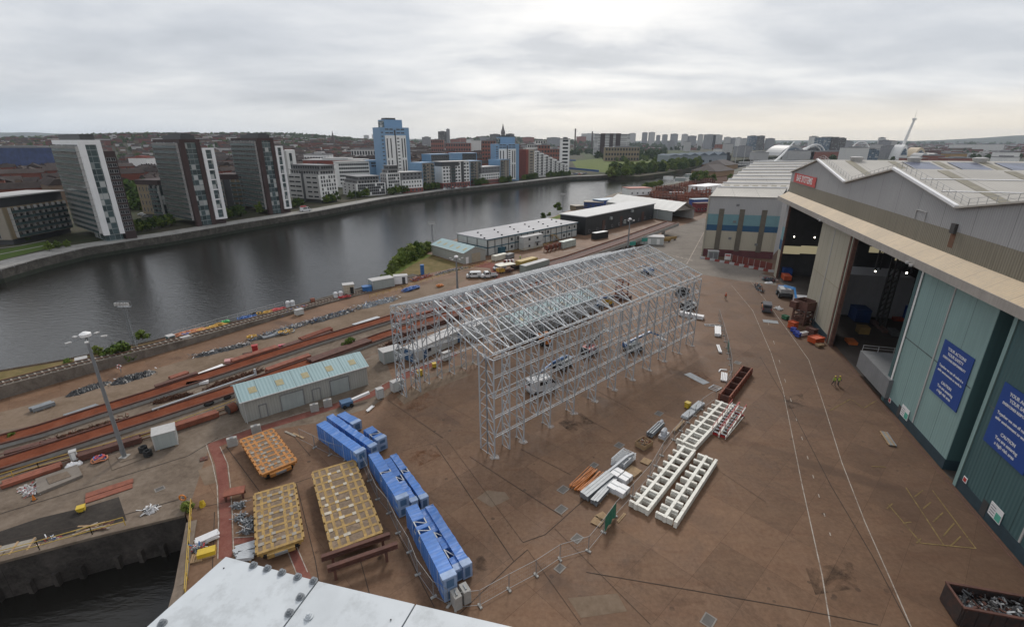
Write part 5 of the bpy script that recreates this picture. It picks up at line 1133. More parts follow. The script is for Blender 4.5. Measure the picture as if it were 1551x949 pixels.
# bits inside the bays
for px,py,d,c,lab in((1190,417,(4,2.4,2.4),(.02,.08,.3),'dark blue bin inside the left bay'),(1190,424,(4,2,1.6),(.5,.09,.03),'orange-red crate inside the left bay'),(1298,484,(5.5,3,3.2),(.015,.05,.18),'dark blue cabin inside the middle bay'),(1352,482,(6,2,1.0),(.4,.06,.03),'red beam stack inside the middle bay'),(1288,521,(2.6,1.6,.8),(.5,.13,.03),'orange trolley inside the middle bay'),(1374,488,(2,2.2,4),(.02,.07,.28),'tall blue board inside the middle bay'),(1305,506,(2,2,1.8),(.3,.19,.06),'tan crate inside the middle bay'),(1330,498,(7,1,.9),(.16,.1,.08),'low brown beam stack inside the middle bay'),(1352,508,(3,1.4,1.2),(.12,.12,.12),'low grey bench inside the middle bay')):
 p=G(px,py);o=thing('storage_bin',lab,'bin',p,HRZ);m_=mat('bin_'+lab.replace(' ','_'),c,.6,var=.3);z=.35;MB().b2((-d[1]/2,-d[0]/2,z),(d[1]/2,d[0]/2,d[2])).build('body',m_,o);MB().b2((-d[1]/2-.05,-d[0]/2-.05,d[2]+.003),(d[1]/2+.05,d[0]/2+.05,d[2]+.12)).build('rim',m_,o)
 for sy in(-1,1):MB().b2((-d[1]/2+.1,sy*d[0]*.35-.15,.045),(d[1]/2-.1,sy*d[0]*.35+.15,z-.003)).build('foot',M_STEEL,o)
for px,py in((1334,500),(1313,470),(1362,470),(1212,405)):
 p=G(px,py);q=(p-HA);x,y=q.dot(HN),-q.dot(HD);b=MB()
 for dx in(-.5,.5):b.bar((x+dx,y,.05),(x+dx,y,24),.3)
 z=1.0
 while z<23:b.bar((x-.5,y,z),(x+.5,y,z+1.2),.14);z+=1.2
 b.build('inner_column',M_STEEL,hall)
mb=MB()
for x in(-.75,-.45,1.0):strip(mb,[(HA+HN*x+HD*s).xy for s in(2,62,135)],.12,.028,px=False)
tag(mb.build('door_rail',M_RUST),kind='structure')
# ------------------------------------------------------------------ the lower hall at the left of it
M_BCREAM=ribbed('cream_wall_sheet',(0.46,0.42,0.33),0.5,0,depth=0.35,streak=0.12);M_BGREY=ribbed('grey_wall_sheet',(0.41,0.41,0.41),0.5,0,depth=0.35,streak=0.1)
low=thing('workshop_hall','lower cream hall with teal and blue bands left of the big hall','workshop',(70.6,175.0,0),math.atan2(-5.5,20.8));LL=23.6;HB_=21.5
def lb(name,m,*bx):
 b=MB()
 for lo,hi in bx:b.b2(lo,hi)
 return b.build(name,m,low)
lb('base_wall',mat('maroon_base',(.13,.045,.05),.8),((0,0,0),(LL,.5,2.6)));lb('wall',M_BCREAM,((0,0.02,2.603),(LL,.5,9.4)));lb('blue_band',MATS['blue_band'],((0,0,9.403),(LL,.5,11.5)));lb('teal_band',MATS['teal_band'],((0,0,11.503),(LL,.5,15.3)));lb('upper_wall',M_BGREY,((0,0,15.303),(LL,.5,HB_)))
for x in(3.6,10.4,17.6):lb('dark_strip',mat('brown_glazing_strip',(.13,.115,.09),.6,var=.2,scale=1),((x,-.12,2.2),(x+1.7,-.003,17.2)))
for x,z in((9,18.2),(8.7,12.4),(8,6.4),(17,4.6)):lb('wall_vent',M_MGREY,((x,-.15,z),(x+1,-.003,z+.8)))
lb('corner_return',M_BCREAM,((-.45,.0,0),(-.003,.6,HB_)))
def roof_low():
 FL,FR,BL,BR=Vector((70.2,174.2,21.6)),Vector((92.2,168.6,21.6)),Vector((122,254,28.4)),Vector((159,262,28.4));inv=low.matrix_basis.inverted()if False else(Matrix.Translation(low.location)@Matrix.Rotation(low.rotation_euler.z,4,'Z')).inverted()
 P=lambda u,v,dz:inv@((FL*(1-u)+FR*u)*(1-v)+(BL*(1-u)+BR*u)*v+Vector((0,0,dz)))
 n=9;rf=MB();rd=MB()
 for k in range(n):
  v0,v1=k/n,(k+1)/n
  a=[P(0,v0,0),P(1,v0,0),P(1,v1,1.7),P(0,v1,1.7)];c=[P(1,v1,0),P(0,v1,0)]
  rf.add(a,[(0,1,2,3)],0);rf.add([a[2],c[0],c[1],a[3]],[(0,1,2,3)],1);rd.bar(P(0,v1-.004,1.75),P(1,v1-.004,1.75),.8,.3)
  if k==1:
   for j in range(7):rf.add([P(.05+j*.135,v0+.03,.52),P(.13+j*.135,v0+.03,.52),P(.13+j*.135,v1-.035,1.3),P(.05+j*.135,v1-.035,1.3)],[(0,1,2,3)],2)
 rf.build('roof',[M_ROOFS,M_MGREY,M_ROOFT],low);rd.build('ridge_capping',M_WHT2,low)
 w=MB()
 for a,b_ in((FL,BL),(BL,BR),(BR,FR)):w.quad(inv@Vector((a.x+.3,a.y+.5,0)),inv@Vector((b_.x+.3,b_.y+.5,0)),inv@Vector((b_.x+.3,b_.y+.5,b_.z-.1)),inv@Vector((a.x+.3,a.y+.5,a.z-.1)))
 w.build('side_wall',M_BGREY,low)
roof_low()
# ------------------------------------------------------------------ the big steel shelter frame
M_GALV=mat('galvanised_steel',(0.44,0.46,0.48),0.55,0.15,var=0.12,scale=0.4)
FO=Vector((-2.3,54.2,0));FU=Vector((.7285,.685,0)).normalized();FRZ=math.atan2(FU.y,FU.x)
frm=thing('shelter_skeleton','huge skeletal galvanised steel frame of an unfinished gabled shelter standing in the yard','steel frame',FO,FRZ)
FW,FL_,EV,RZ_,DW=25.0,54.5,14.3,18.7,1.45
NB=21;DX=FL_/(NB-1)
TH=.14
def latt(b,p,q,off,n,th=TH,dg=.105):
 """ladder of two chords p-q and p+off - q+off with zigzag web"""
 p,q,off=Vector(p),Vector(q),Vector(off);b.bar(p,q,th);b.bar(p+off,q+off,th)
 for k in range(n):
  a,c=p+(q-p)*(k/n),p+(q-p)*((k+1)/n)
  b.bar(a,c+off,dg)
  b.bar(a,a+off,dg*.5)
 b.bar(q,q+off,dg)
for i in range(NB):
 x=i*DX
 for side,y0,sg in(('r',0,1),('l',FW,-1)):
  if side=='l' and i in(3,4):z0=0.0
  z0=0 if(i%2==0 or i<2 or side=='l')else 3.0
  b=MB();latt(b,(x,y0,z0),(x,y0,EV),(0,sg*DW,0),8 if z0==0 else 6);b.build('column',M_GALV,frm)
 t=MB();m=FW/2
 for(ya,za,yb,zb)in((0,EV,m,RZ_),(FW,EV,m,RZ_)):
  sg=1 if ya==0 else-1
  t.bar((x,ya,za+.9),(x,yb,zb+.5),.13);t.bar((x,ya+sg*DW,za-.25),(x,yb,zb-.75),.12)
  n=7
  for k in range(n):
   u0,u1=k/n,(k+1)/n
   top=lambda u:Vector((x,ya+(yb-ya)*u,za+.9+(zb-za-.4)*u));bot=lambda u:Vector((x,ya+sg*DW+(yb-ya-sg*DW)*u,za-.25+(zb-za-.5)*u))
   t.bar(top(u0)if k%2 else bot(u0),bot(u1)if k%2 else top(u1),.075)
   t.bar(top(u0),bot(u0),.075)
 t.bar((x,m,RZ_+.5),(x,m,RZ_-.75),.08)
 if i<NB-1:
  xx=x+DX/2;t.bar((xx,DW,EV+1.0),(xx,m,RZ_+.45),.06)
  for q in(1,2):xx=x+DX*q/3;t.bar((xx,FW,EV+.85),(xx,m+2,RZ_+.5-.6),.08)
 t.build('roof_truss',M_GALV,frm)
for y0,sg in((0,1),(FW,-1)):
 for z in(3.1,6.0,8.9,11.8,EV):
  b=MB();b.bar((0,y0,z),(FL_,y0,z),.11);b.bar((0,y0+sg*.0,z+.3),(FL_,y0,z+.3),.08);b.build('side_rail',M_GALV,frm)
  if z in(8.9,EV):b=MB();b.bar((0,y0+sg*DW,z-.1),(FL_,y0+sg*DW,z-.1),.09);b.build('side_rail',M_GALV,frm)
 for i in range(0,NB-1):
  b=MB();x=i*DX;zz=[3.1,6.0,8.9,11.8,EV]
  if i%3==0:b.bar((x,y0,zz[0]),(x+DX,y0,zz[2]),.1);b.bar((x,y0,zz[2]),(x+DX,y0,zz[4]),.1)
  else:
   for k in range(0,4):b.bar((x,y0+(sg*DW if i%3==2 else 0),zz[k+1]),(x+DX,y0+(sg*DW if i%3==2 else 0),zz[k]),.085)
  b.build('wall_brace',M_GALV,frm)
for k in range(9):
 u=k/8;y=FW*u;z=EV+.9+(RZ_-EV-.4)*(1-abs(2*u-1))
 b=MB();b.bar((0,y,z+.1),(FL_,y,z+.1),.09)
 if k in(0,2,4,6,8):
  b.bar((0,y+.35,z-.35),(FL_,y+.35,z-.35),.07);q=0
  while q<FL_-DX/2:b.bar((q,y,z+.1),(q+DX/2,y+.35,z-.35),.05);b.bar((q+DX/2,y+.35,z-.35),(q+DX,y,z+.1),.05);q+=DX
 b.build('purlin',M_GALV,frm)
for k in range(12):
 y=1.2+k*2.05;u=y/FW;z=EV+.9+(RZ_-EV-.4)*(1-abs(2*u-1))
 if y>FW/2:
  b=MB();b.bar((0,y,z+.05),(FL_,y,z+.05),.07);b.build('purlin',M_GALV,frm)
for i in range(0,NB-1):
 for(ya,yb)in((0,FW/4),(FW/4,FW/2),(FW/2,3*FW/4),(3*FW/4,FW)):
  f=lambda y:EV+.95+(RZ_-EV-.4)*(1-abs(2*y/FW-1));b=MB();b.bar((i*DX,ya if i%2 else yb,f(ya if i%2 else yb)),((i+1)*DX,yb if i%2 else ya,f(yb if i%2 else ya)),.055);b.build('roof_brace',M_GALV,frm)
  # front end wall at the river side: extra ladders and ties between the first legs
for x in(0,DX):
 for z in(3.1,7.5,11.9):b=MB();b.bar((x,FW,z),(x,FW-DW*2,z),.1);b.build('end_tie',M_GALV,frm)
 b=MB();latt(b,(x,FW-DW*2,0),(x,FW-DW*2,EV+.4),(0,DW,0),8);b.build('column',M_GALV,frm)
b=MB();latt(b,(0,DW*2,0),(0,DW*2,EV+.2),(0,-DW,0),8);b.build('column',M_GALV,frm)
for k in range(1,6):
 y=FW*k/6;b=MB();z=EV+(RZ_-EV)*(1-abs(2*k/6-1));b.bar((FL_,y,z*.62),(FL_,y,z),.1);b.bar((FL_,y-FW/6,9.0),(FL_,y,z),.07);b.build('gable_post',M_GALV,frm)
b=MB();b.bar((FL_,0,9.0),(FL_,FW,9.0),.1);b.bar((FL_,0,11.9),(FL_,FW,11.9),.1);b.build('end_tie',M_GALV,frm)
# base plates and ladders of rungs between the feet
for i in range(0,NB,2):
 for y0 in(0,DW,FW,FW-DW):MB().b2((i*DX-.14,y0-.14,.012),(i*DX+.14,y0+.14,.05)).build('base_plate',M_GALV,frm)
M_DUST=patchy('grey_grout_dust',[(0.4,(0.15,0.10,0.08)),(0.55,(0.30,0.27,0.25)),(0.7,(0.42,0.40,0.38))],1.2)
for i in range(0,NB,2):
 p=FO+FU*(i*DX);n=9;mb=MB();mb.add([(p.x,p.y,.034)]+[(p.x+random.uniform(.35,.85)*math.cos(2*PI*k/n),p.y+random.uniform(.35,.85)*math.sin(2*PI*k/n),.034)for k in range(n)],[(0,1+k,1+(k+1)%n)for k in range(n)]);tag(mb.build('dust_patch',M_DUST),kind='structure')
 # ------------------------------------------------------------------ yard: packs, platforms, frames
def seg(a,b,z=0.0):
 A,B=G(*a,z),G(*b,z);d=B-A;return A,B,d.length,math.atan2(d.y,d.x)
M_TARP=ribbed('blue_wrap',(0.055,0.185,0.53),0.62,0,rough=.38,depth=.55,var=.28,bump=.7,streak=.25,dirt=(.2,.33,.6))
M_TARPL=mat('pale_wrap_end',(0.24,0.33,0.50),0.4,var=0.2,scale=1.2)
M_TIMB=mat('timber',(0.33,0.22,0.12),0.8,var=0.25,scale=2)
M_CONC=mat('cast_concrete',(0.33,0.32,0.30),0.85,var=0.15,scale=1.5)
M_WSTEEL=mat('cream_white_steel',(0.74,0.72,0.65),0.55,var=0.08,scale=0.7,dirt=(0.42,0.38,0.32))
M_ORANGE=mat('orange_paint',(0.55,0.17,0.02),0.5,var=0.15,scale=1.5,dirt=(.25,.1,.04))
M_YELLOW=mat('dirty_yellow_paint',(0.33,0.205,0.06),0.7,var=0.35,scale=1.6,dirt=(.16,.11,.065))
M_OCHRE=mat('orange_rust_paint',(0.40,0.165,0.035),0.7,var=0.35,scale=1.6,dirt=(.17,.08,.04))
M_GALVD=mat('dull_galvanised',(0.22,0.235,0.25),0.5,0.3,var=0.2,scale=1)
M_BLACK=mat('black_rubber',(0.018,0.018,0.018),0.8)
M_REDP=mat('red_paint',(0.38,0.03,0.03),0.45)
M_BLUEP=mat('machine_blue',(0.03,0.13,0.34),0.4)
M_RUSTB=mat('brown_rust_beam',(0.10,0.042,0.03),0.8,var=0.3,scale=1)
M_RUSTR=mat('red_rust_steel',(0.22,0.07,0.04),0.8,var=0.3,scale=1)
M_PALE=mat('grey_white_cabin',(0.50,0.51,0.49),0.6,var=0.08,scale=0.4,streak=0.2)
M_CABG=mat('grey_green_cabin',(0.33,0.36,0.35),0.6,var=0.08,scale=0.4,streak=0.25)
M_PLANK=mat('plank_grey',(0.28,0.25,0.21),0.85,var=0.25,scale=2.5)
M_DECK=mat('worn_deck_plate',(0.185,0.13,0.085),.8,var=.4,scale=1.1,dirt=(.09,.06,.04))
def pack(label,a,b,ztop,w_,open_=(),z0=0.0,ends=True,tiers=1):
 A,B,L,rz=seg(a,b,ztop);o=thing('wrapped_truss_pack',label,'wrapped pack',(A.x,A.y,0),rz,None);o['group']='blue wrapped truss packs'
 for t in range(tiers):
  za=.16+(ztop-.16)*t/tiers;zb=.16+(ztop-.16)*(t+1)/tiers-.05;b_=MB()
  segs_=[(0.0,L)]if t<tiers-1 or not open_ else[]
  if not segs_:
   k=0
   for u0,u1 in open_:segs_.append((k,L*u0));k=L*u1
   segs_.append((k,L))
  for x0,x1 in segs_:
   n=max(1,int((x1-x0)/.55));vs_=[]
   for i in range(n+1):
    x=x0+(x1-x0)*i/n;j=random.uniform(-.05,.05);s_=random.uniform(-.04,.03)
    vs_+=[(x,-w_/2+s_,za),(x,w_/2-s_,za),(x,w_/2+j*.5,zb+j),(x,-w_/2+j*.4,zb-j*.7)]
   fs=[(3,2,1,0),(4*n,4*n+1,4*n+2,4*n+3)]
   for i in range(n):
    for q in range(4):fs.append((i*4+q,i*4+(q+1)%4,(i+1)*4+(q+1)%4,(i+1)*4+q))
   b_.add(vs_,fs)
  b_.build('wrap',M_TARP,o)
  for u0,u1 in(open_ if t==tiers-1 else()):
   c=MB();x0,x1=L*u0,L*u1
   for y in(-w_/2+.08,w_/2-.08):
    for z in(za+.06,zb-.06):c.bar((x0,y,z),(x1,y,z),.11)
   for y in(-w_/2+.08,w_/2-.08):c.bar((x0,y,za),(x1,y,zb),.08)
   c.bar((x0,-w_/2+.1,zb-.06),(x1,w_/2-.1,zb-.06),.08);c.build('exposed_truss',M_GALV,o)
  if ends:
   for x in(-.05,L+.01):
    e=MB();e.b2((x,-w_/2-.02,za-.02),(x+.04,w_/2+.02,zb+.03));e.build('end_cap',M_TARPL,o)
    g=MB();g.b2((x-.02 if x<0 else x+.041,-w_*.28,za+.2),(x-.001 if x<0 else x+.06,w_*.28,zb-.2));g.build('end_opening',M_BLUED,o)
   c=MB();c.add([(xx,y,z)for xx in(L-.75,L+.005)for y,z in((-w_/2-.055,zb-.5),(-w_/2-.055,zb+.06),(w_/2+.055,zb+.06),(w_/2+.055,zb-.5))],[(0,1,5,4),(1,2,6,5),(2,3,7,6)]);c.build('pale_hood',M_TARPL,o)
 for u in(.2,.42,.66,.86):x=L*u+.1;sb=MB();sb.b2((x,-w_/2-.05,.2),(x+.05,-w_/2-.045,ztop-.1));sb.b2((x,w_/2+.045,.2),(x+.05,w_/2+.05,ztop-.1));sb.build('strap',M_WHT2,o)
 for x in(.6,L*.5,L-.6):MB().b2((x-.1,-w_/2,0),(x+.1,w_/2,.155)).build('bearer',M_TIMB,o)
 return o
Z8=lambda x,y:(440+x/2.644,590+y/2.644)
pack('long blue wrapped pack at the front left of the far cluster, doubled in height',Z8(122,130),Z8(283,246),2.6,1.35,tiers=2)
pack('long blue wrapped pack lying behind the front one of the far cluster',Z8(157,101),Z8(334,224),2.1,1.05,tiers=2)
pack('short blue wrapped pack tucked behind at the top of the far cluster',Z8(203,92),Z8(266,130),1.5,1.4)
pack('short two-tier blue wrapped pack with an open strip, right of the far cluster',Z8(310,152),Z8(366,194),2.0,1.4,open_=((.4,.62),),tiers=2)
pack('long tall blue wrapped pack with a small slit, front left of the middle cluster',Z8(332,252),Z8(450,432),2.6,1.3,open_=((.42,.47),),tiers=2)
pack('blue wrapped pack with silver truss showing in the middle of the middle cluster',Z8(388,275),Z8(497,445),1.5,.8,open_=((.42,.55),))
pack('narrow blue wrapped pack at the right of the middle cluster',Z8(412,258),Z8(537,432),1.6,.9,open_=((.36,.44),))
pack('tallest blue wrapped pack, front of the near cluster with two exposed truss gaps',Z8(484,462),Z8(638,750),2.8,1.3,open_=((.22,.30),(.35,.41)),tiers=2)
pack('low blue wrapped pack with wide exposed truss gaps, middle of the near cluster',Z8(534,475),Z8(676,716),1.55,.8,open_=((.40,.50),(.68,.82)))
pack('blue wrapped pack at the right side of the near cluster',Z8(556,462),Z8(708,700),1.75,.95)
for x,y,lab in((665,862,'grey concrete block standing at the end of the near blue packs, left one'),(700,838,'grey concrete block standing at the end of the near blue packs, right one')):
 p=G(*Z8(x,y));o=thing('concrete_block',lab,'concrete block',p,rad(-58));MB().prism([(-.55,-.35),(.55,-.35),(.55,.35),(-.55,.35)],0,1.5).build('block',M_CONC,o);MB().b2((-.3,-.06,1.503),(.3,.06,1.6)).build('lifting_bar',M_GALVD,o)
def platform(label,q,m,deckm,nx,ny,ztop=1.4,edge=None):
 P=[G(*p,ztop)for p in q];c=sum(P,Vector())/4;ux=((P[2]-P[1])+(P[3]-P[0]));L=ux.length/2;W=((P[1]-P[0])+(P[2]-P[3])).length/2;rz=math.atan2(ux.y,ux.x)
 o=thing('transport_platform',label,'transport platform',(c.x,c.y,0),rz);f=MB();dk=MB();b=.165
 for k in range(nx+1):x=-L/2+L*k/nx;f.b2((x-b,-W/2,ztop-.28),(x+b,W/2,ztop))
 for k,yy in enumerate((-.5,-.34,-.17,.17,.34,.5)):
  y=W*yy
  for i in range(nx):f.b2((-L/2+L*i/nx+b+.003,y-b*.9,ztop-.27),(-L/2+L*(i+1)/nx-b-.003,y+b*.9,ztop-.004))
 f.build('deck_frame',m,o);dk.b2((-L/2+.1,-W/2+.1,ztop-.30),(L/2-.1,W/2-.1,ztop-.035));dk.build('deck',deckm,o)
 wp=MB();r=random.Random(int(L*100))
 for k in range(26):
  x=-L/2+L*r.randrange(1,nx)/nx;y=-W/2+W*r.randrange(0,ny)/ny+r.uniform(.25,.55)*W/ny;wp.b2((x-.22,y-.2,ztop+.003),(x+.22,y+.2,ztop+.02+.001*k))
 if edge:
  for k in range(14):x=-L/2+L*(k+.5)/14;wp.b2((x-.3,-W/2-.06,ztop-.25),(x+.1,-W/2-.003,ztop-.02+.0005*k))
 wp.build('pale_pad',M_PLANK if not edge else mat('worn_pale_pad',(.46,.41,.33),.7,var=.25,scale=2),o)
 g=MB();g.b2((-L/2,-W/2+.25,.75),(L/2,-W/2+.5,ztop-.31));g.b2((-L/2,W/2-.5,.75),(L/2,W/2-.25,ztop-.31));g.build('side_beam',m,o)
 for sx in(-.42,-.22,0,.22,.42):
  for sy in(-.34,.34):MB().cyl((L*sx,W*sy,.42),.42,.55,12,axis='y').build('wheel',M_BLACK,o)
 e=MB();e.b2((L/2+.003,-W*.3,.7),(L/2+.5,W*.3,ztop-.25));e.build('end_guard',m,o);MB().b2((L/2+.503,-.6,.8),(L/2+.6,.6,ztop-.3)).build('end_box',M_GALVD,o)
 return o
platform('orange transporter platform nearest the green-roofed shed',[(363,665),(413,649),(448,695),(397,719)],M_OCHRE,M_DECK,9,4)
platform('dull yellow transporter platform beside the red walkway',[(385,747),(446,731),(459,814),(389,838)],M_YELLOW,M_DECK,9,4)
platform('largest yellow transporter platform with white pads on its grid deck',[(473,713),(536,698),(580,804),(502,832)],M_YELLOW,M_DECK,10,4,edge=True)
def trestle():
 A,B,L,rz=seg(Z8(122,668),Z8(398,575),1.8);o=thing('steel_trestle','rust-brown trestle of two heavy H-beams in front of the largest yellow platform','trestle',(A.x,A.y,0),rz)
 for y in(0,-1.6):
  b=MB();x0=0 if y==0 else.4
  for z in(1.35,1.85):b.b2((x0,y-.22,z-.03),(x0+L,y+.22,z+.03))
  b.b2((x0,y-.03,1.381),(x0+L,y+.03,1.819));b.build('beam',M_RUSTB,o)
 for x in(1.0,L-.8):
  for y in(0,-1.6):MB().bar((x,y,0),(x,y,1.315),.25).build('leg',M_RUSTB,o)
  MB().bar((x,-.2,.5),(x,-1.4,.5),.18).build('brace',M_RUSTB,o)
trestle()
def ladder_frame(label,q,z,up=3,cross=10,rails=(0.30,1.0),th=.24,sh=0):
 P=[G(*p)for p in q];c=sum(P,Vector())/4;ux=((P[1]-P[0])+(P[2]-P[3]));L=ux.length/2;W=((P[3]-P[0])+(P[2]-P[1])).length/2;rz=math.atan2(ux.y,ux.x)
 o=thing('steel_ladder_section',label,'steel frame',(c.x,c.y,z),rz,'stacked white ladder frames');s=-1
 for r in rails:MB().b2((-L/2,-s*0+W*(.5-r)-.18+(.18 if r==1.0 else 0),0),(L/2,W*(.5-r)+.18+(.18 if r==1.0 else 0),th)).build('long_beam',M_WSTEEL,o)
 for k in range(cross):
  x=max(-L/2+.26,min(L/2-.26,-L/2-sh+.26+(L-.52+2*sh)*k/(cross-1)));y0=-W/2;b=MB();b.b2((x-.17,W/2-.35*W+.0,.02),(x+.17,W/2+.05,th-.03));ys=sorted(W*(.5-r)for r in rails)
  b.b2((x-.16,ys[0]+.37 if len(ys)>1 else-W/2,.021),(x+.16,W*(.5-rails[0])-.183,th-.031));b.build('cross_beam',M_WSTEEL,o)
 return o
for nm,q,rl in(('far',[(1024,670),(1085,612),(1110,620),(1052,687)],(.34,1.0)),('near left',[(949,766),(1029,680),(1051,687),(984.5,783)],(.34,1.0)),('near right',[(992,785),(1057,693),(1088,704),(1026,801)],(.40,.88))):
 for k in range(3):ladder_frame(f'white ladder-shaped steel frame, {("bottom", "middle", "topmost")[k]} of the {nm} stack',q,.05+.27*k,rails=rl if len(rl)>1 else(.5,),cross=10,sh=0 if k==2 else.3)
for nm,q in(('near right',[(992,785),(1057,693),(1088,704),(1026,801)]),):
 pass
def boxbin(label,q,h):
 P=[G(*p)for p in q];c=sum(P,Vector())/4;ux=((P[1]-P[0])+(P[2]-P[3]));L=ux.length/2;W=((P[3]-P[0])+(P[2]-P[1])).length/2;rz=math.atan2(ux.y,ux.x)
 o=thing('steel_box_girder',label,'steel girder',(c.x,c.y,0),rz)
 for sy in(-1,1):MB().b2((-L/2,sy*W/2-.1,0.02),(L/2,sy*W/2+.1,h)).build('side_plate',M_RUSTR,o)
 MB().b2((-L/2,-W/2+.11,.02),(L/2,W/2-.11,.12)).build('bottom_plate',M_RUSTB,o)
 for k in range(6):x=-L/2+.1+(L-.2)*k/5;MB().b2((x-.06,-W/2+.11,.125),(x+.06,W/2-.11,h-.05)).build('diaphragm',M_RUSTB,o)
 for sy in(-1,1):
  for k in range(13):x=-L/2+.2+(L-.4)*k/12;MB().b2((x-.05,sy*(W/2+.101),.05),(x+.05,sy*(W/2+.25),h-.05)).build('stiffener',M_RUSTR,o)
boxbin('long open rust-red box girder lying beyond the white frames',[(1089,606),(1124,563),(1137,566),(1103,612)],1.3)
def rack(label,a,b):
 A,B,L,rz=seg(a,b);o=thing('stair_rack',label,'stair unit',A,rz)
 for y in(-.5,.5):b_=MB();b_.bar((0,y,.35),(L,y,1.5),.14,.25);b_.bar((0,y,.02),(L,y,.02+.05),.1);b_.build('stringer',M_WSTEEL,o)
 for k in range(11):x=L*(k+.5)/11;z=.4+1.12*(k+.5)/11;MB().b2((x-.15,-.42,z),(x+.15,.42,z+.05)).build('tread',M_GALVD,o)
 for y in(-.56,.56):
  b_=MB();b_.bar((.2,y,1.4),(L,y,2.1),.07)
  for k in range(5):x=.3+(L-.5)*k/4;b_.bar((x,y,.4+1.1*x/L),(x,y,1.4+.7*x/L),.07)
  b_.build('handrail',M_REDP,o)
 for x in(.3,L-.3):MB().b2((x-.08,-.55,0),(x+.08,.55,.35)).build('foot',M_REDP,o)
rack('red-railed white stair unit lying beside the far white frames, left one',(1083,660),(1112,624));rack('red-railed white stair unit lying beside the far white frames, right one',(1093,663),(1122,628))
def bundle(label,a,b,n,m,r=.12,rows=2,name='steel_bundle',strap=M_TIMB,kind='bar',jit=0):
 A,B,L,rz=seg(a,b);o=thing(name,label,'steel bundle',A,rz)
 for j in range(rows):
  for i in range(n):
   y=(i-(n-1)/2)*r*(2.15+8*jit);z=.12+r+j*r*2.1;b_=MB()
   x0=random.uniform(-.15,.15)
   if kind=='bar':b_.bar((x0,y,z),(L+x0,y,z),r*1.95)
   else:b_.tube([(x0,y+random.uniform(-jit,jit),z),(L+x0,y+random.uniform(-jit,jit),z+jit*.1)],r,6)
   b_.build('bar' if kind=='bar' else 'tube',m,o)
 for u in(.15,.5,.85):MB().b2((L*u-.06,-n*r*1.15-.05,0),(L*u+.06,n*r*1.15+.05,.118)).build('bearer',strap,o)
 return o
bundle('bundle of orange scaffold tubes beside the silver beams',(872,744),(903,715),7,M_ORANGE,.06,3,'tube_bundle',kind='tube',jit=.35)
bundle('thick bundle of silver box beams next to the orange tubes',(884,757),(924,724),3,M_GALVD,.19,2)
bundle('thinner bundle of silver beams right of the thick one',(899,765),(929,731),3,M_GALVD,.14,2)
for x,y,lab in((934,722,'white shrink-wrapped package behind the silver beams, left one'),(947,729,'white shrink-wrapped package behind the silver beams, right one'),(930,742,'flat-topped white wrapped package in front, left one'),(942.5,748,'flat-topped white wrapped package in front, right one')):
 p=G(x,y);o=thing('wrapped_package',lab,'package',p,rad(45));MB().b2((-.8,-.55,.14),(.8,.55,.85)).build('wrap',mat('white_wrap',(.62,.62,.63),.35,var=.12,scale=2,bump=.5),o);MB().b2((-.82,-.57,0),(.82,.57,.137)).build('pallet',M_TIMB,o);MB().b2((-.1,-.57,.13),(.1,.57,.862)).build('strap',M_GALVD,o)
def lattice_stack():
 P=G(944,700);o=thing('lattice_stack','stack of flat silver lattice frames with open webs beside the orange tubes','lattice frame',P,rad(48))
 for j in range(4):
  b=MB();z=.2+j*.27
  for y in(-.9,.9):b.bar((-1.6,y,z),(1.6,y,z),.1)
  for k in range(7):x=-1.5+k*.5;b.bar((x,-.9,z),(x,.9,z),.07);b.bar((x,-.9,z),(min(1.5,x+.5),.9,z),.05)
  b.build('lattice_layer',M_GALV,o)
 [MB().b2((x-.07,-1,0),(x+.07,1,.14)).build('bearer',M_TIMB,o)for x in(-1,1)]
 for a,b_,lab in(((902,730),(951,690),'long silver box beam leaning across the lattice stack'),((926,704),(960,686),'second silver box beam lying on top of the lattice stack')):
  A,B=G(*a,.25),G(*b_,1.3);o2=thing('box_beam',lab,'steel beam',A,0);MB().bar((0,0,0),B-A,.3,.3).build('beam',M_GALV,o2)
lattice_stack()
def pallet(label,px,py,rz,s=1.0,load=None):
 o=thing('timber_pallet',label,'pallet',G(px,py),rad(rz));o.scale=(s,s,1)
 for y in(-.5,0,.5):MB().b2((-.6,y-.06,0),(.6,y+.06,.10)).build('bearer',M_TIMB,o)
 for k in range(6):x=-.53+k*.212;MB().b2((x-.085,-.58,.103),(x+.085,.58,.14)).build('board',M_TIMB,o)
 return o
pallet('empty timber pallet behind the lattice stack',978.5,699,50,1.0);o=pallet('wide pallet carrying a layer of timber planks',958,715,42,1.5)
o=thing('plank_stack','layer of timber planks lying on the wide pallet','planks',G(958,715)+Vector((0,0,.145)),rad(42))
for k in range(8):MB().b2((-.9,-.8+k*.2,0),(.9,-.63+k*.2,.12)).build('plank',M_TIMB,o)
o=thing('parts_crate','open timber crate full of steel clamps beyond the lattice stack','crate',G(975,675),rad(40));b=MB()
for a,c in(((-1,-.8,.1),(1,-.75,.8)),((-1,.75,.1),(1,.8,.8)),((-1,-.749,.1),(-.95,.749,.8)),((.95,-.749,.1),(1,.749,.8))):b.b2(a,c)
b.build('side_board',M_TIMB,o);MB().b2((-.949,-.749,0),(.949,.749,.1)).build('floor_board',M_PLANK,o);b=MB();r=random.Random(3)
for k in range(60):b.bar((r.uniform(-.85,.85),r.uniform(-.65,.65),r.uniform(.15,.8)),(r.uniform(-.85,.85),r.uniform(-.65,.65),r.uniform(.3,.95)),.07,m=r.choice([0,1,2]))
tag(b.build('loose_clamps',[M_GALVD,M_RUSTR,M_TIMB],o),kind='stuff')
bundle('bundle of dark grey tubes wrapped at one end near the middle fence',(983,662),(1001,645),3,M_GALVD,.16,2,'tube_bundle',kind='tube')
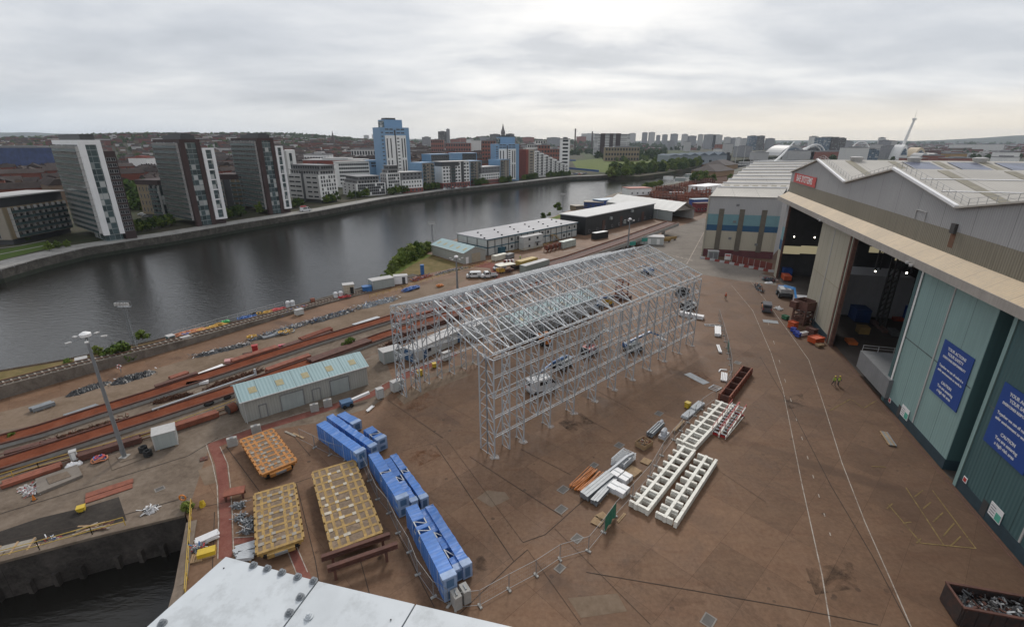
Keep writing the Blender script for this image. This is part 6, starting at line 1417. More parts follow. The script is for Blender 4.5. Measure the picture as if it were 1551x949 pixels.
def wrapped_machine(label,px,py,rz,s=1.0):
 o=thing('wrapped_pallet',label,'wrapped pallet',G(px,py),rad(rz));o.scale=(s,s,s);MB().b2((-.9,-.55,0),(.9,.55,.13)).build('pallet',M_TIMB,o);MB().prism([(-.85,-.5),(.85,-.5),(.85,.5),(-.85,.5)],.133,.6).build('wrap',mat('clear_wrap',(.42,.43,.45),.3,var=.25,scale=3,bump=.6),o);MB().tube([(-.2,0,.603),(-.15,.05,.95),(.3,0,1.15),(.75,.05,.62)],[.4,.45,.35,.2],8).build('wrapped_load',MATS['clear_wrap'],o)
wrapped_machine('pallet wrapped in clear film beside the middle fence',1005,662,52);wrapped_machine('film-wrapped bulky load behind the wrapped pallet',1001,645,52,.7)
A,B,L,rz=seg((1020,655),(1035,640));o=thing('timber_beam','single long timber baulk lying beyond the wrapped pallet','timber',A,rz);MB().b2((0,-.2,.1),(L,.2,.4)).build('beam',M_TIMB,o);[MB().b2((u*L-.1,-.3,0),(u*L+.1,.3,.097)).build('bearer',M_TIMB,o)for u in(.2,.8)]
for px,py,lab,n in((1056,617,'pile of corrugated silver roof sheets near the far white frames',6),(1043,628,'lower pile of silver sheets left of the corrugated ones',4)):
 o=thing('sheet_pile',lab,'metal sheets',G(px,py),rad(45))
 for k in range(n):x0=random.uniform(-.15,.15);MB().xprism([(y*.11-.55,.13+.07*k+(.03 if y%2 else 0))for y in range(11)]+[(.55,.12+.07*k),(-.55,.12+.07*k)],-1.5+x0,1.5+x0).build('sheet',M_GALV,o)
 [MB().b2((x-.06,-.6,0),(x+.06,.6,.1)).build('bearer',M_TIMB,o)for x in(-1,1)]
def bin_(label,px,py,m,h=1.1,r=.35,name='wheelie_bin'):
 o=thing(name,label,'bin',G(px,py),rad(random.uniform(0,90)));MB().prism([(-r,-r),(r,-r),(r,r),(-r,r)],.08,h).build('body',m,o);MB().b2((-r-.05,-r-.05,h+.003),(r+.05,r+.05,h+.1)).build('lid',m,o);[MB().cyl((sx*r*.8,-r-.05,.12),.12,.08,8,axis='x').build('wheel',M_BLACK,o)for sx in(-1,1)]
M_BINY=mat('yellow_plastic',(.55,.38,.03),.5)
bin_('yellow bin by the silver sheets near the middle fence',1041,617,M_BINY,.9);bin_('yellow bin under the shelter frame near its left wall',636,569,M_BINY);bin_('smaller yellow bin further along the left wall of the frame',658,556,M_BINY,.8)
# loose frames, tubes and plates along the right fence
for px,py,rz,L,W,lab in((1083,588,40,1.9,1.4,'small silver ladder frame on the ground left of the box girder'),(1079,493,-10,3.4,.9,'long thin silver frame lying near the far end of the fence')):
 o=thing('silver_ladder_section',lab,'steel frame',G(px,py),rad(rz));b=MB()
 for y in(-W/2,W/2):b.bar((-L/2,y,.1),(L/2,y,.1),.12)
 for k in range(4):x=-L/2+.06+(L-.12)*k/3;b.bar((x,-W/2,.1),(x,W/2,.1),.09)
 b.build('frame',M_GALV,o);[MB().b2((x-.06,-W/2-.2,0),(x+.06,W/2+.2,.045)).build('bearer',M_TIMB,o)for x in(-L/3,L/3)]
bundle('short bundle of white tubes left of the box girder',(1096,578),(1097,566),4,M_WHT2,.13,1,'tube_bundle',kind='tube')
bundle('white tube pair lying by the green netting',(1091,535),(1087,524),2,M_WHT2,.16,1,'tube_bundle',kind='tube')
bundle('white wrapped beam bundle lying by the far end of the fence',(1087,510),(1086.5,498),4,M_WHT2,.15,2)
bundle('long white wrapped beams sticking out past the far right leg of the shelter frame',(1030,477),(1066,484),3,M_WHT2,.2,2)
o=thing('angle_piece','white V-shaped angle piece on the ground near the green netting','steel piece',G(1093,561),rad(20));b=MB();b.bar((-.9,-.3,.1),(0,.3,.1),.2);b.bar((0,.303,.1),(.9,-.3,.1),.2);b.build('angle',M_WHT2,o)
o=thing('steel_plate','flat grey steel plate lying in the yard left of the box girder','steel plate',G(1055,573),rad(-62));MB().b2((-2.2,-.8,.012),(2.2,.8,.05)).build('plate',M_GALVD,o)
o=thing('steel_plate','flat grey plate lying beside the lane line near the cherry picker','steel plate',G(1167,487),rad(-20));MB().b2((-1.6,-1,.03),(1.6,1,.06)).build('plate',M_GALVD,o)
A,B,L,rz=seg((1338,655),(1352,676));o=thing('plank_bundle','narrow bundle of planks and tubes lying by itself near the teal door','planks',A,rz)
for k in range(5):MB().b2((0,-.5+k*.2,.1),(L,-.34+k*.2,.25)).build('plank',(M_TIMB,M_GALVD,M_PLANK)[k%3],o)
[MB().b2((L*u-.06,-.6,0),(L*u+.06,.6,.097)).build('bearer',M_TIMB,o)for u in(.2,.8)]
# scrap skip in the corner
def skip(label,p,rz,L,W,h,fill=True):
 o=thing('scrap_skip',label,'skip',p,rz);m=mat('dark_skip_steel',(.04,.03,.028),.7,var=.35,scale=.8,dirt=(.09,.04,.028))
 for sy in(-1,1):
  MB().b2((-L/2,sy*W/2-.06,.1),(L/2,sy*W/2+.06,h)).build('side_plate',m,o)
  MB().b2((-L/2-.05,sy*W/2-.12,h+.003),(L/2+.05,sy*W/2+.12,h+.14)).build('top_rail',M_RUSTB,o)
  for k in range(8):x=-L/2+.2+(L-.4)*k/7;MB().b2((x-.07,sy*(W/2+.063),.1),(x+.07,sy*(W/2+.2),h-.05)).build('rib',m,o)
 for sx in(-1,1):MB().b2((sx*L/2-.06,-W/2+.063,.1),(sx*L/2+.06,W/2-.063,h)).build('end_plate',m,o);MB().b2((sx*L/2-.1,-W/2+.13,h+.003),(sx*L/2+.1,W/2-.13,h+.13)).build('end_rail',M_RUSTB,o)
 MB().b2((-L/2+.07,-W/2+.07,.08),(L/2-.07,W/2-.07,.2)).build('floor_plate',m,o);[MB().b2((-L/2+.3,sy-.12,0),(L/2-.3,sy+.12,.078)).build('skid',M_STEEL,o)for sy in(-W*.3,W*.3)]
 if fill:
  b=MB();r=random.Random(9)
  for k in range(420):
   x,y=r.uniform(-L/2+.3,L/2-.3),r.uniform(-W/2+.2,W/2-.2);z=h*.55+.35*h*math.cos(2.6*x/L)*r.random();d=Vector((r.gauss(0,1),r.gauss(0,1),r.gauss(0,.5))).normalized()*r.uniform(.2,.8)
   q=Vector((x,y,z))+d;q.x=max(-L/2+.15,min(L/2-.15,q.x));q.y=max(-W/2+.12,min(W/2-.12,q.y));q.z=max(.25,q.z);b.bar((x,y,z),q,r.uniform(.05,.22),r.uniform(.02,.1),m=r.choice([0,0,0,1,2,3,3,4]))
  b.b2((-L/2+.1,-W/2+.1,.21),(L/2-.1,W/2-.1,h*.5),0);s=b.build('scrap_metal',[M_STEEL,M_GALVD,M_LGREY,M_RUSTB,M_MGREY],o);s['kind']='stuff'
 return o
p=G(1510,940);skip('dark rusty skip full of tangled scrap metal in the bottom right corner',p,rad(-14),7.4,2.6,2.0)
# ------------------------------------------------------------------ fence of mesh panels
M_FEN=mat('fence_galvanised',(0.26,0.26,0.26),0.6,0.3)
def fence(label,pts,step=3.3,green=()):
 P=[G(*p)for p in pts];o=thing('site_fence',label,'fence',P[0]);q=[p-P[0]for p in P];acc=[0]
 for si,(a,b)in enumerate(zip(q,q[1:])):
  n=max(1,round((b-a).length/step))
  for k in range(n):
   s,e=a+(b-a)*(k/n),a+(b-a)*((k+1)/n);d=(e-s).normalized()*.05;s=s+d;e=e-d;m=MB()
   for z in(.22,2.0):m.bar(s+Vector((0,0,z)),e+Vector((0,0,z)),.035)
   for t in(s,e):m.bar(t+Vector((0,0,.1)),t+Vector((0,0,2.02)),.04)
   for i in range(1,12):t=s+(e-s)*(i/12);m.bar(t+Vector((0,0,.22)),t+Vector((0,0,2.0)),.005)
   for i in range(1,4):z=.22+1.78*i/4;m.bar(s+Vector((0,0,z)),e+Vector((0,0,z)),.005)
   pn=m.build('mesh_panel',M_FEN,o)
   f=MB();f.box((s.x-d.x,s.y-d.y,.075),(.6,.22,.13),math.atan2((e-s).y,(e-s).x)+PI/2);f.build('foot',M_CONC,o);acc[0]+=1
   if si in green and k==n-1:
    g=MB();nrm=Vector((-(e-s).y,(e-s).x,0)).normalized();pp=[];N_=9
    for i in range(N_):
     t=s+(e-s)*(i/(N_-1));w_=.09+.07*math.sin(i*1.9);pp+=[t-nrm*w_+Vector((0,0,.12+.1*math.sin(i*2.3))),t-nrm*(.06+.03*math.sin(i*2.9))+Vector((0,0,2.06))]
    g.add(pp,[(2*i,2*i+2,2*i+3,2*i+1)for i in range(N_-1)]);g.build('green_netting',mat('green_net',(.03,.17,.11),.7,var=.3,scale=3),pn)
 return o
fence('silver mesh panel fence running along the left side of the blue packs',[(680,917),(657,904),(633,870),(620,836),(603,807),(589,777),(572,756),(548,703),(500,689),(455,667)])
fence('silver mesh panel fence crossing the yard past the white frames with green netting',[(690,922),(727,918),(771,893),(812,871),(848,847),(891,834.5),(914,806),(931.5,781),(958,752),(984,722),(1002,690),(1020,666),(1042,640),(1062,620),(1084,605)],green=(6,))
fence('silver mesh panel fence at the far right of the yard with green netting',[(1098,592),(1107,575),(1106,553),(1101,527),(1094,500),(1088,480)],green=(2,))
for px,py,lab in((905,790,'broken timber pallet beside the green netting'),(912,783,'timber offcut pallet tight behind the green netting')):pallet(lab,px,py,random.uniform(20,60),1.0)
o=thing('plank','two short planks on the ground right of the green netting','planks',G(941,784),rad(50));MB().b2((-.9,-.15,.01),(.9,-.02,.08)).build('plank',M_TIMB,o);MB().b2((-.8,.03,.01),(.9,.16,.08)).build('plank',M_TIMB,o)
for(px,py),lab in(((840,801.0),'small white notice on the fence right of the concrete blocks'),):
 pass
 # ------------------------------------------------------------------ sheds, site offices, cabins
M_SHEDW=ribbed('shed_wall_sheet',(0.36,0.36,0.33),0.4,0,depth=0.4,streak=0.2)
M_SHEDR=ribbed('pale_green_roof',(0.30,0.42,0.43),0.5,0,depth=0.35,var=0.1,panel=2.6)
M_GRP=mat('yellowed_rooflight',(0.36,0.31,0.17),0.5,var=.2,scale=2)
M_WOODR=mat('pale_shutter',(0.35,0.30,0.22),0.7,var=.1)
def shed(label,A,B,D,h,ridge,doors=(),lights=5,gable_door=False,z=0):
 """eaves wall from A to B (left to right), depth away from us"""
 a,b_,L,rz=seg(A,B);o=thing('storage_shed',label,'shed',a,rz)
 w=MB();w.b2((0,0,0),(L,D,h));
 for x in(0.0,L):w.add([(x+dx,y,zz)for dx in(0.002,.15 if x==0 else-.15)for y,zz in((0,h+.001),(D,h+.001),(D/2,ridge))],[(0,1,2),(3,4,5),(0,2,5,3),(1,2,5,4)])
 w.build('wall',M_SHEDW,o)
 r=MB()
 for y0,y1 in((-.35,D/2),(D+.35,D/2)):z0=h-.05;r.add([(-.3,y0,z0+.1),(L+.3,y0,z0+.1),(L+.3,y1,ridge+.15),(-.3,y1,ridge+.15),(-.3,y0,z0),(L+.3,y0,z0),(L+.3,y1,ridge+.03),(-.3,y1,ridge+.03)],[(0,1,2,3),(4,5,6,7),(0,1,5,4),(1,2,6,5),(3,0,4,7)])
 rf=r.build('roof',M_SHEDR,o)
 for k in range(lights):
  x=L*(k+.5)/lights-.55
  for y0,y1,sgn in((D*.12,D*.30,1),(D*.70,D*.88,-1)):
   zz=lambda y:h+.05+(ridge+.1-h)*((y+.35)/(D/2+.35)if sgn>0 else(D+.35-y)/(D/2+.35))
   MB().add([(x,y0,zz(y0)+.03),(x+1.1,y0,zz(y0)+.03),(x+1.1,y1,zz(y1)+.03),(x,y1,zz(y1)+.03)],[(0,1,2,3)]).build('rooflight',M_GRP,rf)
 for x0,x1,hh,kind in doors:
  MB().b2((x0,-.09,.02),(x1,-.003,hh)).build('roller_door' if kind=='r' else 'door',M_CABG if kind=='r' else M_SHEDW,o)
  f=MB();f.b2((x0-.12,-.13,.02),(x0-.003,-.003,hh+.12));f.b2((x1+.003,-.13,.02),(x1+.12,-.003,hh+.12));f.b2((x0,-.13,hh+.003),(x1,-.003,hh+.12));f.build('door_frame',M_MGREY,o)
 if gable_door:
  MB().b2((L+.003,D*.35,.02),(L+.08,D*.75,h*.85)).build('roller_door',M_WOODR,o);MB().b2((L+.003,D*.08,.02),(L+.08,D*.2,h*.6)).build('door',M_WHT,o)
 g=MB();g.bar((-.3,-.42,h-.02),(L+.3,-.42,h-.02),.14);g.bar((.2,-.42,0),(.2,-.42,h),.1);g.build('gutter',M_LGREY,o)
 return o
shed('long pale-green-roofed shed between the slipway and the blue packs',(372,640),(558,582),6.2,3.6,5.0,((5.3,8.6,2.7,'r'),(10.1,11.2,2.1,'d'),(13,16,2.7,'r'),(2.2,3.1,2.1,'d')),5)
shed('pale-green-roofed shed on the dry grass by the river',(655,385.5),(703,400),9.5,3.8,5.4,(),5,True)
shed('pale-green-roofed shed seen through the shelter frame',(786,519),(902,470),6.5,3.6,5.0,((5,8,2.7,'r'),(12,15,2.7,'r')),6)
def cabin(label,A,B,D,h,m,name='cabin',cat='cabin',roof=None,wins=0,doors=(),z=0,feet=True,wmat=None,stripe=None):
 a,b_,L,rz=seg(A,B,z);o=thing(name,label,cat,a,rz);f=.18 if feet else 0.012
 MB().b2((0,0,f),(L,D,h-.12)).build('body',m,o);MB().b2((-.06,-.06,h-.117),(L+.06,D+.06,h)).build('roof',roof or M_LGREY,o)
 if feet:[MB().b2((L*u-.15,.05,0),(L*u+.15,D-.05,f-.003)).build('skid',M_TIMB,o)for u in(.12,.88)]
 p=MB();[p.b2((x,y,f+.002),(x+.16,y+.13,h-.12))for x in(-.03,L-.13)for y in(-.035,D-.095)];p.build('corner_post',roof or M_LGREY,o)
 for k in range(wins):link_mesh('window',win_mesh(.9,.8)[0],o,(L*(k+.7)/(wins+.4),0,h*.58))
 for x in doors:MB().b2((L*x,-.07,f+.03),(L*x+.9,-.003,f+2.05)).build('door',wmat or M_BLUED,o)
 if stripe:MB().b2((-.09,D*.1,f+.1),(-.003,D*.9,h-.3)).build('end_door',stripe,o)
 return o
cabin('grey cabin standing by the tall near floodlight mast',(236,684),(271,674),2.4,2.5,M_CABG)
cabin('pale green-grey cabin by the near left legs of the shelter frame',(582,553),(611,545),2.4,2.6,M_CABG)
cabin('long white site cabin with blue ends behind the left wall of the shelter frame',(628,551),(700,517),2.9,2.8,M_PALE,wins=2,doors=(.18,.9),stripe=M_BLUED)
cabin('pale concrete cabin behind the left wall of the frame further on',(716,515),(742,505),3.2,3.0,M_PALE,name='storage_cabin')
cabin('grey cabin with pale roof on the quay between the blue hoses',(565,440),(598,434),3.2,2.8,M_CABG)
cabin('smaller white cabin with a dark doorway on the quay beside the grey one',(597,431.5),(618,430),2.4,2.6,M_WHT2,doors=(.6,),wmat=M_DGREY)
cabin('scorched cream cabin with dark doorway at the water edge',(521,448),(538,446),2.4,3.0,mat('scorched_cream',(.45,.40,.31),.8,var=.3,scale=.8,dirt=(.15,.11,.08)),doors=(.6,),wmat=M_BLACK)
cabin('small pale box cabin on the grassy quay at the left',(118,560),(136,556),1.6,1.9,M_PALE)
cabin('dark teal box beside the orange hose pile',(258,522),(268,519),1.5,1.8,mat('teal_box',(.03,.10,.11),.6));cabin('small pale cabinet next to the dark teal box',(279,523),(292,519),1.2,1.6,M_PALE,name='cabinet',cat='cabinet')
cabin('pale cabinet beside the red and blue hoses',(450,479),(461,476),1.2,1.5,M_PALE,name='cabinet',cat='cabinet')
cabin('white electrical cabinet beside the left leg of the shelter frame, front one',(573,606),(582,603),.8,1.9,M_PALE,name='cabinet',cat='cabinet');cabin('pale cabinet behind the front left leg of the frame',(597,596),(612,590),1.1,2.0,M_PALE,name='cabinet',cat='cabinet');cabin('white cabinet in front of the long white site cabin',(673,548),(684,544),.8,1.8,M_PALE,name='cabinet',cat='cabinet')
for px,py,lab in((477,622,'grey concrete barrier block beside the near shed doors, left one'),(497,615,'grey concrete barrier block beside the near shed doors, right one'),(353,674,'grey barrier block at the bend of the red walkway'),(389,655,'grey barrier block by the near end of the pale-green-roofed shed')):
 o=thing('barrier_block',lab,'barrier',G(px,py),rad(28));MB().xprism([(-.35,0),(.35,0),(.28,1.25),(-.28,1.25)],-.62,.62).build('block',M_CONC,o);MB().b2((-.2,-.29,1.253),(.2,.29,1.3)).build('lifting_slot',M_MGREY,o)
 # two storey modular site office
def office():
 a,b_,L,rz=seg((739,387.5),(873,357.5));o=thing('site_office','long two-storey white modular site office with dark posts and teal band','site office',a,rz);D,h=17.0,5.9
 MB().b2((0,0,.2),(L,D,h)).build('wall',M_PALE,o);MB().b2((.2,.2,0),(L-.2,D-.2,.197)).build('base',M_DGREY,o);MB().b2((-.4,-.4,h+.003),(L+.4,D+.4,h+.3)).build('roof',ribbed('grey_flat_roof',(.26,.26,.28),1.0,1,depth=.3,var=.15),o)
 bd=mat('teal_trim',(.03,.10,.14),.5);MB().b2((-.07,-.07,2.75),(L+.02,-.003,3.15)).build('storey_band',bd,o);MB().b2((-.07,-.002,2.75),(-.003,D,3.15)).build('storey_band',bd,o);MB().b2((-.42,-.43,h-.12),(L+.4,-.41,h+.28)).build('eaves_trim',bd,o)
 n=15
 for k in range(n+1):x=L*k/n-.12 if k else 0;MB().b2((x,-.16,.1),(x+.22,-.073,h-.2)).build('post',M_DGREY,o)
 for k in range(4):MB().b2((-.16,D*k/3-.1*k,.1),(-.073,D*k/3-.1*k+.22,h-.2)).build('post',M_DGREY,o)
 for k in range(n):
  for z in(1.6,4.5):
   if(k*7+int(z))%5 in(0,2):link_mesh('window',win_mesh(1.0,1.0)[0],o,(L*(k+.5)/n,0,z))
 for k in range(18):MB().b2((L*k/18,D*.1+(k%3)*D*.3,h+.303),(L*k/18+.5,D*.1+(k%3)*D*.3+.5,h+.7)).build('roof_vent',M_DGREY,o)
 MB().b2((5,-1.8,0),(7.4,-.2,2.5)).build('porch',bd,o);st=MB()
 for k in range(9):st.b2((L*.69+k*.35,-1.6,2.9-k*.31),(L*.69+k*.35+.36,-.4,2.98-k*.31))
 for k in range(0,9,2):st.bar((L*.69+k*.35,-1.6,2.9-k*.31),(L*.69+k*.35,-1.6,4-k*.31),.07)
 st.b2((L*.69-2,-1.6,2.9),(L*.69,-.2,3.0));st.bar((L*.69-1.9,-1.5,0),(L*.69-1.9,-1.5,2.9),.12);st.build('outside_stair',M_YELLOW,o)
office()
for z,lab in((0,'lower pale container cabin of the stacked pair in front of the site office'),(2.62,'upper pale container cabin with a landing in front of the site office')):
 o=cabin(lab,(793,380),(822,373.5),2.5,2.6,M_PALE,wins=2,feet=z==0);o.location.z=z;
 if z:MB().b2((6.5,-1.3,-.1),(8.5,-.1,0)).build('landing',M_STEEL,o)
def block_building(name,label,cat,A,B,D,h,m,roofm,over=.5,wn=0):
 a,b_,L,rz=seg(A,B);o=thing(name,label,cat,a,rz);MB().b2((0,0,0),(L,D,h)).build('wall',m,o);MB().b2((-over,-over,h+.003),(L+over,D+over,h+.4)).build('roof',roofm,o)
 for k in range(wn):link_mesh('window',win_mesh(.9,1.1)[0],o,(L*(k+.5)/wn,0,1.6))
 return o,L
o,L=block_building('plant_building','long black-clad flat building with pale roof beside the white tent','industrial building',(886,356.5),(989,331.5),14,8.0,ribbed('black_cladding',(.03,.033,.035),1.2,0,depth=.6,panel=4.6),ribbed('pale_membrane_roof',(.42,.42,.42),3.0,0,depth=.15,panel=6),wn=10)
for x in(14,30,52):MB().b2((x,-.1,0),(x+2.4,-.003,5.2)).build('brown_door',mat('brown_panel',(.08,.04,.03),.7),o)
for x,z in((20,4.8),(40,6.2),(33,1.4)):MB().b2((x,-.9,z),(x+1.5,-.003,z+1.2)).build('air_unit',M_CABG,o)
def tent():
 C=G(1018,335);g=G(1050,331)-C;W=g.length;rz=math.atan2(g.y,g.x);L,h,rg=50.0,5.2,9.4
 o=thing('storage_tent','big white pitched-roof fabric storage tent beside the black building','tent',C,rz);m=mat('white_tent_fabric',(.60,.59,.56),.6,var=.06,scale=.2,streak=.1)
 MB().b2((0,.5,0),(.2,L,h-.05)).build('side_wall',M_CABG,o);MB().b2((W-.2,.5,0),(W,L,h-.05)).build('side_wall',m,o);r=MB();n=10
 for k in range(n):
  y0,y1=-1.2+(L+1.2)*k/n,-1.2+(L+1.2)*(k+1)/n
  for x0,x1 in((-.4,W/2),(W+.4,W/2)):r.add([(x0,y0,h),(x0,y1,h),(x1,y1,rg),(x1,y0,rg),(x0,(y0+y1)/2,h-.12),(x1,(y0+y1)/2,rg-.12)],[(0,4,5,3),(4,1,2,5)])
 r.build('roof',m,o);MB().add([(x,L-.3,z)for x,z in((.2,0),(W-.2,0),(W-.2,h),(W/2,rg-.2),(.2,h))],[(0,1,2,3,4)]).build('rear_wall',m,o)
 for k in range(6):[MB().bar((x,L*k/5+.3,0),(x,L*k/5+.3,h),.25).build('frame_post',M_GALV,o)for x in(-.2,W+.2)]
 MB().add([(.3,2,h-.4),(W-.3,2,h-.4),(W/2,2,rg-.3)],[(0,1,2)]).build('gable_sheet',m,o)
tent()
def flat_build(label,A,B,D,h,m,roofm,name='site_building'):return block_building(name,label,'building',A,B,D,h,m,roofm,.3,4)
flat_build('bright blue two-storey cabin block by the river with paler roof',(911,315.5),(945,312),8,4.6,mat('bright_blue_clad',(.03,.075,.26),.5,var=.15),mat('pale_blue_roof',(.25,.34,.42),.5))
flat_build('long low blue container office left of the bright blue block',(884,315),(913,316),8,3.6,mat('dark_blue_clad',(.02,.05,.18),.5),M_TAN2)
flat_build('long white barge-like office with railing at the water edge',(953,296),(986,295),12,5.0,M_WHT,mat('brick_red_roof',(.30,.09,.06),.7));flat_build('low white shed beside the rusty stockyard right end',(1066,293),(1096,289),14,5.0,M_WHT,M_WHT2);flat_build('low tan store behind the white-roofed tent',(872,319),(884,318),6,2.4,M_TAN,M_TAN2)
flat_build('blue container stack at the corner of the lower hall',(1050,313),(1074,312),5,4.2,MATS['bright_blue_clad'],MATS['pale_blue_roof']);flat_build('dark red container stack at the corner of the lower hall',(1055,321),(1076,320),5,4.6,mat('dark_red_clad',(.17,.025,.03),.6),M_RUSTB)
def brown_shed(label,A,B,D,h,rg):
 a,b_,L,rz=seg(A,B);o=thing('boat_shed',label,'shed',a,rz);MB().b2((0,0,0),(L,D,h)).build('wall',mat('buff_brick',(.25,.16,.09),.8),o)
 MB().add([(-1,-1,h),(L+1,-1,h),(L+1,D+1,h),(-1,D+1,h),(L*.2,D/2,rg),(L*.8,D/2,rg)],[(0,1,5,4),(1,2,5),(2,3,4,5),(3,0,4)]).build('roof',mat('brown_tile_roof',(.06,.045,.04),.8),o)
brown_shed('brown hipped-roof shed on the near bank by the stockyard',(1083,268),(1111,265),30,6,13);brown_shed('farther brown hipped-roof shed near the river bend',(1098,257),(1117,255),34,6,13)
# the stockyard of rusty frames
rs=random.Random(4)
for k in range(54):
 u=rs.random();px=992+u*92;py=302-u*24+rs.uniform(-10,14)
 if px<1050 and py>308:continue
 p=G(px,py);o=thing('rusty_jig','rust-red steel jig frame standing in the far stockyard','steel frame',p,rad(rs.choice([-12,-12,78])),'rusty frames in the far stockyard');L,W,h=rs.uniform(6,16),rs.uniform(2,4),rs.uniform(1.5,5);b=MB()
 n=int(L/2)
 for i in range(n+1):
  x=-L/2+L*i/n
  for y in(-W/2,W/2):b.bar((x,y,0),(x,y,h*rs.uniform(.75,1.25)),.45)
  b.bar((x,-W/2,h*.7),(x,W/2,h*.7),.4)
 for y in(-W/2,W/2):b.bar((-L/2,y,h*.72),(L/2,y,h*.72),.5);b.bar((-L/2,y,.5),(L/2,y,.5),.7)
 b.build('frame',M_RUSTR if rs.random()<.6 else M_RUSTB,o)
for px,py,rz,lab in((1012,272,10,'white boat-like cabin by the river edge of the stockyard'),(1030,274,0,'grey cabin by the river edge of the stockyard'),(1045,268,10,'small pale cabin behind the stockyard by the river'),(1024,298,0,'pale green cabin among the rusty frames')):
 o=thing('site_cabin',lab,'cabin',G(px,py),rad(rz));MB().b2((-5,-2,0),(5,2,3.2)).build('body',M_WHT if 'white' in lab else M_CABG,o);MB().b2((-5.2,-2.2,3.203),(5.2,2.2,3.5)).build('roof',M_LGREY,o)
 # containers and odd units by the office
def container(label,A,B,m,D=2.45,h=2.6,roof=None):
 a,b_,L,rz=seg(A,B);o=thing('container',label,'container',a,rz);MB().b2((0,0,.15),(L,D,h-.06)).build('body',m,o);MB().b2((.05,.05,h-.057),(L-.05,D-.05,h)).build('roof',roof or m,o);p=MB();[p.b2((x,y,0),(x+.2,y+.2,h+.02))for x in(-.03,L-.17)for y in(-.03,D-.17)];p.build('corner_post',m,o)
 d=MB();[d.b2((L+.003,D*(.03+.49*i),.2),(L+.06,D*(.48+.49*i),h-.2))for i in range(2)];d.build('end_door',m,o);d=MB();[d.bar((L+.1,D*u,.2),(L+.1,D*u,h-.2),.05)for u in(.2,.4,.6,.8)];d.build('locking_bar',M_GALVD,o)
R1=lambda c,n:ribbed(n,c,.5,0,depth=.5,streak=.1)
container('yellow container behind the grey container by the shelter ridge',(789,408),(814,401),R1((.42,.29,.07),'yellow_container'));container('grey-green container in front of the yellow one',(796,415),(832,404),R1((.28,.31,.28),'grey_container'),roof=M_LGREY)
container('pale flat-topped tank container on the yard in front of the site office',(750.5,396),(769,391.5),mat('cream_tank',(.55,.53,.45),.5),D=2,h=1.9);container('dull grey cage container right of the pale tank container',(770,393),(779,390),M_MGREY,D=2,h=1.7)
container('pale green container at the right of the red-brown frames',(853,377),(872,372),mat('pale_green',(.38,.42,.38),.5),h=2.7)
container('black and cream unit at the foot of the black building',(902,363.5),(921,360),M_BLACK,h=2.9,roof=M_WHT)
o=thing('electrical_cabin','white electrical cabin with doors beside the raised crane track','cabin',G(984,369),rad(-12));MB().b2((-5.2,-2.6,.2),(5.2,2.6,3.1)).build('body',M_PALE,o);MB().b2((-5.4,-2.8,3.103),(5.4,2.8,3.4)).build('roof',M_LGREY,o);[MB().b2((x,-2.68,.3),(x+1.2,-2.603,2.5)).build('door',M_WHT,o)for x in(-4,-1,2.5)];MB().b2((-5,-2.4,0),(5,2.4,.197)).build('base',M_CONC,o)
for k in range(5):
 p=G(829+k*6.6,381-k*1.8);o=thing('coil_stand','red-brown coil frame in the row in front of the site office','frame',p,rad(35),'red-brown coil frames in a row');b=MB()
 for x in(-.8,.8):
  for y in(-1,1):b.bar((x,y,0),(x,y,2.4),.2)
  b.bar((x,-1,2.4),(x,1,2.4),.2)
 b.bar((-.8,0,1.4),(.8,0,1.4),1.0);b.build('frame',M_RUSTR,o);MB().cyl((0,0,1.4),.95,1.2,12,axis='x').build('drum',M_RUSTB,o)
for px,py,lab in((771,401,'dark red rack with white stripes near the black skip'),):
 o=thing('striped_rack',lab,'rack',G(px,py),rad(20));b=MB();[b.b2((x,-.5,.1),(x+.5,.5,1.8),0 if i%2 else 1)for i,x in enumerate((-1.8,-1.2,-.6,0,.6,1.2))];b.build('panel',[M_WHT,mat('dark_red',(.16,.03,.03),.6)],o);MB().b2((-1.9,-.6,0),(1.8,.6,.097)).build('base',M_STEEL,o)
skip('small black skip near the yellow container',G(782,407),rad(35),3.4,1.8,1.3,False)
# hoarding, barriers and cabinet at the foot of the lower hall
a,b_,L,rz=seg((1108,397),(1168,411));o=thing('red_hoarding','red panel hoarding in front of the lower hall','hoarding',a,rz)
n=7
for k in range(n):MB().b2((L*k/n+.05,-.06,.1),(L*(k+1)/n-.05,.06,2.7)).build('panel',mat('hoarding_red',(.15,.032,.022),.7,var=.12),o);MB().b2((L*k/n-.05,-.1,0),(L*k/n+.04,.1,2.75)).build('post',M_LGREY,o)
for k in range(15):
 p=G(1064+7.4*k,391+k*1.45+.6);rd=k%2;o=thing('barrier_block',('red' if rd else 'white')+' plastic barrier in the row at the foot of the lower hall','barrier',p,rad(-30),('red' if rd else 'white')+' barriers along the lower hall');MB().xprism([(-.25,0),(.25,0),(.12,.75),(-.12,.75)],-.85,.85).build('block',mat('faded_red_plastic',(.24,.04,.03),.6)if rd else M_LGREY,o)
o=thing('electrical_cabinet','grey electrical kiosk at the left foot of the lower hall','cabinet',G(1079,392),rad(-14));MB().b2((-1.7,-1,.1),(1.7,1,2.9)).build('body',M_CABG,o);MB().b2((-1.85,-1.15,2.903),(1.85,1.15,3.05)).build('roof',M_LGREY,o);[MB().b2((x,-1.06,.3),(x+1.2,-1.003,2.5)).build('door',M_MGREY,o)for x in(-1.4,.2)];MB().b2((-1.6,-.9,0),(1.6,.9,.097)).build('base',M_CONC,o)
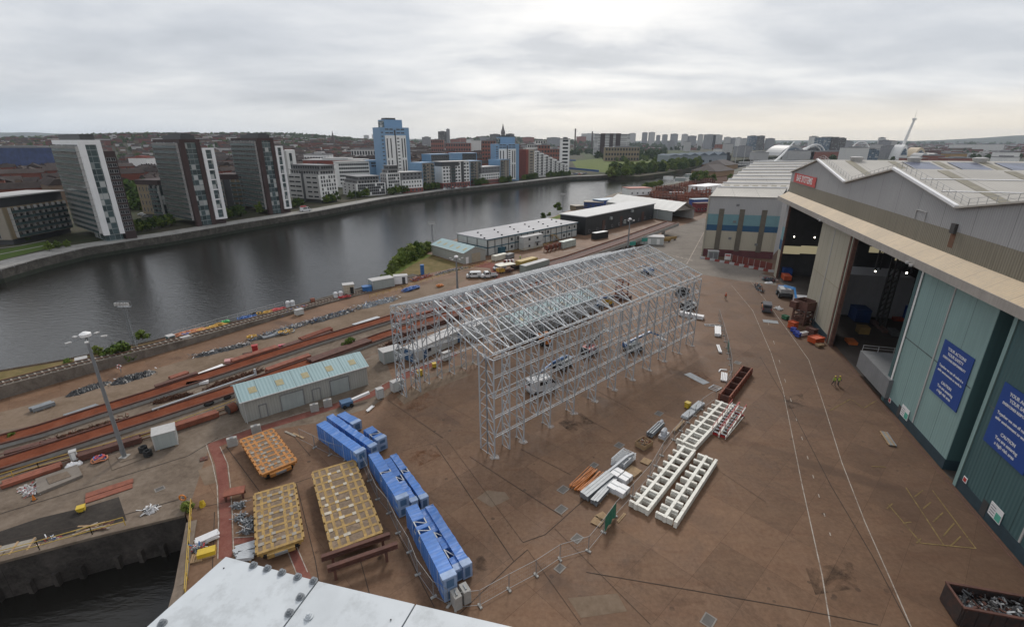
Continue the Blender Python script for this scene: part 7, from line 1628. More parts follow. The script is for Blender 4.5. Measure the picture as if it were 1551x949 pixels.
o=thing('info_board','white notice board with red stripes by the electrical kiosk','notice board',G(1101,397),rad(-14));MB().b2((-1,-.06,.9),(1,.06,3)).build('board',M_WHT,o);MB().b2((-.8,-.09,2.2),(.8,-.063,2.7)).build('red_stripe',M_SIGNR,o);[MB().b2((x,-.05,0),(x+.1,.05,.897)).build('post',M_LGREY,o)for x in(-.9,.8)]
# ------------------------------------------------------------------ masts, tracks, slipway, debris
def mast(label,base,top,r0,heads=5,lattice=False):
 p=G(*base);h=HZ(top[0],top[1],p.y);o=thing('floodlight_mast',label,'floodlight mast',p)
 if lattice:
  b=MB();w0,w1=.26,.17;n=18
  for sx,sy in((-1,-1),(1,-1),(1,1),(-1,1)):b.bar((sx*w0,sy*w0,0),(sx*w1,sy*w1,h-.5),.09)
  for k in range(n):
   z0,z1=(h-.5)*k/n,(h-.5)*(k+1)/n;w=w0+(w1-w0)*k/n
   for s0,s1 in(((-1,-1),(1,-1)),((1,-1),(1,1)),((1,1),(-1,1)),((-1,1),(-1,-1))):b.bar((s0[0]*w,s0[1]*w,z0),(s1[0]*w,s1[1]*w,z1),.05)
  b.build('lattice_pole',M_GALVD,o);MB().b2((-1.3,-.3,h-.5),(1.3,.3,h-.42)).build('platform',M_GALVD,o);b=MB();[b.bar((x,y,h-.38),(x,y,h+.6),.06)for x in(-1.25,0,1.25)for y in(-.28,.28)];b.bar((-1.25,-.28,h+.6),(1.25,-.28,h+.6),.05);b.bar((-1.25,.28,h+.6),(1.25,.28,h+.6),.05);b.build('railing',M_GALVD,o)
  for x in(-1.2,-.6,.1,.7,1.2):MB().prism([(x-.2,-.65),(x+.2,-.65),(x+.2,-.35),(x-.2,-.35)],h-.1,h+.5).build('floodlight',M_LGREY,o)
  return o
 MB().tube([(0,0,0),(0,0,h*.5),(0,0,h-.3)],[r0,r0*.8,r0*.55],12).build('pole',mat('mast_grey',(.22,.23,.24),.5,.3,var=.1),o);MB().b2((-r0*1.8,-r0*1.8,.012),(r0*1.8,r0*1.8,.18)).build('base_plate',M_CONC,o);MB().b2((-.16,-r0-.02,.6),(.16,-r0*.9,1.5)).build('access_door',M_GALVD,o)
 MB().tube([(0,0,h-.35),(0,0,h),(0,0,h+.22)],[.55,.6,.22],14).build('cap',M_WHT2,o)
 for k in range(heads):
  a=2*PI*k/heads+.4;d=Vector((math.cos(a),math.sin(a),0));MB().bar(Vector((0,0,h-.5))+d*.4,Vector((0,0,h-.6))+d*1.7,.06).build('arm',M_GALVD,o);c=d*1.75+Vector((0,0,h-.6));MB().box(c,(.6,.36,.13),a).build('floodlight',M_LGREY,o)
 return o
mast('tall grey floodlight mast with ring of lamps, nearest the camera on the left',(189,692),(130,505),.27,5);mast('lattice floodlight mast with lamp platform at the water edge',(206,526),(188,461),.3,lattice=True)
mast('grey floodlight mast with white cap standing behind the shelter frame',(693,440),(692.5,388),.32,5);mast('grey floodlight mast beside the raised crane track',(950,384),(954,331),.32,5)
mast('thin lattice mast at the river edge left of the green-roofed shed',(655.5,366),(655,338),.2,lattice=True);mast('thin lattice mast on the river edge near the round bush',(852,324),(853.5,294),.2,lattice=True)
def pole(label,px,py,h):o=thing('signal_post',label,'post',G(px,py));MB().tube([(0,0,0),(0,0,h)],[.09,.05],6).build('post',M_GALVD,o);MB().b2((-.25,-.05,h),(.25,.05,h+.25)).build('lamp_head',M_LGREY,o)
for px,py,h,lab in((320,338,6,'thin white lamp post on the far promenade by the middle tower'),(190,361,6,'thin lamp post on the far promenade by the white-framed tower'),(443,319,6,'thin lamp post on the far promenade by the third tower'),(540,307,7,'lamp post on the far promenade before the chequer block'),(642,292,8,'tall lamp post on the far promenade at the tan block'),(718,284,9,'tall pale lamp post at the car park on the far promenade'),(757,279,8,'lamp post on the far promenade at the shorter blue tower'),(852,268,7,'lamp post on the far promenade below the stepped flats')):pole(lab,px,py,h)
# river rail track on its terrace with the retaining wall
TR_PX=[(-40,612),(0,600),(60,583),(140,560),(230,535),(330,506),(430,476),(500,456),(560,440),(640,418)]
TRK=[G(x,y).xy for x,y in TR_PX]
def zt(i):return[2.2,2.2,2.1,1.95,1.6,1.2,.8,.4,.2,.1][i]
tw=thing('retaining_wall','stained concrete retaining wall carrying the rail track along the river','retaining wall',(0,0,0));f=inset(TRK,-1.5);g=inset(TRK,1.6);mb=MB();bed=MB()
for i in range(len(TRK)-1):
 z0,z1=zt(i),zt(i+1);q=[(*f[i],-.0),(*f[i+1],-.0),(*f[i+1],z1),(*f[i],z0)];mb.quad(*q)
 ff=inset(TRK,-1.15);mb.quad((*f[i],z0),(*f[i+1],z1),(*ff[i+1],z1),(*ff[i],z0));bed.quad((*ff[i],z0-.03),(*ff[i+1],z1-.03),(*g[i+1],z1-.03),(*g[i],z0-.03));h2=inset(TRK,4.6);bed.quad((*g[i],z0-.03),(*g[i+1],z1-.03),(*h2[i+1],.03),(*h2[i],.03))
mb.build('wall',patchy('stained_wall_concrete',[(.34,(.085,.07,.058)),(.5,(.165,.14,.117)),(.68,(.24,.21,.18))],.5,bump=.5),tw);bed.build('track_bed',patchy('track_ballast',[(.34,(.05,.042,.036)),(.5,(.10,.088,.075)),(.68,(.16,.145,.125))],.8,bump=.9),tw)
def rail_track(label,P,zf,gauge,m,sleeper=True,sl_w=2.4,n_s=None,rh=.16,rw=.12):
 o=thing('rail_track',label,'rail track',(0,0,0))
 for off in(-gauge/2,gauge/2):
  q=inset(P,off);b=MB()
  for i in range(len(P)-1):b.bar((*q[i],zf(i)+.16),(*q[i+1],zf(i+1)+.16),rw,rh)
  b.build('rail',m,o)
 if sleeper:
  tot=0;b=MB()
  for i in range(len(P)-1):
   d=P[i+1]-P[i];L=d.length;n=int(L/.9);nrm=Vector((-d.y,d.x)).normalized()*sl_w/2
   for k in range(n):u=k/n;c=P[i]+d*u;z=zf(i)+(zf(i+1)-zf(i))*u;b.bar((*(c-nrm),z+.03),(*(c+nrm),z+.03),.25,.1)
  tag(b.build('sleepers',M_PLANK,o),kind='stuff')
 return o
M_RAIL=mat('rusty_rail',(.15,.07,.04),.6,.3,var=.2)
rail_track('rusty rail track with sleepers running along the river terrace',inset(TRK,.1),zt,1.6,M_RAIL)
rail_track('twin rails set in the concrete strip beside the yellow railing',[G(x,y).xy for x,y in((-40,733),(60,705),(200,668),(330,628),(380,612))],lambda i:.03,1.4,M_RAIL,sleeper=False)
# slipway: two long red-oxide strips on low concrete walls
def slip(label,P,w,h):
 o=thing('slipway_strip',label,'slipway',(0,0,0));P=[G(*p).xy for p in P];a,c=inset(P,-w/2),inset(P,w/2);t=MB();s=MB();e=MB()
 for i in range(len(P)-1):
  t.quad((*a[i],h),(*a[i+1],h),(*c[i+1],h),(*c[i],h));s.quad((*a[i],0),(*a[i+1],0),(*a[i+1],h-.003),(*a[i],h-.003));s.quad((*c[i],0),(*c[i+1],0),(*c[i+1],h-.003),(*c[i],h-.003))
  for q in(a,c):e.bar((*q[i],h+.1),(*q[i+1],h+.1),.22,.22)
 t.build('deck',M_RDX,o);s.build('side_wall',M_CONC,o);e.build('edge_beam',M_RUSTB,o)
slip('upper red-oxide slipway strip nearest the river, running under the shelter frame',[(-40,683),(60,656),(140,630),(232,601),(340,565),(480,519),(575,490),(700,452),(800,424)],3.1,.6)
slip('lower red-oxide slipway strip nearest the yard, running under the shelter frame',[(-40,722),(60,690),(140,664),(240,632),(340,599),(480,549),(580,512),(720,466),(830,428)],3.1,.6)
lines('rust_rail',[[(-40,746),(80,708),(240,652),(330,620),(420,590),(560,540)],[(-40,700),(60,670),(180,634)],[(350,585),(470,543),(575,507)]],.3,M_RUSTB,.04)
def scrap_bank(label,P,w,h,m,name='scrap_heap',seed=1,n=40,cat='scrap heap',spikes=0.0,mats=None):
 """a long low heap of loose stuff along a line"""
 r=random.Random(seed);Q=[G(*p).xy for p in P];c=sum(Q,Vector((0,0)))/len(Q);o=thing(name,label,cat,(c.x,c.y,0));b=MB();acc=[]
 for i in range(len(Q)-1):
  d=Q[i+1]-Q[i]
  k=max(3,int(n*d.length/sum((Q[j+1]-Q[j]).length for j in range(len(Q)-1))))
  for j in range(k+1 if i==len(Q)-2 else k):acc.append(Q[i]+d*(j/k))
 m_=8;nn=len(acc)
 for i,p in enumerate(acc):
  dr=(acc[min(i+1,nn-1)]-acc[max(i-1,0)]).normalized();nr=Vector((-dr.y,dr.x));taper=min(1,.25+4*min(i,nn-1-i)/nn)
  for j in range(m_+1):
   u=-1+2*j/m_;z=h*taper*max(0,1-u*u)*r.uniform(.5,1.3)+(.02 if 0<j<m_ else-.02);q=p+nr*(u*w/2*taper*r.uniform(.85,1.15))-c;b.v.append((q.x,q.y,z))
 for i in range(nn-1):
  for j in range(m_):b.f.append((i*(m_+1)+j,i*(m_+1)+j+1,(i+1)*(m_+1)+j+1,(i+1)*(m_+1)+j));b.m.append(0)
 ms=[m]+(mats or[])
 for k in range(int(nn*spikes)):
  p=r.choice(acc)-c;z=r.uniform(.05,h*1.1);d=Vector((r.gauss(0,1),r.gauss(0,1),r.gauss(0,.35))).normalized()*r.uniform(.2,.7);p=Vector((p.x+r.uniform(-w*.4,w*.4),p.y+r.uniform(-w*.3,w*.3),z));q=p+d;q.z=max(.05,q.z);b.bar(p,q,r.uniform(.04,.12),r.uniform(.02,.09),m=r.choice([0,0]+list(range(len(ms)))))
 b.build('pile',ms,o);return o
scrap_bank('long dark rusty scrap heap lying between the slipway strips at the left',[(55,678),(110,661),(175,640),(190,634)],2.0,.6,M_RUSTD,seed=1,spikes=4,mats=[M_RUSTB,M_RUSTR]);scrap_bank('rusty scrap heap between the slipway strips left of the silver pipe end',[(312,590),(350,577),(400,560)],1.8,.6,M_RUSTD,seed=2,spikes=4,mats=[M_RUSTB]);scrap_bank('smaller rusty scrap heap further left between the strips',[(232,612),(262,603),(290,597)],1.5,.5,M_RUSTD,seed=3,spikes=4,mats=[M_RUSTB])
M_BTARP=mat('black_sheeting',(.016,.017,.019),.4,var=.4,scale=1,bump=.8)
scrap_bank('black sheeting heap at the foot of the retaining wall, left one',[(100,601),(130,590),(168,578)],2.4,.5,M_BTARP,'sheeting_heap',4,cat='sheeting',spikes=.6,mats=[M_WHT2,M_BTARP]);scrap_bank('black sheeting heap at the foot of the retaining wall, right one',[(168,583),(200,572),(236,563)],3.0,.6,M_BTARP,'sheeting_heap',5,cat='sheeting',spikes=.6,mats=[M_WHT2,M_BTARP])
scrap_bank('heap of black and white-tipped pipes on the sandy ground',[(295,541),(330,532),(378,521)],2.0,.5,M_DGREY,'pipe_heap',6,cat='pipe heap',spikes=7,mats=[M_BTARP,M_LGREY,M_WHT2])
M_SCR=[M_LGREY,M_DGREY,M_RUSTB,M_WHT2,M_BLUEP,M_TIMB,M_GALVD]
scrap_bank('mixed dark scrap heap beside the track, left part',[(378,517),(410,506),(450,494),(475,486)],2.4,.6,M_DGREY,seed=7,spikes=10,mats=M_SCR);scrap_bank('mixed grey scrap heap beside the track, middle part',[(470,490),(500,480),(535,470)],2.6,.7,M_DGREY,seed=8,spikes=10,mats=M_SCR);scrap_bank('pale tangled scrap heap beside the track, right end',[(540,468),(570,460),(602,452)],2.8,.8,M_GALVD,seed=9,spikes=12,mats=M_SCR);scrap_bank('dark cable tangle on the quay at the red drum',[(462,464),(474,460),(484,457)],1.8,.4,M_BTARP,'cable_heap',10,cat='cables',spikes=4,mats=[M_BTARP])
scrap_bank('orange-red scrap pile on the quay by the dry grass',[(626,426),(640,421),(653,418)],2.2,.7,M_RUSTR,seed=12,spikes=9,mats=[M_ORANGE,M_REDP,M_BLUEP]);scrap_bank('dark scrap strip along the walkway by the dry grass',[(660,417),(685,410),(710,405)],1.8,.5,M_DGREY,seed=13,spikes=8,mats=M_SCR);scrap_bank('stack of rust-brown sections beside the near side of the long track',[(580,530),(600,521),(628,510)],2.6,1.0,M_RUSTD,seed=14,spikes=10,mats=[M_RUSTB,M_RUSTR])
def hoses(label,P,w,m,loops=14,r=.11,seed=1,cat='hose pile'):
 rr=random.Random(seed);Q=[G(*p).xy for p in P];c=sum(Q,Vector((0,0)))/len(Q);o=thing('hose_pile',label,cat,(c.x,c.y,0));ms=m if isinstance(m,list)else[m];b=MB()
 for k in range(loops):
  i=rr.randrange(len(Q)-1);u=rr.random();p=Q[i]+(Q[i+1]-Q[i])*u-c;R=rr.uniform(.4,.95)*w/2;ph=rr.uniform(0,6);tw_=rr.uniform(1.0,1.7);pts=[];ex=rr.uniform(1,1.8);an=rr.uniform(-.6,.6)+.7;z0=rr.uniform(.1,.5)
  for j in range(13):
   a=ph+2*PI*tw_*j/12;q=Vector((R*ex*math.cos(a),R*math.sin(a),0));q.rotate(Matrix.Rotation(an,3,'Z'));pts.append((p.x+q.x,p.y+q.y,z0+.12*math.sin(3*a)+r))
  b.tube(pts,r,5,m=rr.randrange(len(ms)))
 b.build('hose',ms,o,smooth=True)
M_HO=mat('salmon_hose',(.50,.20,.10),.6,var=.15);M_HY=mat('yellow_hose',(.52,.30,.05),.6,var=.15);M_HB=mat('blue_hose',(.03,.11,.34),.5,var=.15);M_HR=mat('red_hose',(.42,.03,.03),.5,var=.15);M_HK=mat('black_hose',(.02,.02,.022),.5)
hoses('long pile of salmon-pink hoses along the water edge',[(258,513),(285,507),(305,502)],2.6,M_HO,22,seed=1);hoses('long pile of yellow hoses along the water edge beside the salmon ones',[(296,507),(315,501),(335,495)],3.0,M_HY,30,seed=2);hoses('dark blue hose coil near the dark teal box',[(275,511),(286,508)],1.8,M_HB,5,seed=3);hoses('scattered blue hoses on the quay in the middle of the hose row',[(362,484),(375,482),(392,480)],2.2,M_HB,7,seed=4);hoses('black hose coil near the scattered blue hoses',[(386,477),(400,476)],1.8,M_HK,8,seed=5);hoses('yellow hoses lying right of the black coil',[(398,477),(408,474)],2.0,M_HY,9,seed=6);hoses('yellow hose loop close to the white strip of the track',[(370,494),(386,489)],1.5,M_HY,6,seed=7)
hoses('red hoses at the water edge beside the white sacks',[(414,473),(428,469)],2.4,M_HR,14,seed=8);hoses('tangled blue, red and yellow hoses beside the pale cabinet',[(418,480),(434,474),(456,468)],2.8,[M_HB,M_HR,M_HY,M_HB],34,seed=9);hoses('red hose coil right of the tangled hoses',[(458,468),(463,467)],1.8,M_HR,7,seed=10);hoses('red hoses by the scorched cream cabin',[(516,453),(526,451)],1.6,M_HR,8,seed=11);hoses('blue hoses and netting beside the slipway under the white cabin',[(612,442),(625,438),(636,435)],2.6,M_HB,18,seed=12);hoses('small green hose coil on the quay',[(341,490),(345,489)],1.2,mat('green_hose',(.05,.35,.1),.5),5,seed=13);hoses('yellow hose coil by the black pipe heap',[(378,513),(384,511)],1.4,M_HY,7,seed=14);hoses('blue and red hoses by the concrete pad at the left',[(150,698),(156,696)],1.4,[M_HB,M_HR,M_HO],8,seed=15);hoses('yellow and black cable heap beside the slipway',[(425,507),(440,503)],1.8,[M_HY,M_GALVD],10,seed=16);hoses('orange straps heap by the frame posts beyond the blue hoses',[(662,436),(668,433)],1.6,M_ORANGE,6,seed=17)
def drumset(label,px,py,m,r=.5,L=1.0,rz=30):o=thing('drum',label,'drum',G(px,py),rad(rz));MB().cyl((0,0,r+.02),r,L,14,axis='x').build('barrel',m,o);[MB().cyl((sx*L/2,0,r+.02),r*1.25 if r<.45 else r*1.0+.01,.08,14,axis='x').build('flange',M_STEEL,o)for sx in(-1,1)]
drumset('red-brown cable drum on the quay by the cable tangle',474,459,M_RUSTR,.7,1.1);drumset('rusty drum standing among the red bins beside the slipway',376,542,M_RUSTB,.6,1.6);drumset('rusty cylinder in front of the near shed gable',352,624,M_RUSTR,.75,1.2,60)
for px,py,lab in((437,466,'white bulk sack stack at the water edge beside the red hoses, left one'),(444,465,'white bulk sack stack at the water edge beside the red hoses, right one'),(509,452,'white bulk sack near the scorched cabin, left one'),(517,450.5,'white bulk sack near the scorched cabin, right one')):
 o=thing('bulk_sack',lab,'sack',G(px,py),rad(random.uniform(0,90)))
 for k in range(2):MB().tube([(0,0,.05+k*.9),(0,0,.3+k*.9),(0,0,.7+k*.9),(0,0,.88+k*.9)],[.5,.58,.56,.4],8).build('sack',mat('white_sack',(.6,.6,.6),.8,var=.1,scale=2),o)
for k,(px,py,lab,m)in enumerate(((387,532,'upright red plastic barriers beside the rusty drum',M_REDP),(556,441,'blue steel container beside the scorched cabin',M_BLUEP),(567,436,'dark blue skip bin beside the grey quay cabin',M_BLUED),(640,416,'tall blue machine column on the dry grass edge',M_BLUEP),(300,582,'white plank stack on the slipway edge with red ends',M_WHT2),(432,525,'pink roll lying beside the slipway',mat('pink_roll',(.55,.12,.16),.6)),(352,548,'pink wrapped bundle beside the slipway edge',mat('pink_wrap',(.5,.25,.24),.6)))):
 o=thing('plastic_barrier' if k==0 else 'steel_bin' if k<3 else 'machine_column' if k==3 else 'material_stack',lab,'barrier' if k==0 else 'bin' if k<3 else 'machine' if k==3 else 'stack',G(px,py),rad(25));s=((.5,.4,1.3),(1.2,1,1.5),(1.2,1,1.2),(.5,.5,3.2),(1.6,.5,.5),(1.2,.3,.5),(1.2,.6,.5))[k]
 MB().prism([(-s[0],-s[1]),(s[0],-s[1]),(s[0]*1.05,s[1]),(-s[0],s[1]*1.05)],.1,s[2]).build('body',m,o);MB().b2((-s[0]-.06,-s[1]-.06,s[2]+.003),(s[0]+.08,s[1]+.06,s[2]+.1)).build('rim',m,o);[MB().b2((u*s[0]-.1,-s[1],0),(u*s[0]+.1,s[1],.097)).build('foot',M_STEEL,o)for u in(-.6,.6)]
 # long silver pipe over the lower slipway strip
A,B=G(230,620,.9),G(387,566,.9);o=thing('long_pipe','long thin silver pipe lying along the lower slipway strip','pipe',(A.x,A.y,.7));B=B-A;MB().tube([(0,0,.15),B+Vector((0,0,.15))],.16,8).build('pipe',M_GALV,o);MB().bar(B+Vector((0,0,-.1)),B+Vector((0,0,1.2)),.3).build('end_flange',M_GALV,o);[MB().bar(B*u+Vector((0,0,-.14)),B*u+Vector((0,0,.0)),.5,.4).build('chock',M_TIMB,o)for u in(.05,.3,.55,.8)]
bundle('long rusty pipe bundle beside the upper slipway strip',(456,518),(502,501),4,M_RUSTR,.2,2,'pipe_bundle',kind='tube');bundle('silver ladder sections beside the slipway near the frame',(536,494),(574,482),4,M_GALV,.16,1);bundle('silver grating stack beside the slipway at the left',(100,634),(150,617),3,M_GALVD,.22,1);bundle('white-ended grey trough lying on the sand at the left',(48,624),(82,613),2,M_GALVD,.3,1);bundle('salmon pipe row along the back of the near shed',(395,610),(540,558),2,M_HO,.3,1,'pipe_bundle',kind='tube');bundle('pile of dull beams on the sand near the black pipes',(398,513),(430,505),4,M_GALVD,.15,1)
bundle('rusty beams with yellow tip along the upper strip',(258,575),(285,566),3,M_RUSTR,.2,1);bundle('white and pink plank bundle along the upper slipway strip',(296,573),(340,556),3,M_WHT2,.22,1)
# yellow railings
def railing(label,P,h=1.1,step=2.2,m=M_BINY,z=0):
 Q=[G(*p,z)for p in P];o=thing('yellow_railing',label,'railing',Q[0]);q=[p-Q[0]for p in Q]
 for a,b_ in zip(q,q[1:]):
  n=max(1,int((b_-a).length/step));r=MB()
  for zz in(.55,h):r.bar(a+Vector((0,0,zz)),b_+Vector((0,0,zz)),.06)
  r.build('rail',m,o);r=MB()
  for k in range(n+1):c=a+(b_-a)*(k/n);r.bar(c,c+Vector((0,0,h)),.06)
  tag(r.build('posts',m,o),kind='stuff')
M_YR=mat('yellow_rail_paint',(.45,.30,.05),.6,var=.2);
railing('long yellow railing along the edge of the slipway concrete',[(-20,737),(60,711),(110,696),(160,683),(240,658),(350,617),(375,605)],m=M_YR);railing('yellow railing along the top of the dock wall',[(-20,853),(60,832),(140,809),(190,795)],m=M_YR,z=.25);railing('yellow railing running down beside the dock towards the camera',[(292,766),(288,830),(283,905)],m=M_YR);railing('yellow railing along the quay walkway below the dry grass',[(560,452),(610,438),(680,416),(745,398)],m=M_YR,h=1.0);railing('short yellow railing in front of the site office stair',[(770,384),(810,378),(835,370)],m=M_YR)
railing('thin white railing along the far river promenade',[(2,411),(58,394),(130,377),(208,364.5),(260,357),(364,339.5),(480,321.3),(588,301),(680,288.5),(774,279),(858,268.8)],m=M_LGREY,step=4);railing('thin white railing at the edge of the near quay',[(262,510),(330,490),(430,463)],m=M_LGREY)
# left foreground bits
def pad(label,q,h,m):P=[G(*p)for p in q];c=sum(P,Vector())/4;o=thing('concrete_pad',label,'concrete pad',c);MB().prism([(p.x-c.x,p.y-c.y)for p in P],.012,h).build('slab',m,o);MB().prism([((p.x-c.x)*.55,(p.y-c.y)*.45)for p in P],h+.003,h+.06).build('patch',M_GREY,o)
pad('stained raised concrete pad on the quay at the left',[(55,728),(118,706),(126,722),(58,750)],.35,M_ROAD);pad('flat concrete base of the tall floodlight mast with yellow edge',[(163,690),(213,675),(220,694),(170,712)],.08,M_GREY)
A,B,L,rz=seg((129,763),(201,739));o=thing('rusty_plate_stack','flat orange-rust steel plates on the dark tarmac','steel plates',A,rz);MB().b2((0,0,.03),(L,1.0,.12)).build('plate',M_RUSTR,o);MB().b2((0,1.1,.03),(L+.1,2.1,.15)).build('plate',M_RUSTR,o)
o=thing('shallow_crate','pale shallow timber crate lying on the dark tarmac by the dock','panel',G(22,832),rad(24));MB().b2((-1.5,-.9,.05),(1.5,.9,.2)).build('panel',M_PLANK,o);b=MB();[b.b2((x,-.95,.203),(x+.18,.95,.27))for x in(-1.5,-.1,1.3)];b.build('batten',M_TIMB,o)
o=thing('timber_heap','heap of loose planks and battens by the dock railing','timber',G(142,802),rad(20));r=random.Random(2);b=MB()
for k in range(26):a=r.uniform(-.5,.5);c=Vector((r.uniform(-.6,.6),r.uniform(-.5,.5),.05+k*.018));d=Vector((math.cos(a),math.sin(a),r.uniform(-.03,.06)))*r.uniform(.7,1.5);b.bar(c-d,c+d,.16,.05,m=k%3)
b.build('plank',[M_PLANK,M_TIMB,M_RUSTB],o)
scrap_bank('small scatter of red and white scrap on the tarmac by the dock',[(62,824),(72,820),(82,817)],1.0,.2,M_DGREY,seed=31,spikes=4,mats=[M_REDP,M_WHT2,M_BLUEP]);scrap_bank('white sheeting heap on the quay by the dock corner',[(220,777),(229,774),(237,771)],1.0,.5,M_WHT2,'sheeting_heap',32,cat='sheeting',spikes=2,mats=[M_LGREY,M_DGREY]);scrap_bank('white tarpaulin lying on the stained concrete pad',[(98,709),(110,705),(126,701)],1.1,.5,M_WHT2,'tarpaulin',33,cat='tarpaulin',n=14);scrap_bank('pale rubble left of the stained concrete pad',[(38,738),(46,744),(52,748)],1.2,.25,M_LGREY,seed=34,spikes=4,mats=[M_WHT2,M_REDP],name='rubble_heap',cat='rubble')
for k,(px,py)in enumerate(((218,684),(225,690))):
 o=thing('tyre_stack',('rear','front')[k]+' stack of black tyres beside the grey cabin','tyres',G(px,py))
 for j in range(3):MB().tube([(.38*math.cos(2*PI*i/12),.38*math.sin(2*PI*i/12),.16+.3*j)for i in range(13)],.16,6).build('tyre',M_BLACK,o,smooth=True)
for px,py,lab in((316,612,'black tyre lying behind the yellow railing'),(343,602,'black tyre by the rail track near the shed gable')):o=thing('tyre',lab,'tyre',G(px,py));MB().tube([(.6*math.cos(2*PI*i/14),.6*math.sin(2*PI*i/14),.3)for i in range(15)],.28,6).build('rubber',M_BLACK,o,smooth=True);MB().cyl((0,0,.2),.35,.12,12).build('rim',M_GALVD,o)
for px,py,lab in((183,564,'white and red lifebuoy on a post at the water edge'),(280,766,'orange lifebuoy on a post at the dock corner')):
 o=thing('lifebuoy',lab,'lifebuoy',G(px,py));MB().bar((0,.1,0),(0,.1,1.5),.08).build('post',M_GALVD,o);b=MB();[b.tube([(.36*math.cos(2*PI*(i+j*.5)/8),0,1.2+.36*math.sin(2*PI*(i+j*.5)/8))for j in range(3)],.09,6,m=i%2 if 'white' in lab else 0)for i in range(8)];b.build('ring',[M_ORANGE if 'orange' in lab else M_WHT2,M_REDP],o)
o=thing('traffic_cone','single orange cone by the stained concrete pad','cone',G(52,757));MB().tube([(0,0,.05),(0,0,.72)],[.18,.04],10).build('cone',M_ORANGE,o);MB().b2((-.24,-.24,0),(.24,.24,.047)).build('base',M_BLACK,o)
cabin('small cream control box on the yellow railing',(109,700),(119,697),.7,1.5,M_WHT,name='control_box',cat='cabinet')
bin_('yellow round-topped bin on the dark tarmac',124,773,M_BINY,.5);
o=thing('steel_table','orange-rust steel table beside the red walkway','steel table',G(357,752),rad(20));MB().b2((-1.1,-.7,.75),(1.1,.7,.9)).build('top',M_RUSTR,o);[MB().b2((x-.1,y-.1,0),(x+.1,y+.1,.747)).build('leg',M_RUSTB,o)for x in(-.9,.9)for y in(-.5,.5)]
scrap_bank('yellow and black tarpaulin lump by the yellow dock railing',[(302,767),(308,765),(312,764)],.9,.6,M_BINY,'tarpaulin',35,cat='tarpaulin',n=9)
for px,py,lab,sd,m in((362,767,'grey scaffold clamp heap beside the red walkway, far one',36,M_GALV),(364,785,'grey scaffold clamp heap beside the red walkway, second',37,M_GALV),(374,792,'grey scaffold clamp heap beside the red walkway, third',38,M_GALV),(374,805,'grey scaffold clamp heap beside the red walkway, near one',39,M_LGREY),(300,832,'heap of fittings and blue bags at the dock edge',40,M_GALVD)):
 scrap_bank(lab,[(px-5,py+2),(px,py),(px+6,py-2)],1.0,.5,M_GALVD,'fittings_heap',sd,cat='fittings',n=10,spikes=6,mats=[m,M_GALVD,M_BLACK]if sd<40 else[M_WHT2,M_BLUEP,M_REDP])
bundle('bundle of white scaffold tubes at the dock edge',(298,826),(332,811),5,M_WHT2,.09,3,'tube_bundle',kind='tube');bundle('bundle of silver scaffold boards near the bottom of the red walkway',(356,838),(388,828),5,M_GALV,.1,2);bundle('silver ladder sections close to the white girder tip',(360,846),(386,843),5,M_GALV,.1,2);o=thing('yellow_pallet_box','yellow box lying on a pallet at the dock edge','box',G(314,839),rad(25));MB().b2((-.8,-.5,.12),(.8,.4,.6)).build('box',M_BINY,o);MB().b2((-.8,-.6,0),(.8,.5,.117)).build('pallet',M_TIMB,o)
pallet('timber pallet at the dock edge in front of the scaffold tubes',297,845,20,1.1)
o=thing('rusty_cover','small rust-brown hatch cover on the concrete left of the red walkway','hatch',G(309,695),rad(30));MB().b2((-.45,-.4,.012),(.45,.4,.16)).build('plate',M_RUSTB,o);MB().b2((-.1,-.1,.163),(.1,.1,.25)).build('handle',M_RUSTR,o)
o=thing('machine_boom','white boom of a small crane lying folded beside the near shed','machine',G(541,610),rad(35));MB().bar((-2.2,0,.6),(2.2,.3,1.1),.4,.4).build('boom',M_WHT2,o);MB().b2((-2.6,-.7,.25),(-.8,.7,1.0)).build('chassis',M_BLUED,o);[MB().cyl((x,y,.32),.32,.25,10,axis='y').build('wheel',M_BLACK,o)for x in(-2.2,-1.1)for y in(-.75,.75)]
bundle('loose silver tubes on the ground right of the folded white boom',(556,624),(565,616),4,M_WHT2,.07,1,'tube_bundle',kind='tube')
for k,(px,py)in enumerate(((462,660),(450,657))):o=thing('plank',('long pale plank','dark board')[k]+' lying near the orange transporter platform','planks',G(px-10,py),rad(-30));MB().b2((-1.2,-.15,.01),(1.2,.15,.1)).build('plank',(M_TIMB,M_PLANK)[k],o)
# raised crane track on piers
def viaduct():
 o=thing('crane_viaduct','raised concrete crane track with rust-red rails rising towards the white tent','viaduct',(0,0,0));P=[G(800,411).xy]+[G(x,y,z).xy for x,y,z in((860,394,.8),(905,378.5,1.9),(950,363,3.0),(1018,338,4.6))];Z=[.5,1.2,2.3,3.4,5.0]
 for off,w_ in((-2.6,1.5),(2.6,1.5)):
  q=inset(P,off);b=MB();[b.bar((*q[i],Z[i]-.6),(*q[i+1],Z[i+1]-.6),w_,1.3)for i in range(4)];b.build('beam',M_CONC,o);b=MB();[b.bar((*q[i],Z[i]+.12),(*q[i+1],Z[i+1]+.12),1.0,.14)for i in range(4)];b.build('rail',M_RDX if off>0 else M_RAIL,o);b=MB();[b.bar((*q[i],Z[i]+.32),(*q[i+1],Z[i+1]+.32),.22,.25)for i in range(4)];b.build('rail',M_RUSTB,o)
  for i in range(1,4):
   for u in(0,.33,.66):
    c=q[i]+(q[i+1]-q[i])*u;z=Z[i]+(Z[i+1]-Z[i])*u-1.26
    if z>.4:MB().bar((*c,0),(*c,z),1.2).build('pier',M_CONC,o)
 b=MB();[b.bar((*P[i],Z[i]-.25),(*P[i+1],Z[i+1]-.25),3.6,.3)for i in range(4)];b.build('deck',M_RUSTB,o)
viaduct()
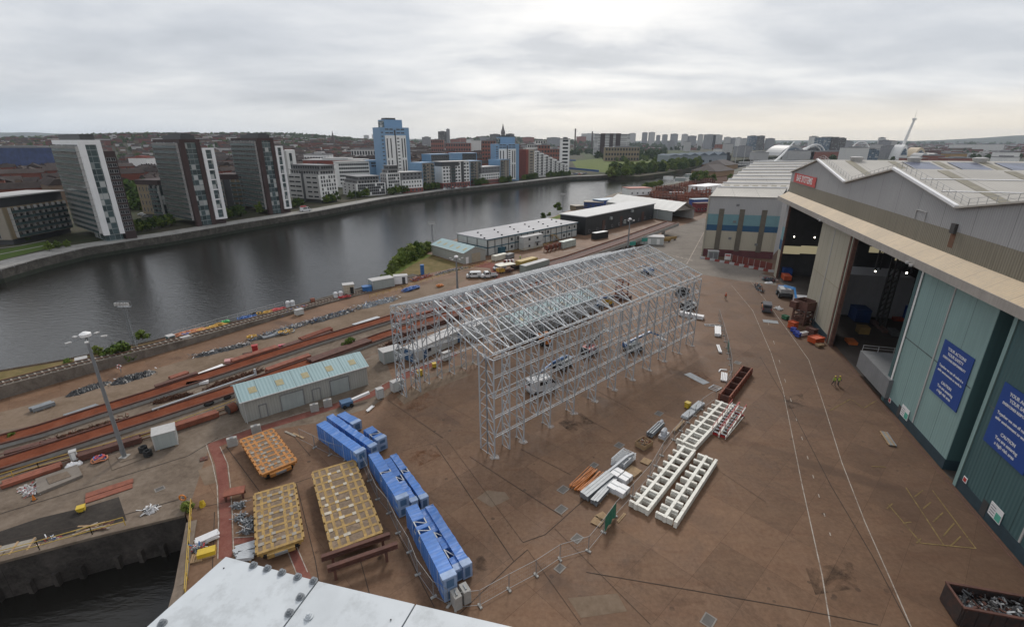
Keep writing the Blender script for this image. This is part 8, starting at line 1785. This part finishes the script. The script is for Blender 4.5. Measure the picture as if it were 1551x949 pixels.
sheet('red_oxide_apron',[(812,402),(850,390),(905,372),(925,370),(900,384),(850,402),(818,412)],M_RDX,.03)
for k,(px,py)in enumerate(((912,380),(1003,367),(1012,364))):o=thing('yellow_barrier',('yellow steel barrier beam under the crane track at the lamp mast','yellow steel barrier beam right of the white electrical cabin','yellow steel barrier beam at the end of the crane track')[k],'barrier',G(px+0,py+(14 if k==0 else 0)),rad(18));MB().b2((-4,-.2,.5),(4,.2,1.6)).build('beam',M_YELLOW,o);[MB().b2((x,-.3,0),(x+.4,.3,.497)).build('foot',M_STEEL,o)for x in(-3.5,3.1)]
for px,py,lab in((957,360,'small teal sign on the crane track beam by the mast, left one'),(975,354,'small teal sign on the crane track beam, right one')):
 o=thing('track_sign',lab,'sign',G(px,py+24),rad(20));MB().bar((0,.1,0),(0,.1,3.4),.12).build('post',M_GALVD,o);MB().b2((-1.3,-.08,3.2),(1.3,.04,4.6)).build('board',mat('teal_sign',(.03,.24,.2),.5),o)
 # more rusty section steel lying along the slipway strips
for k,(a,b_,n,r_,lab)in enumerate((((5,737),(95,707),3,.22,'long rusty rail beams beside the yellow railing at the far left'),((120,697),(215,668),3,.2,'long rusty rail beams beside the yellow railing behind the tall mast'),((238,660),(330,630),3,.2,'long rusty rail beams beside the yellow railing left of the near shed'),((10,690),(90,668),2,.25,'dark rusty beams between the strips at the far left edge'),((405,566),(470,543),3,.22,'rusty beams between the strips behind the near shed'),((470,553),(560,521),4,.25,'stack of red-rust beams on the near side of the lower strip'),((520,505),(574,487),3,.22,'red-rust beams between the strips left of the shelter frame'),((236,592),(300,571),2,.22,'rust-brown beams on the river side of the upper strip'),((352,553),(420,531),3,.24,'rust-brown tube row on the river side of the upper strip'),((430,528),(500,504),3,.26,'bright rust beams on the river side of the upper strip near the pink roll'),((600,492),(680,466),3,.25,'rusty beams on the upper strip under the left wall of the frame'),((610,510),(700,480),3,.25,'rusty beams on the lower strip under the left wall of the frame'))):
 bundle(lab,a,b_,n,(M_RUSTR,M_RUSTB)[k%2],r_,2 if k%3 else 1,'beam_bundle',strap=M_RUSTB)
 # ------------------------------------------------------------------ vehicles
M_VANW=mat('white_vehicle_paint',(.66,.66,.66),.25,var=.03);M_VGL=mat('vehicle_glass',(.015,.017,.02),.06,spec=.7);M_LAMPW=mat('lamp_lens',(.6,.6,.6),.15);M_LAMPR=mat('red_lens',(.4,.02,.02),.2)
def wheels(o,xs,w,r,th=.24):
 for x in xs:
  for sy in(-1,1):
   t=MB().cyl((x,sy*(w/2-.1),r),r,th,16,axis='y').build('wheel',M_BLACK,o);MB().cyl((x,sy*(w/2-.1+th*.52),r),r*.58,.02,12,axis='y').build('rim',M_GALVD,t)
def van(label,p,rz,L=5.4,W=2.0,h=2.45,body=M_VANW,rack=True,name='van'):
 o=thing(name,label,'van',p,rz);prof=[(-L/2,.35),(-L/2,h*.55),(-L/2+.08,h-.12),(-L/2+.3,h),(L*.16,h),(L*.27,h-.12),(L*.385,h*.60),(L*.47,h*.49),(L/2,h*.40),(L/2,.35)]
 b=MB();b.xprism(prof,-W/2,W/2,0,axis='y');b.build('body',body,o)
 MB().add([(L*.275+.02,-W*.44,h-.16),(L*.275+.02,W*.44,h-.16),(L*.385+.02,W*.47,h*.62),(L*.385+.02,-W*.47,h*.62)],[(0,1,2,3)]).build('windscreen',M_VGL,o)
 for sy in(-1,1):
  y=sy*(W/2+.006);MB().add([(L*.17,y,h-.2),(L*.26,y,h-.25),(L*.36,y,h*.6),(L*.17,y,h*.6)],[(0,1,2,3)]).build('side_window',M_VGL,o);MB().add([(-L*.2,y,h-.3),(L*.12,y,h-.3),(L*.12,y,h*.6),(-L*.2,y,h*.6)],[(0,1,2,3)]).build('side_window',M_VGL,o)
  MB().b2((L*.33,sy*(W/2+.02),h*.55),(L*.36,sy*(W/2+.22),h*.68)).build('mirror',M_BLACK,o);MB().b2((L/2-.12,sy*W*.3-.18,.75),(L/2+.015,sy*W*.3+.18,.95)).build('headlight',M_LAMPW,o);MB().b2((-L/2-.015,sy*W*.44-.08,.7),(-L/2+.05,sy*W*.44+.08,1.3)).build('tail_light',M_LAMPR,o)
 MB().b2((-L/2-.012,-W*.4,h*.62),(-L/2-.003,W*.4,h-.25)).build('rear_window',M_VGL,o);MB().b2((L/2-.2,-W/2+.05,.28),(L/2+.06,W/2-.05,.6)).build('bumper',M_DGREY,o);MB().b2((-L/2-.06,-W/2+.05,.28),(-L/2+.2,W/2-.05,.55)).build('bumper',M_DGREY,o)
 if rack:
  b=MB();[b.bar((x,-W*.42,h+.12),(x,W*.42,h+.12),.06)for x in(-L*.4,-L*.22,-L*.04,L*.12)];[b.bar((-L*.42,s*W*.4,h+.1),(L*.14,s*W*.4,h+.1),.06)for s in(-1,1)];b.build('roof_rack',M_LGREY,o)
 wheels(o,(-L*.31,L*.32),W,.36);return o
def heading(a,b):A,B=G(*a),G(*b);return math.atan2((B-A).y,(B-A).x)
van('white high-roofed van with roof rack parked inside the shelter frame',G(821,590),heading((806,592),(838,583)))
van('white panel van parked on the open yard beside the red walkway lines',G(718,420),heading((730,418),(705,419)),4.6,1.9,1.9,rack=False)
o=van('white vehicle half hidden behind the pale awning trailer',G(757,408),heading((770,404),(745,410)),4.6,1.9,1.9,rack=False)
def pickup(label,p,rz):
 o=thing('pickup_truck',label,'pickup',p,rz);L,W=5.2,1.95;MB().xprism([(.0,.4),(.0,1.75),(.25,2.0),(1.35,2.0),(1.75,1.25),(2.45,1.1),(2.6,.95),(2.6,.4)],-W/2,W/2,0,axis='y').build('cab',M_VANW,o);MB().add([(1.42,-W*.42,1.9),(1.42,W*.42,1.9),(1.78,W*.45,1.28),(1.78,-W*.45,1.28)],[(0,1,2,3)]).build('windscreen',M_VGL,o)
 for sy in(-1,1):y=sy*(W/2+.006);MB().add([(.15,y,1.8),(1.25,y,1.8),(1.6,y,1.25),(.15,y,1.25)],[(0,1,2,3)]).build('side_window',M_VGL,o);MB().b2((2.5,sy*.7-.15,.75),(2.62,sy*.7+.15,.95)).build('headlight',M_LAMPW,o);MB().b2((-2.6,sy*W/2-.05,.75),(-.05,sy*W/2+.02,1.15)).build('bed_side',M_VANW,o)
 MB().b2((-2.6,-W/2,.5),(-.05,W/2,.75)).build('bed',M_GALVD,o);MB().b2((-.3,-W*.45,.76),(-.06,W*.45,1.9)).build('rear_rack',M_BLACK,o);wheels(o,(-1.6,1.7),W,.38);return o
pickup('white dropside pickup with dark cage behind its cab',G(741,420),heading((755,417),(731,419)))
o=thing('awning_trailer','trailer with flat cream awning and yellow bin beneath it beside the vans','trailer',G(764,412),heading((750,416),(780,411)));MB().b2((-2.8,-1.6,2.5),(3.4,1.4,2.62)).build('awning',mat('cream_awning',(.62,.58,.48),.6),o);[MB().bar((x,y,.1),(x,y,2.5),.08).build('post',M_STEEL,o)for x in(-2.6,3.2)for y in(-1.4,1.2)];MB().b2((-2.6,-1.2,.5),(-.5,1,1.5)).build('bin_body',mat('amber_bin',(.50,.28,.04),.6),o);MB().b2((0,-1.1,.5),(3,.9,.9)).build('bed',M_RUSTB,o);wheels(o,(-1,1.6),2.0,.35)
def boom_lift(label,p,rz,col=M_BLUEP,a1=20,a2=-20,L1=5.5,L2=4.0,turn=0,body=M_CABG,basket=True,jib=True,s=1.0):
 o=thing('boom_lift',label,'boom lift',p,rz);o.scale=(s,s,s)
 MB().b2((-1.5,-.9,.45),(1.5,.9,.95)).build('chassis',M_DGREY,o);wheels(o,(-1.15,1.15),2.3,.5,.38)
 t=bpy.data.objects.new('turret',MB().prism([(-1.7,-.95),(1.0,-.95),(1.0,.95),(-1.7,.95)],1.0,1.75).build('tmp',body,None).data);COL.objects.link(t);bpy.data.objects.remove(bpy.data.objects['tmp']);t.parent=o;t.rotation_euler=(0,0,turn)
 MB().b2((-1.95,-.95,.99),(-1.703,.95,1.8)).build('counterweight',col,t)
 z0=Vector((-1.2,.1,1.9));d1=Vector((math.cos(rad(a1)),0,math.sin(rad(a1))));e1=z0+d1*L1;MB().bar(z0,e1,.36,.42).build('main_boom',col,t)
 d2=Vector((math.cos(rad(a2)),0,math.sin(rad(a2))));e2=e1+d2*L2
 if jib:MB().bar(e1-Vector((0,.003,0)),e2,.26,.30).build('upper_boom',col,t)
 else:e2=e1
 MB().bar((-.9,.1,1.6),z0+d1*L1*.4,.14).build('lift_ram',M_GALV,t)
 if basket:
  b=MB();c=e2+Vector((.1,0,-.2));z=c.z-.5;b.b2((c.x,c.y-1,z),(c.x+.85,c.y+1,z+.06))
  for zz in(.5,1.05):
   for y in(-1,1):b.bar((c.x,c.y+y,z+zz),(c.x+.85,c.y+y,z+zz),.05)
   for x in(0,.85):b.bar((c.x+x,c.y-1,z+zz),(c.x+x,c.y+1,z+zz),.05)
  [b.bar((c.x+x,c.y+y,z),(c.x+x,c.y+y,z+1.05),.05)for x in(0,.85)for y in(-1,0,1)];b.build('basket',M_GALVD,t)
 return o
boom_lift('blue boom lift with boom stretched low towards the white van inside the frame',G(852,556),heading((870,545),(830,572)),a1=6,a2=-6,L1=5.0,L2=4.0)
boom_lift('red boom lift with dark boom inside the shelter frame',G(893,535),heading((880,545),(920,520)),M_DGREY,12,6,5.5,2.5,body=M_REDP)
boom_lift('blue and grey boom lift with horizontal boom near the far right legs of the frame',G(958,530),heading((945,532),(1003,520)),M_BLUEP,14,-25,5.5,3.2)
boom_lift('dark scissor-armed lift with worker basket at the far right corner of the frame',G(1033,447),heading((1048,440),(1018,450)),M_DGREY,16,10,3.2,2.0,body=M_BLACK)
boom_lift('dark grey low lift in front of the far right corner of the frame',G(1042,468),heading((1030,470),(1050,466)),M_STEEL,8,0,2.4,1.6,body=M_DGREY,jib=False)
boom_lift('blue boom lift with folded arm under the middle of the shelter roof',G(903,468),heading((888,470),(918,460)),M_BLUEP,10,-8,3.6,2.4,body=M_BLUED)
boom_lift('small blue lift under the far end of the shelter roof',G(980,415),heading((990,414),(970,416)),M_BLUED,18,-10,3.2,2.2,body=M_BLUEP)
boom_lift('grey-bodied cherry picker with long bright blue boom in front of the open left bay',G(1187,449),heading((1185,433),(1207,462)),mat('bright_blue_boom',(.06,.27,.62),.4),12,-28,7.5,3.2,body=M_LGREY,basket=False,s=1.35)
def telehandler(label,p,rz,s=1.0):
 o=thing('telehandler',label,'telehandler',p,rz);o.scale=(s,s,s);MB().b2((-2.0,-.75,.5),(1.7,.75,1.1)).build('chassis',M_ORANGE,o);wheels(o,(-1.4,1.3),2.2,.6,.42);MB().xprism([(-.9,1.1),(-.9,2.1),(-.7,2.3),(.3,2.3),(.7,1.5),(.7,1.1)],-.95,-.05,0,axis='y').build('cab',M_VGL,o);MB().b2((-.95,-.98,2.303),(.35,-.02,2.4)).build('cab_roof',M_ORANGE,o);MB().bar((-1.9,.3,1.7),(2.9,.3,1.25),.34,.4).build('boom',M_ORANGE,o);MB().b2((-2.1,-.6,1.103),(-1.0,.05,1.6)).build('engine_cover',M_ORANGE,o);[MB().b2((2.95,y-.07,.5),(4.1,y+.07,.58)).build('fork',M_STEEL,o)for y in(0,.7)];MB().b2((2.85,-.3,.45),(2.94,1.0,1.2)).build('fork_carriage',M_STEEL,o);return o
telehandler('orange telehandler with black wheels under the shelter roof',G(823,519),heading((830,523),(808,505)));telehandler('orange telehandler with lowered boom standing inside the open left bay',hp(7,27),heading((1212,430),(1222,412)),1.3)
def dumper(label,px,py,rz):
 o=thing('site_dumper',label,'dumper',G(px,py),rad(rz));MB().prism([(-1.2,-.8),(1.2,-.8),(1.4,.8),(-1.2,.8)],.5,1.9).build('body',mat('machine_yellow',(.55,.33,.03),.5,var=.12),o);MB().b2((-1.1,-.7,1.903),(.2,.7,2.2)).build('engine_cover',M_DGREY,o);wheels(o,(-.8,.8),1.8,.4);MB().b2((.5,-.6,1.903),(1.2,.6,2.6)).build('guard',M_STEEL,o)
dumper('yellow generator unit on wheels beside the blue lift under the shelter roof',921,462,30)
o=thing('jig_tower','red-brown lattice jig tower under the shelter roof','jig tower',G(941,452),rad(30));b=MB()
for x in(-1.1,1.1):
 for y in(-1.1,1.1):b.bar((x,y,0),(x,y,5.2),.3)
 for z in(1.6,3.2,5):b.bar((x,-1.1,z),(x,1.1,z),.25);b.bar((-1.1,x,z),(1.1,x,z),.25)
b.build('tower',M_RUSTR,o);MB().b2((-2.4,-1.6,.1),(2.2,-1.2,.9)).build('base_beam',M_RUSTB,o);MB().b2((-2.0,1.2,.1),(2.4,1.6,.9)).build('base_beam',M_RUSTB,o)
o=thing('jig_tower','rust-red box frame tower standing by the foot of the cream door','jig tower',G(1214,489),rad(-70));b=MB()
for x in(-1.3,1.3):
 for y in(-1.2,1.2):b.bar((x,y,0),(x,y,4.6),.3)
b.build('leg',M_RUST,o);MB().b2((-1.6,-1.4,3.0),(1.6,1.4,3.2)).build('platform',M_RUST,o);b=MB();[b.b2(*q)for q in(((-1.6,-1.45,3.203),(1.6,-1.38,4.9)),((-1.6,1.38,3.203),(1.6,1.45,4.9)),((-1.65,-1.37,3.203),(-1.58,1.37,4.9)),((1.58,-1.37,3.203),(1.65,1.37,4.9)))];b.build('side_panel',M_RUST,o);MB().b2((-1.6,-2.4,3.3),(-.2,-1.6,4.6)).build('side_box',M_RUSTB,o);b=MB();[b.bar((-1.3,y,.5),(1.3,y,2.6),.18)for y in(-1.2,1.2)];[b.bar((x,-1.2,.5),(x,1.2,2.6),.18)for x in(-1.3,1.3)];[b.bar((-1.3,y,z),(1.3,y,z),.22)for y in(-1.2,1.2)for z in(.5,1.6,2.6)];[b.bar((x,-1.2,z),(x,1.2,z),.22)for x in(-1.3,1.3)for z in(.5,1.6,2.6)];b.b2((-1,-.9,.1),(.9,1.0,1.4));b.build('brace',M_RUST,o);o.scale=(1.15,1.15,1.15)
# the odds and ends in front of the cream door
def crate(label,px,py,d,m,rz=-70,name='crate'):
 o=thing(name,label,'crate',G(px,py),rad(rz));MB().prism([(-d[0]/2,-d[1]/2),(d[0]/2,-d[1]/2),(d[0]/2,d[1]/2),(-d[0]/2,d[1]/2)],.12,d[2]).build('body',m,o);r=MB();[r.b2(*q)for q in(((-d[0]/2-.06,-d[1]/2-.06,d[2]+.003),(d[0]/2+.06,-d[1]/2+.06,d[2]+.15)),((-d[0]/2-.06,d[1]/2-.06,d[2]+.003),(d[0]/2+.06,d[1]/2+.06,d[2]+.15)),((-d[0]/2-.06,-d[1]/2+.063,d[2]+.003),(-d[0]/2+.06,d[1]/2-.063,d[2]+.15)),((d[0]/2-.06,-d[1]/2+.063,d[2]+.003),(d[0]/2+.06,d[1]/2-.063,d[2]+.15)))];r.build('rim',m,o);[MB().b2((u*d[0]*.35-.12,-d[1]/2,0),(u*d[0]*.35+.12,d[1]/2,.117)).build('skid',M_STEEL,o)for u in(-1,1)];return o
M_ORED=mat('orange_red_bin',(.50,.08,.02),.5,var=.15)
crate('orange-red crate left of the rust-red box frame tower',1200,497,(1.6,1.3,1.5),M_ORED);crate('large orange-red open skip on the yard at the foot of the cream door',1235,518,(2.6,1.9,1.1),M_ORED,20);crate('rust-brown steel crate behind the orange-red open skip',1228,507,(2.0,1.2,1.5),M_RUSTB);crate('low timber crate right of the orange-red open skip',1241,525,(1.3,.9,.5),M_TIMB,10);crate('green box left of the rust-red box frame tower',1189,483,(1.4,.9,.8),mat('dark_green_box',(.03,.14,.07),.5));crate('white low cylinder crate by the blue bottles rack',1217,508,(1.8,.6,.7),M_WHT,20)
for k,(px,py)in enumerate(((1201,502),(1205,506.5),(1208,510))):crate(('farthest','middle','nearest')[k]+' of the three small blue boxes beside the lane line',px,py,(.9,.8,.8),mat('royal_blue_box',(.03,.06,.32),.5),-60)
scrap_bank('grey sheeting and cable heap at the left post of the open bay',[(1155,423),(1165,425),(1174,427)],3.0,.9,M_DGREY,'sheeting_heap',51,cat='sheeting',spikes=6,mats=[M_GALVD,M_BLUED,M_REDP]);scrap_bank('white sheeting lying at the edge of the left open bay',[(1158,428),(1164,429),(1170,428)],1.4,.35,M_WHT2,'sheeting_heap',52,cat='sheeting');scrap_bank('grey machine parts heap left of the dark forklift',[(1146,432),(1149,438),(1154,443)],1.5,.9,M_DGREY,'parts_heap',53,cat='machine parts',spikes=8,mats=[M_GALV,M_ORANGE,M_BLACK]);scrap_bank('small white and blue litter heap beside the dark forklift',[(1178,467),(1180,469)],1.2,.3,M_WHT2,'litter_heap',54,cat='litter',spikes=6,mats=[M_LGREY])
o=van('dark grey forklift-like van with orange side standing near the lane line',G(1160,470),heading((1161,474),(1157,455)),4.6,2.0,2.2,body=mat('dark_grey_paint',(.10,.10,.11),.35),rack=False);MB().b2((-1.6,1.01,.9),(.4,1.06,1.6)).build('orange_panel',M_ORANGE,o)
# cars far off on the other bank
def car(label,p,rz,col,group=None):
 o=thing('parked_car',label,'car',p,rz,group);MB().xprism([(-2.1,.3),(-2.1,.9),(-1.5,1.0),(-1.0,1.45),(.5,1.45),(1.1,.95),(2.0,.8),(2.1,.3)],-.88,.88,0,axis='y').build('body',col,o);b=MB();[b.add([(-1.2,y,1.0),(-.9,y,1.36),(.45,y,1.36),(.9,y,1.0)],[(0,1,2,3)])for y in(-.886,.886)];b.add([(.55,-.75,1.43),(.55,.75,1.43),(1.1,.8,1.0),(1.1,-.8,1.0)],[(0,1,2,3)]);b.build('windows',M_VGL,o);wheels(o,(-1.3,1.3),1.8,.32,.2);return o
cc=[mat('car_white',(.6,.6,.6),.3),mat('car_silver',(.3,.31,.32),.3,.5),mat('car_black',(.03,.03,.035),.25),mat('car_red',(.35,.03,.03),.3),mat('car_blue',(.03,.07,.2),.3)]
for k in range(14):car('small parked car in the riverside car park by the white-panelled block',G(674+(k%7)*6,287.5-(k//7)*2.2-(k%7)*.55),rad(70),cc[k%3],'cars in the riverside car park')
for k in range(8):car('small parked car beside the meadow below the stepped flats',G(866+k*3.0,264.5-(k%2)*1.2),rad(20),cc[(k*2)%5],'cars parked beside the meadow')
o=van('white van with red top parked on the far promenade near the third tower',G(463,320),rad(35),6.5,2.3,2.6,rack=False);MB().b2((-2.6,-1,2.75),(.6,1,3.2)).build('red_top',M_REDP,o)
car('white car parked between the first and second towers on the far bank',G(216,326),rad(20),cc[0]);car('silver car parked near the white car between the first and second towers',G(222,329),rad(20),cc[1]);car('white car at the left edge below the tan apartment block',G(4,366),rad(10),cc[0])
# ------------------------------------------------------------------ people
def person(label,px,py,face,vest,step=.25,hat=M_WHT2,arm=.1):
 p=G(px,py);o=thing('person',label,'person',p,face)
 P={'pel':(0,0,.98),'wst':(.02,0,1.12),'chs':(.03,0,1.36),'nck':(.03,0,1.50),'hd0':(.04,0,1.58),'hd1':(.06,0,1.70),'hd2':(.05,0,1.79)}
 E=[('pel','wst'),('wst','chs'),('chs','nck'),('nck','hd0'),('hd0','hd1'),('hd1','hd2')];R={'pel':.16,'wst':.15,'chs':.175,'nck':.065,'hd0':.08,'hd1':.105,'hd2':.06}
 for s,n in((1,'l'),(-1,'r')):
  f=step*s
  for k,q,r_ in(('hip',(0,.10*s,.92),.10),('kne',(.06+f*.5,.11*s,.50),.07),('ank',(f-.05,.11*s,.09),.05),('toe',(f+.16,.12*s,.05),.045),('shl',(.02,.20*s,1.41),.075),('elb',(-f*.5,.28*s,1.14),.05),('wri',(-f*.6+arm,.27*s,.90),.04),('hnd',(-f*.6+arm+.03,.26*s,.80),.038)):P[k+n]=q;R[k+n]=r_
  E+=[('pel','hip'+n),('hip'+n,'kne'+n),('kne'+n,'ank'+n),('ank'+n,'toe'+n),('chs','shl'+n),('shl'+n,'elb'+n),('elb'+n,'wri'+n),('wri'+n,'hnd'+n)]
  for i in range(4):P[f'f{i}{n}']=(-f*.6+arm+.05+.012*i,(.235+.018*i)*s,.72+.006*abs(i-1.5));R[f'f{i}{n}']=.009;E.append(('hnd'+n,f'f{i}{n}'))
  P['th'+n]=(-f*.6+arm+.08,.225*s,.79);R['th'+n]=.011;E.append(('hnd'+n,'th'+n))
 ks=list(P);me=bpy.data.meshes.new('body');me.from_pydata([P[k]for k in ks],[(ks.index(a),ks.index(c))for a,c in E],[]);b=bpy.data.objects.new('body',me);COL.objects.link(b);b.parent=o
 b.modifiers.new('skin','SKIN');
 if not me.skin_vertices:me.attributes.new('x','FLOAT','POINT')
 if me.skin_vertices:
  for i,k in enumerate(ks):me.skin_vertices[0].data[i].radius=(R[k],R[k]*(.8 if k in('chs','wst','pel')else 1));me.skin_vertices[0].data[i].use_root=k=='pel'
 b.modifiers.new('sub','SUBSURF').levels=1;bpy.context.view_layer.update();dg=bpy.context.evaluated_depsgraph_get();m2=bpy.data.meshes.new_from_object(b.evaluated_get(dg));b.modifiers.clear();b.data=m2;m2.materials.clear()
 for mt in(mat('dark_trousers',(.02,.022,.03),.85),mat('skin_tone',(.45,.27,.2),.6),mat('work_jacket',(.03,.035,.05),.85)):m2.materials.append(mt)
 for f in m2.polygons:z,y=f.center.z,abs(f.center.y);f.material_index=1 if z>1.52 or(.62<z<.88 and y>.2)else 0 if z<1.0 and y<.22 else 2;f.use_smooth=True
 v=MB();n=14;rows=[(.93,.205,.235),(1.1,.20,.23),(1.36,.20,.255),(1.47,.12,.20)]
 v.add([(.02+a*math.cos(2*PI*k/n),c*math.sin(2*PI*k/n),z)for z,a,c in rows for k in range(n)],[(r*n+k,r*n+(k+1)%n,(r+1)*n+(k+1)%n,(r+1)*n+k)for r in range(3)for k in range(n)]);v.build('hi_vis_vest',vest,o,smooth=True)
 st=MB();[st.add([(.02+(a+.006)*math.cos(2*PI*k/n),(c+.006)*math.sin(2*PI*k/n),z)for z,a,c in((z0,.202,.232),(z0+.05,.202,.234))for k in range(n)],[(k,(k+1)%n,n+(k+1)%n,n+k)for k in range(n)])for z0 in(1.02,1.16)];st.build('reflective_band',M_LGREY,o)
 h=MB();h.tube([(.05,0,1.70),(.05,0,1.78),(.05,0,1.84),(.05,0,1.86)],[.135,.13,.09,.02],12);h.b2((.12,-.09,1.70),(.23,.09,1.715));h.build('hard_hat',hat,o,smooth=True)
 return o
M_HV=mat('hi_vis_yellow',(.50,.62,.04),.6);M_HO2=mat('hi_vis_orange',(.75,.14,.03),.6);M_HATY=mat('yellow_hat',(.7,.5,.04),.4)
person('person in yellow hi-vis vest, left of the pair walking by the middle bay',1262,583,rad(-80),M_HV,.25,M_HATY);person('person in yellow hi-vis vest, right of the pair walking by the middle bay',1269,583,rad(-80),M_HV,-.22,M_HATY);person('person in orange hi-vis jacket walking alone by the lane line',1098.5,453,rad(-100),M_HO2,.2,M_HO2);person('person in yellow hi-vis standing on the yard in front of the site office',788,394,rad(-90),M_HV,.1,M_WHT2)
# ------------------------------------------------------------------ the crane girder under the camera
M_GIRD=mat('white_girder_paint',(.56,.59,.61),.42,var=.06,scale=1.3,dirt=(.40,.42,.43),spec=.5,streak=.2)
def girder():
 z=36.6;o=thing('crane_girder','white painted steel crane girder with bolt heads along the bottom of the photo','crane girder',(0,0,0));P=[G(222,949,z),G(342,842.5,z),G(481,879,z),G(629,913.5,z),G(800,953,z)];d=(P[1]-P[0]);tail0=P[0]+Vector((-.6,-.6,0));e=(P[4]-P[3]).normalized()
 far=P[4]+e*2.2;back=[Vector((far.x,-1.5,z)),Vector((P[0].x-1.3,-1.5,z)),Vector((P[0].x-1.3,P[0].y-1.0,z))]
 seam=[(P[2],G(429,949,z)),(P[3],G(608,949,z))]
 s1=(seam[0][1]-seam[0][0]).normalized();s2=(seam[1][1]-seam[1][0]).normalized();q1=P[2]+s1*((-1.5-P[2].y)/s1.y);q2=P[3]+s2*((-1.5-P[3].y)/s2.y);gp=.006
 def plate(pts,th,dz):MB().prism([(p.x,p.y)for p in pts],z-th+dz,z+dz).build('top_plate',M_GIRD,o)
 ex=Vector((gp,0,0));plate([P[0],P[1],P[2]-ex,q1-ex,back[1],back[2]],.04,0);plate([P[2]+ex,P[3]-ex,q2-ex,q1+ex],.04,-.004);plate([P[3]+ex,P[4],far,back[0],q2+ex],.04,-.008)
 MB().prism([(p.x*.985,p.y*.985)for p in(P[0],P[1],P[4],back[0],back[1],back[2])],z-.9,z-.06).build('box_web',M_GIRD,o)
 for px,py in((384,856),(405,861),(427,867),(451,873.5),(475,879.5),(455,904),(438.5,928),(246,944),(468,933)):
  c=G(px,py,z);b=MB();b.cyl((0,0,.004),.034,.006,18);b.cyl((0,0,.016),.023,.02,6);b.cyl((0,0,.032),.013,.012,10);t=b.build('bolt',M_GALVD if px!=468 else M_GIRD,o);t.location=(c.x,c.y,z)
 for px,py in((339,860),(592,938)):
  c=G(px,py,z);t=MB().cyl((0,0,.003),.006,.004,10).build('bolt_hole',M_BLACK,o);t.location=(c.x,c.y,z)
 MB().b2((-1.2,-1.4,0),(1.2,.2,z-.903)).build('crane_leg',M_GIRD,o)
girder()
bpy.context.view_layer.update()
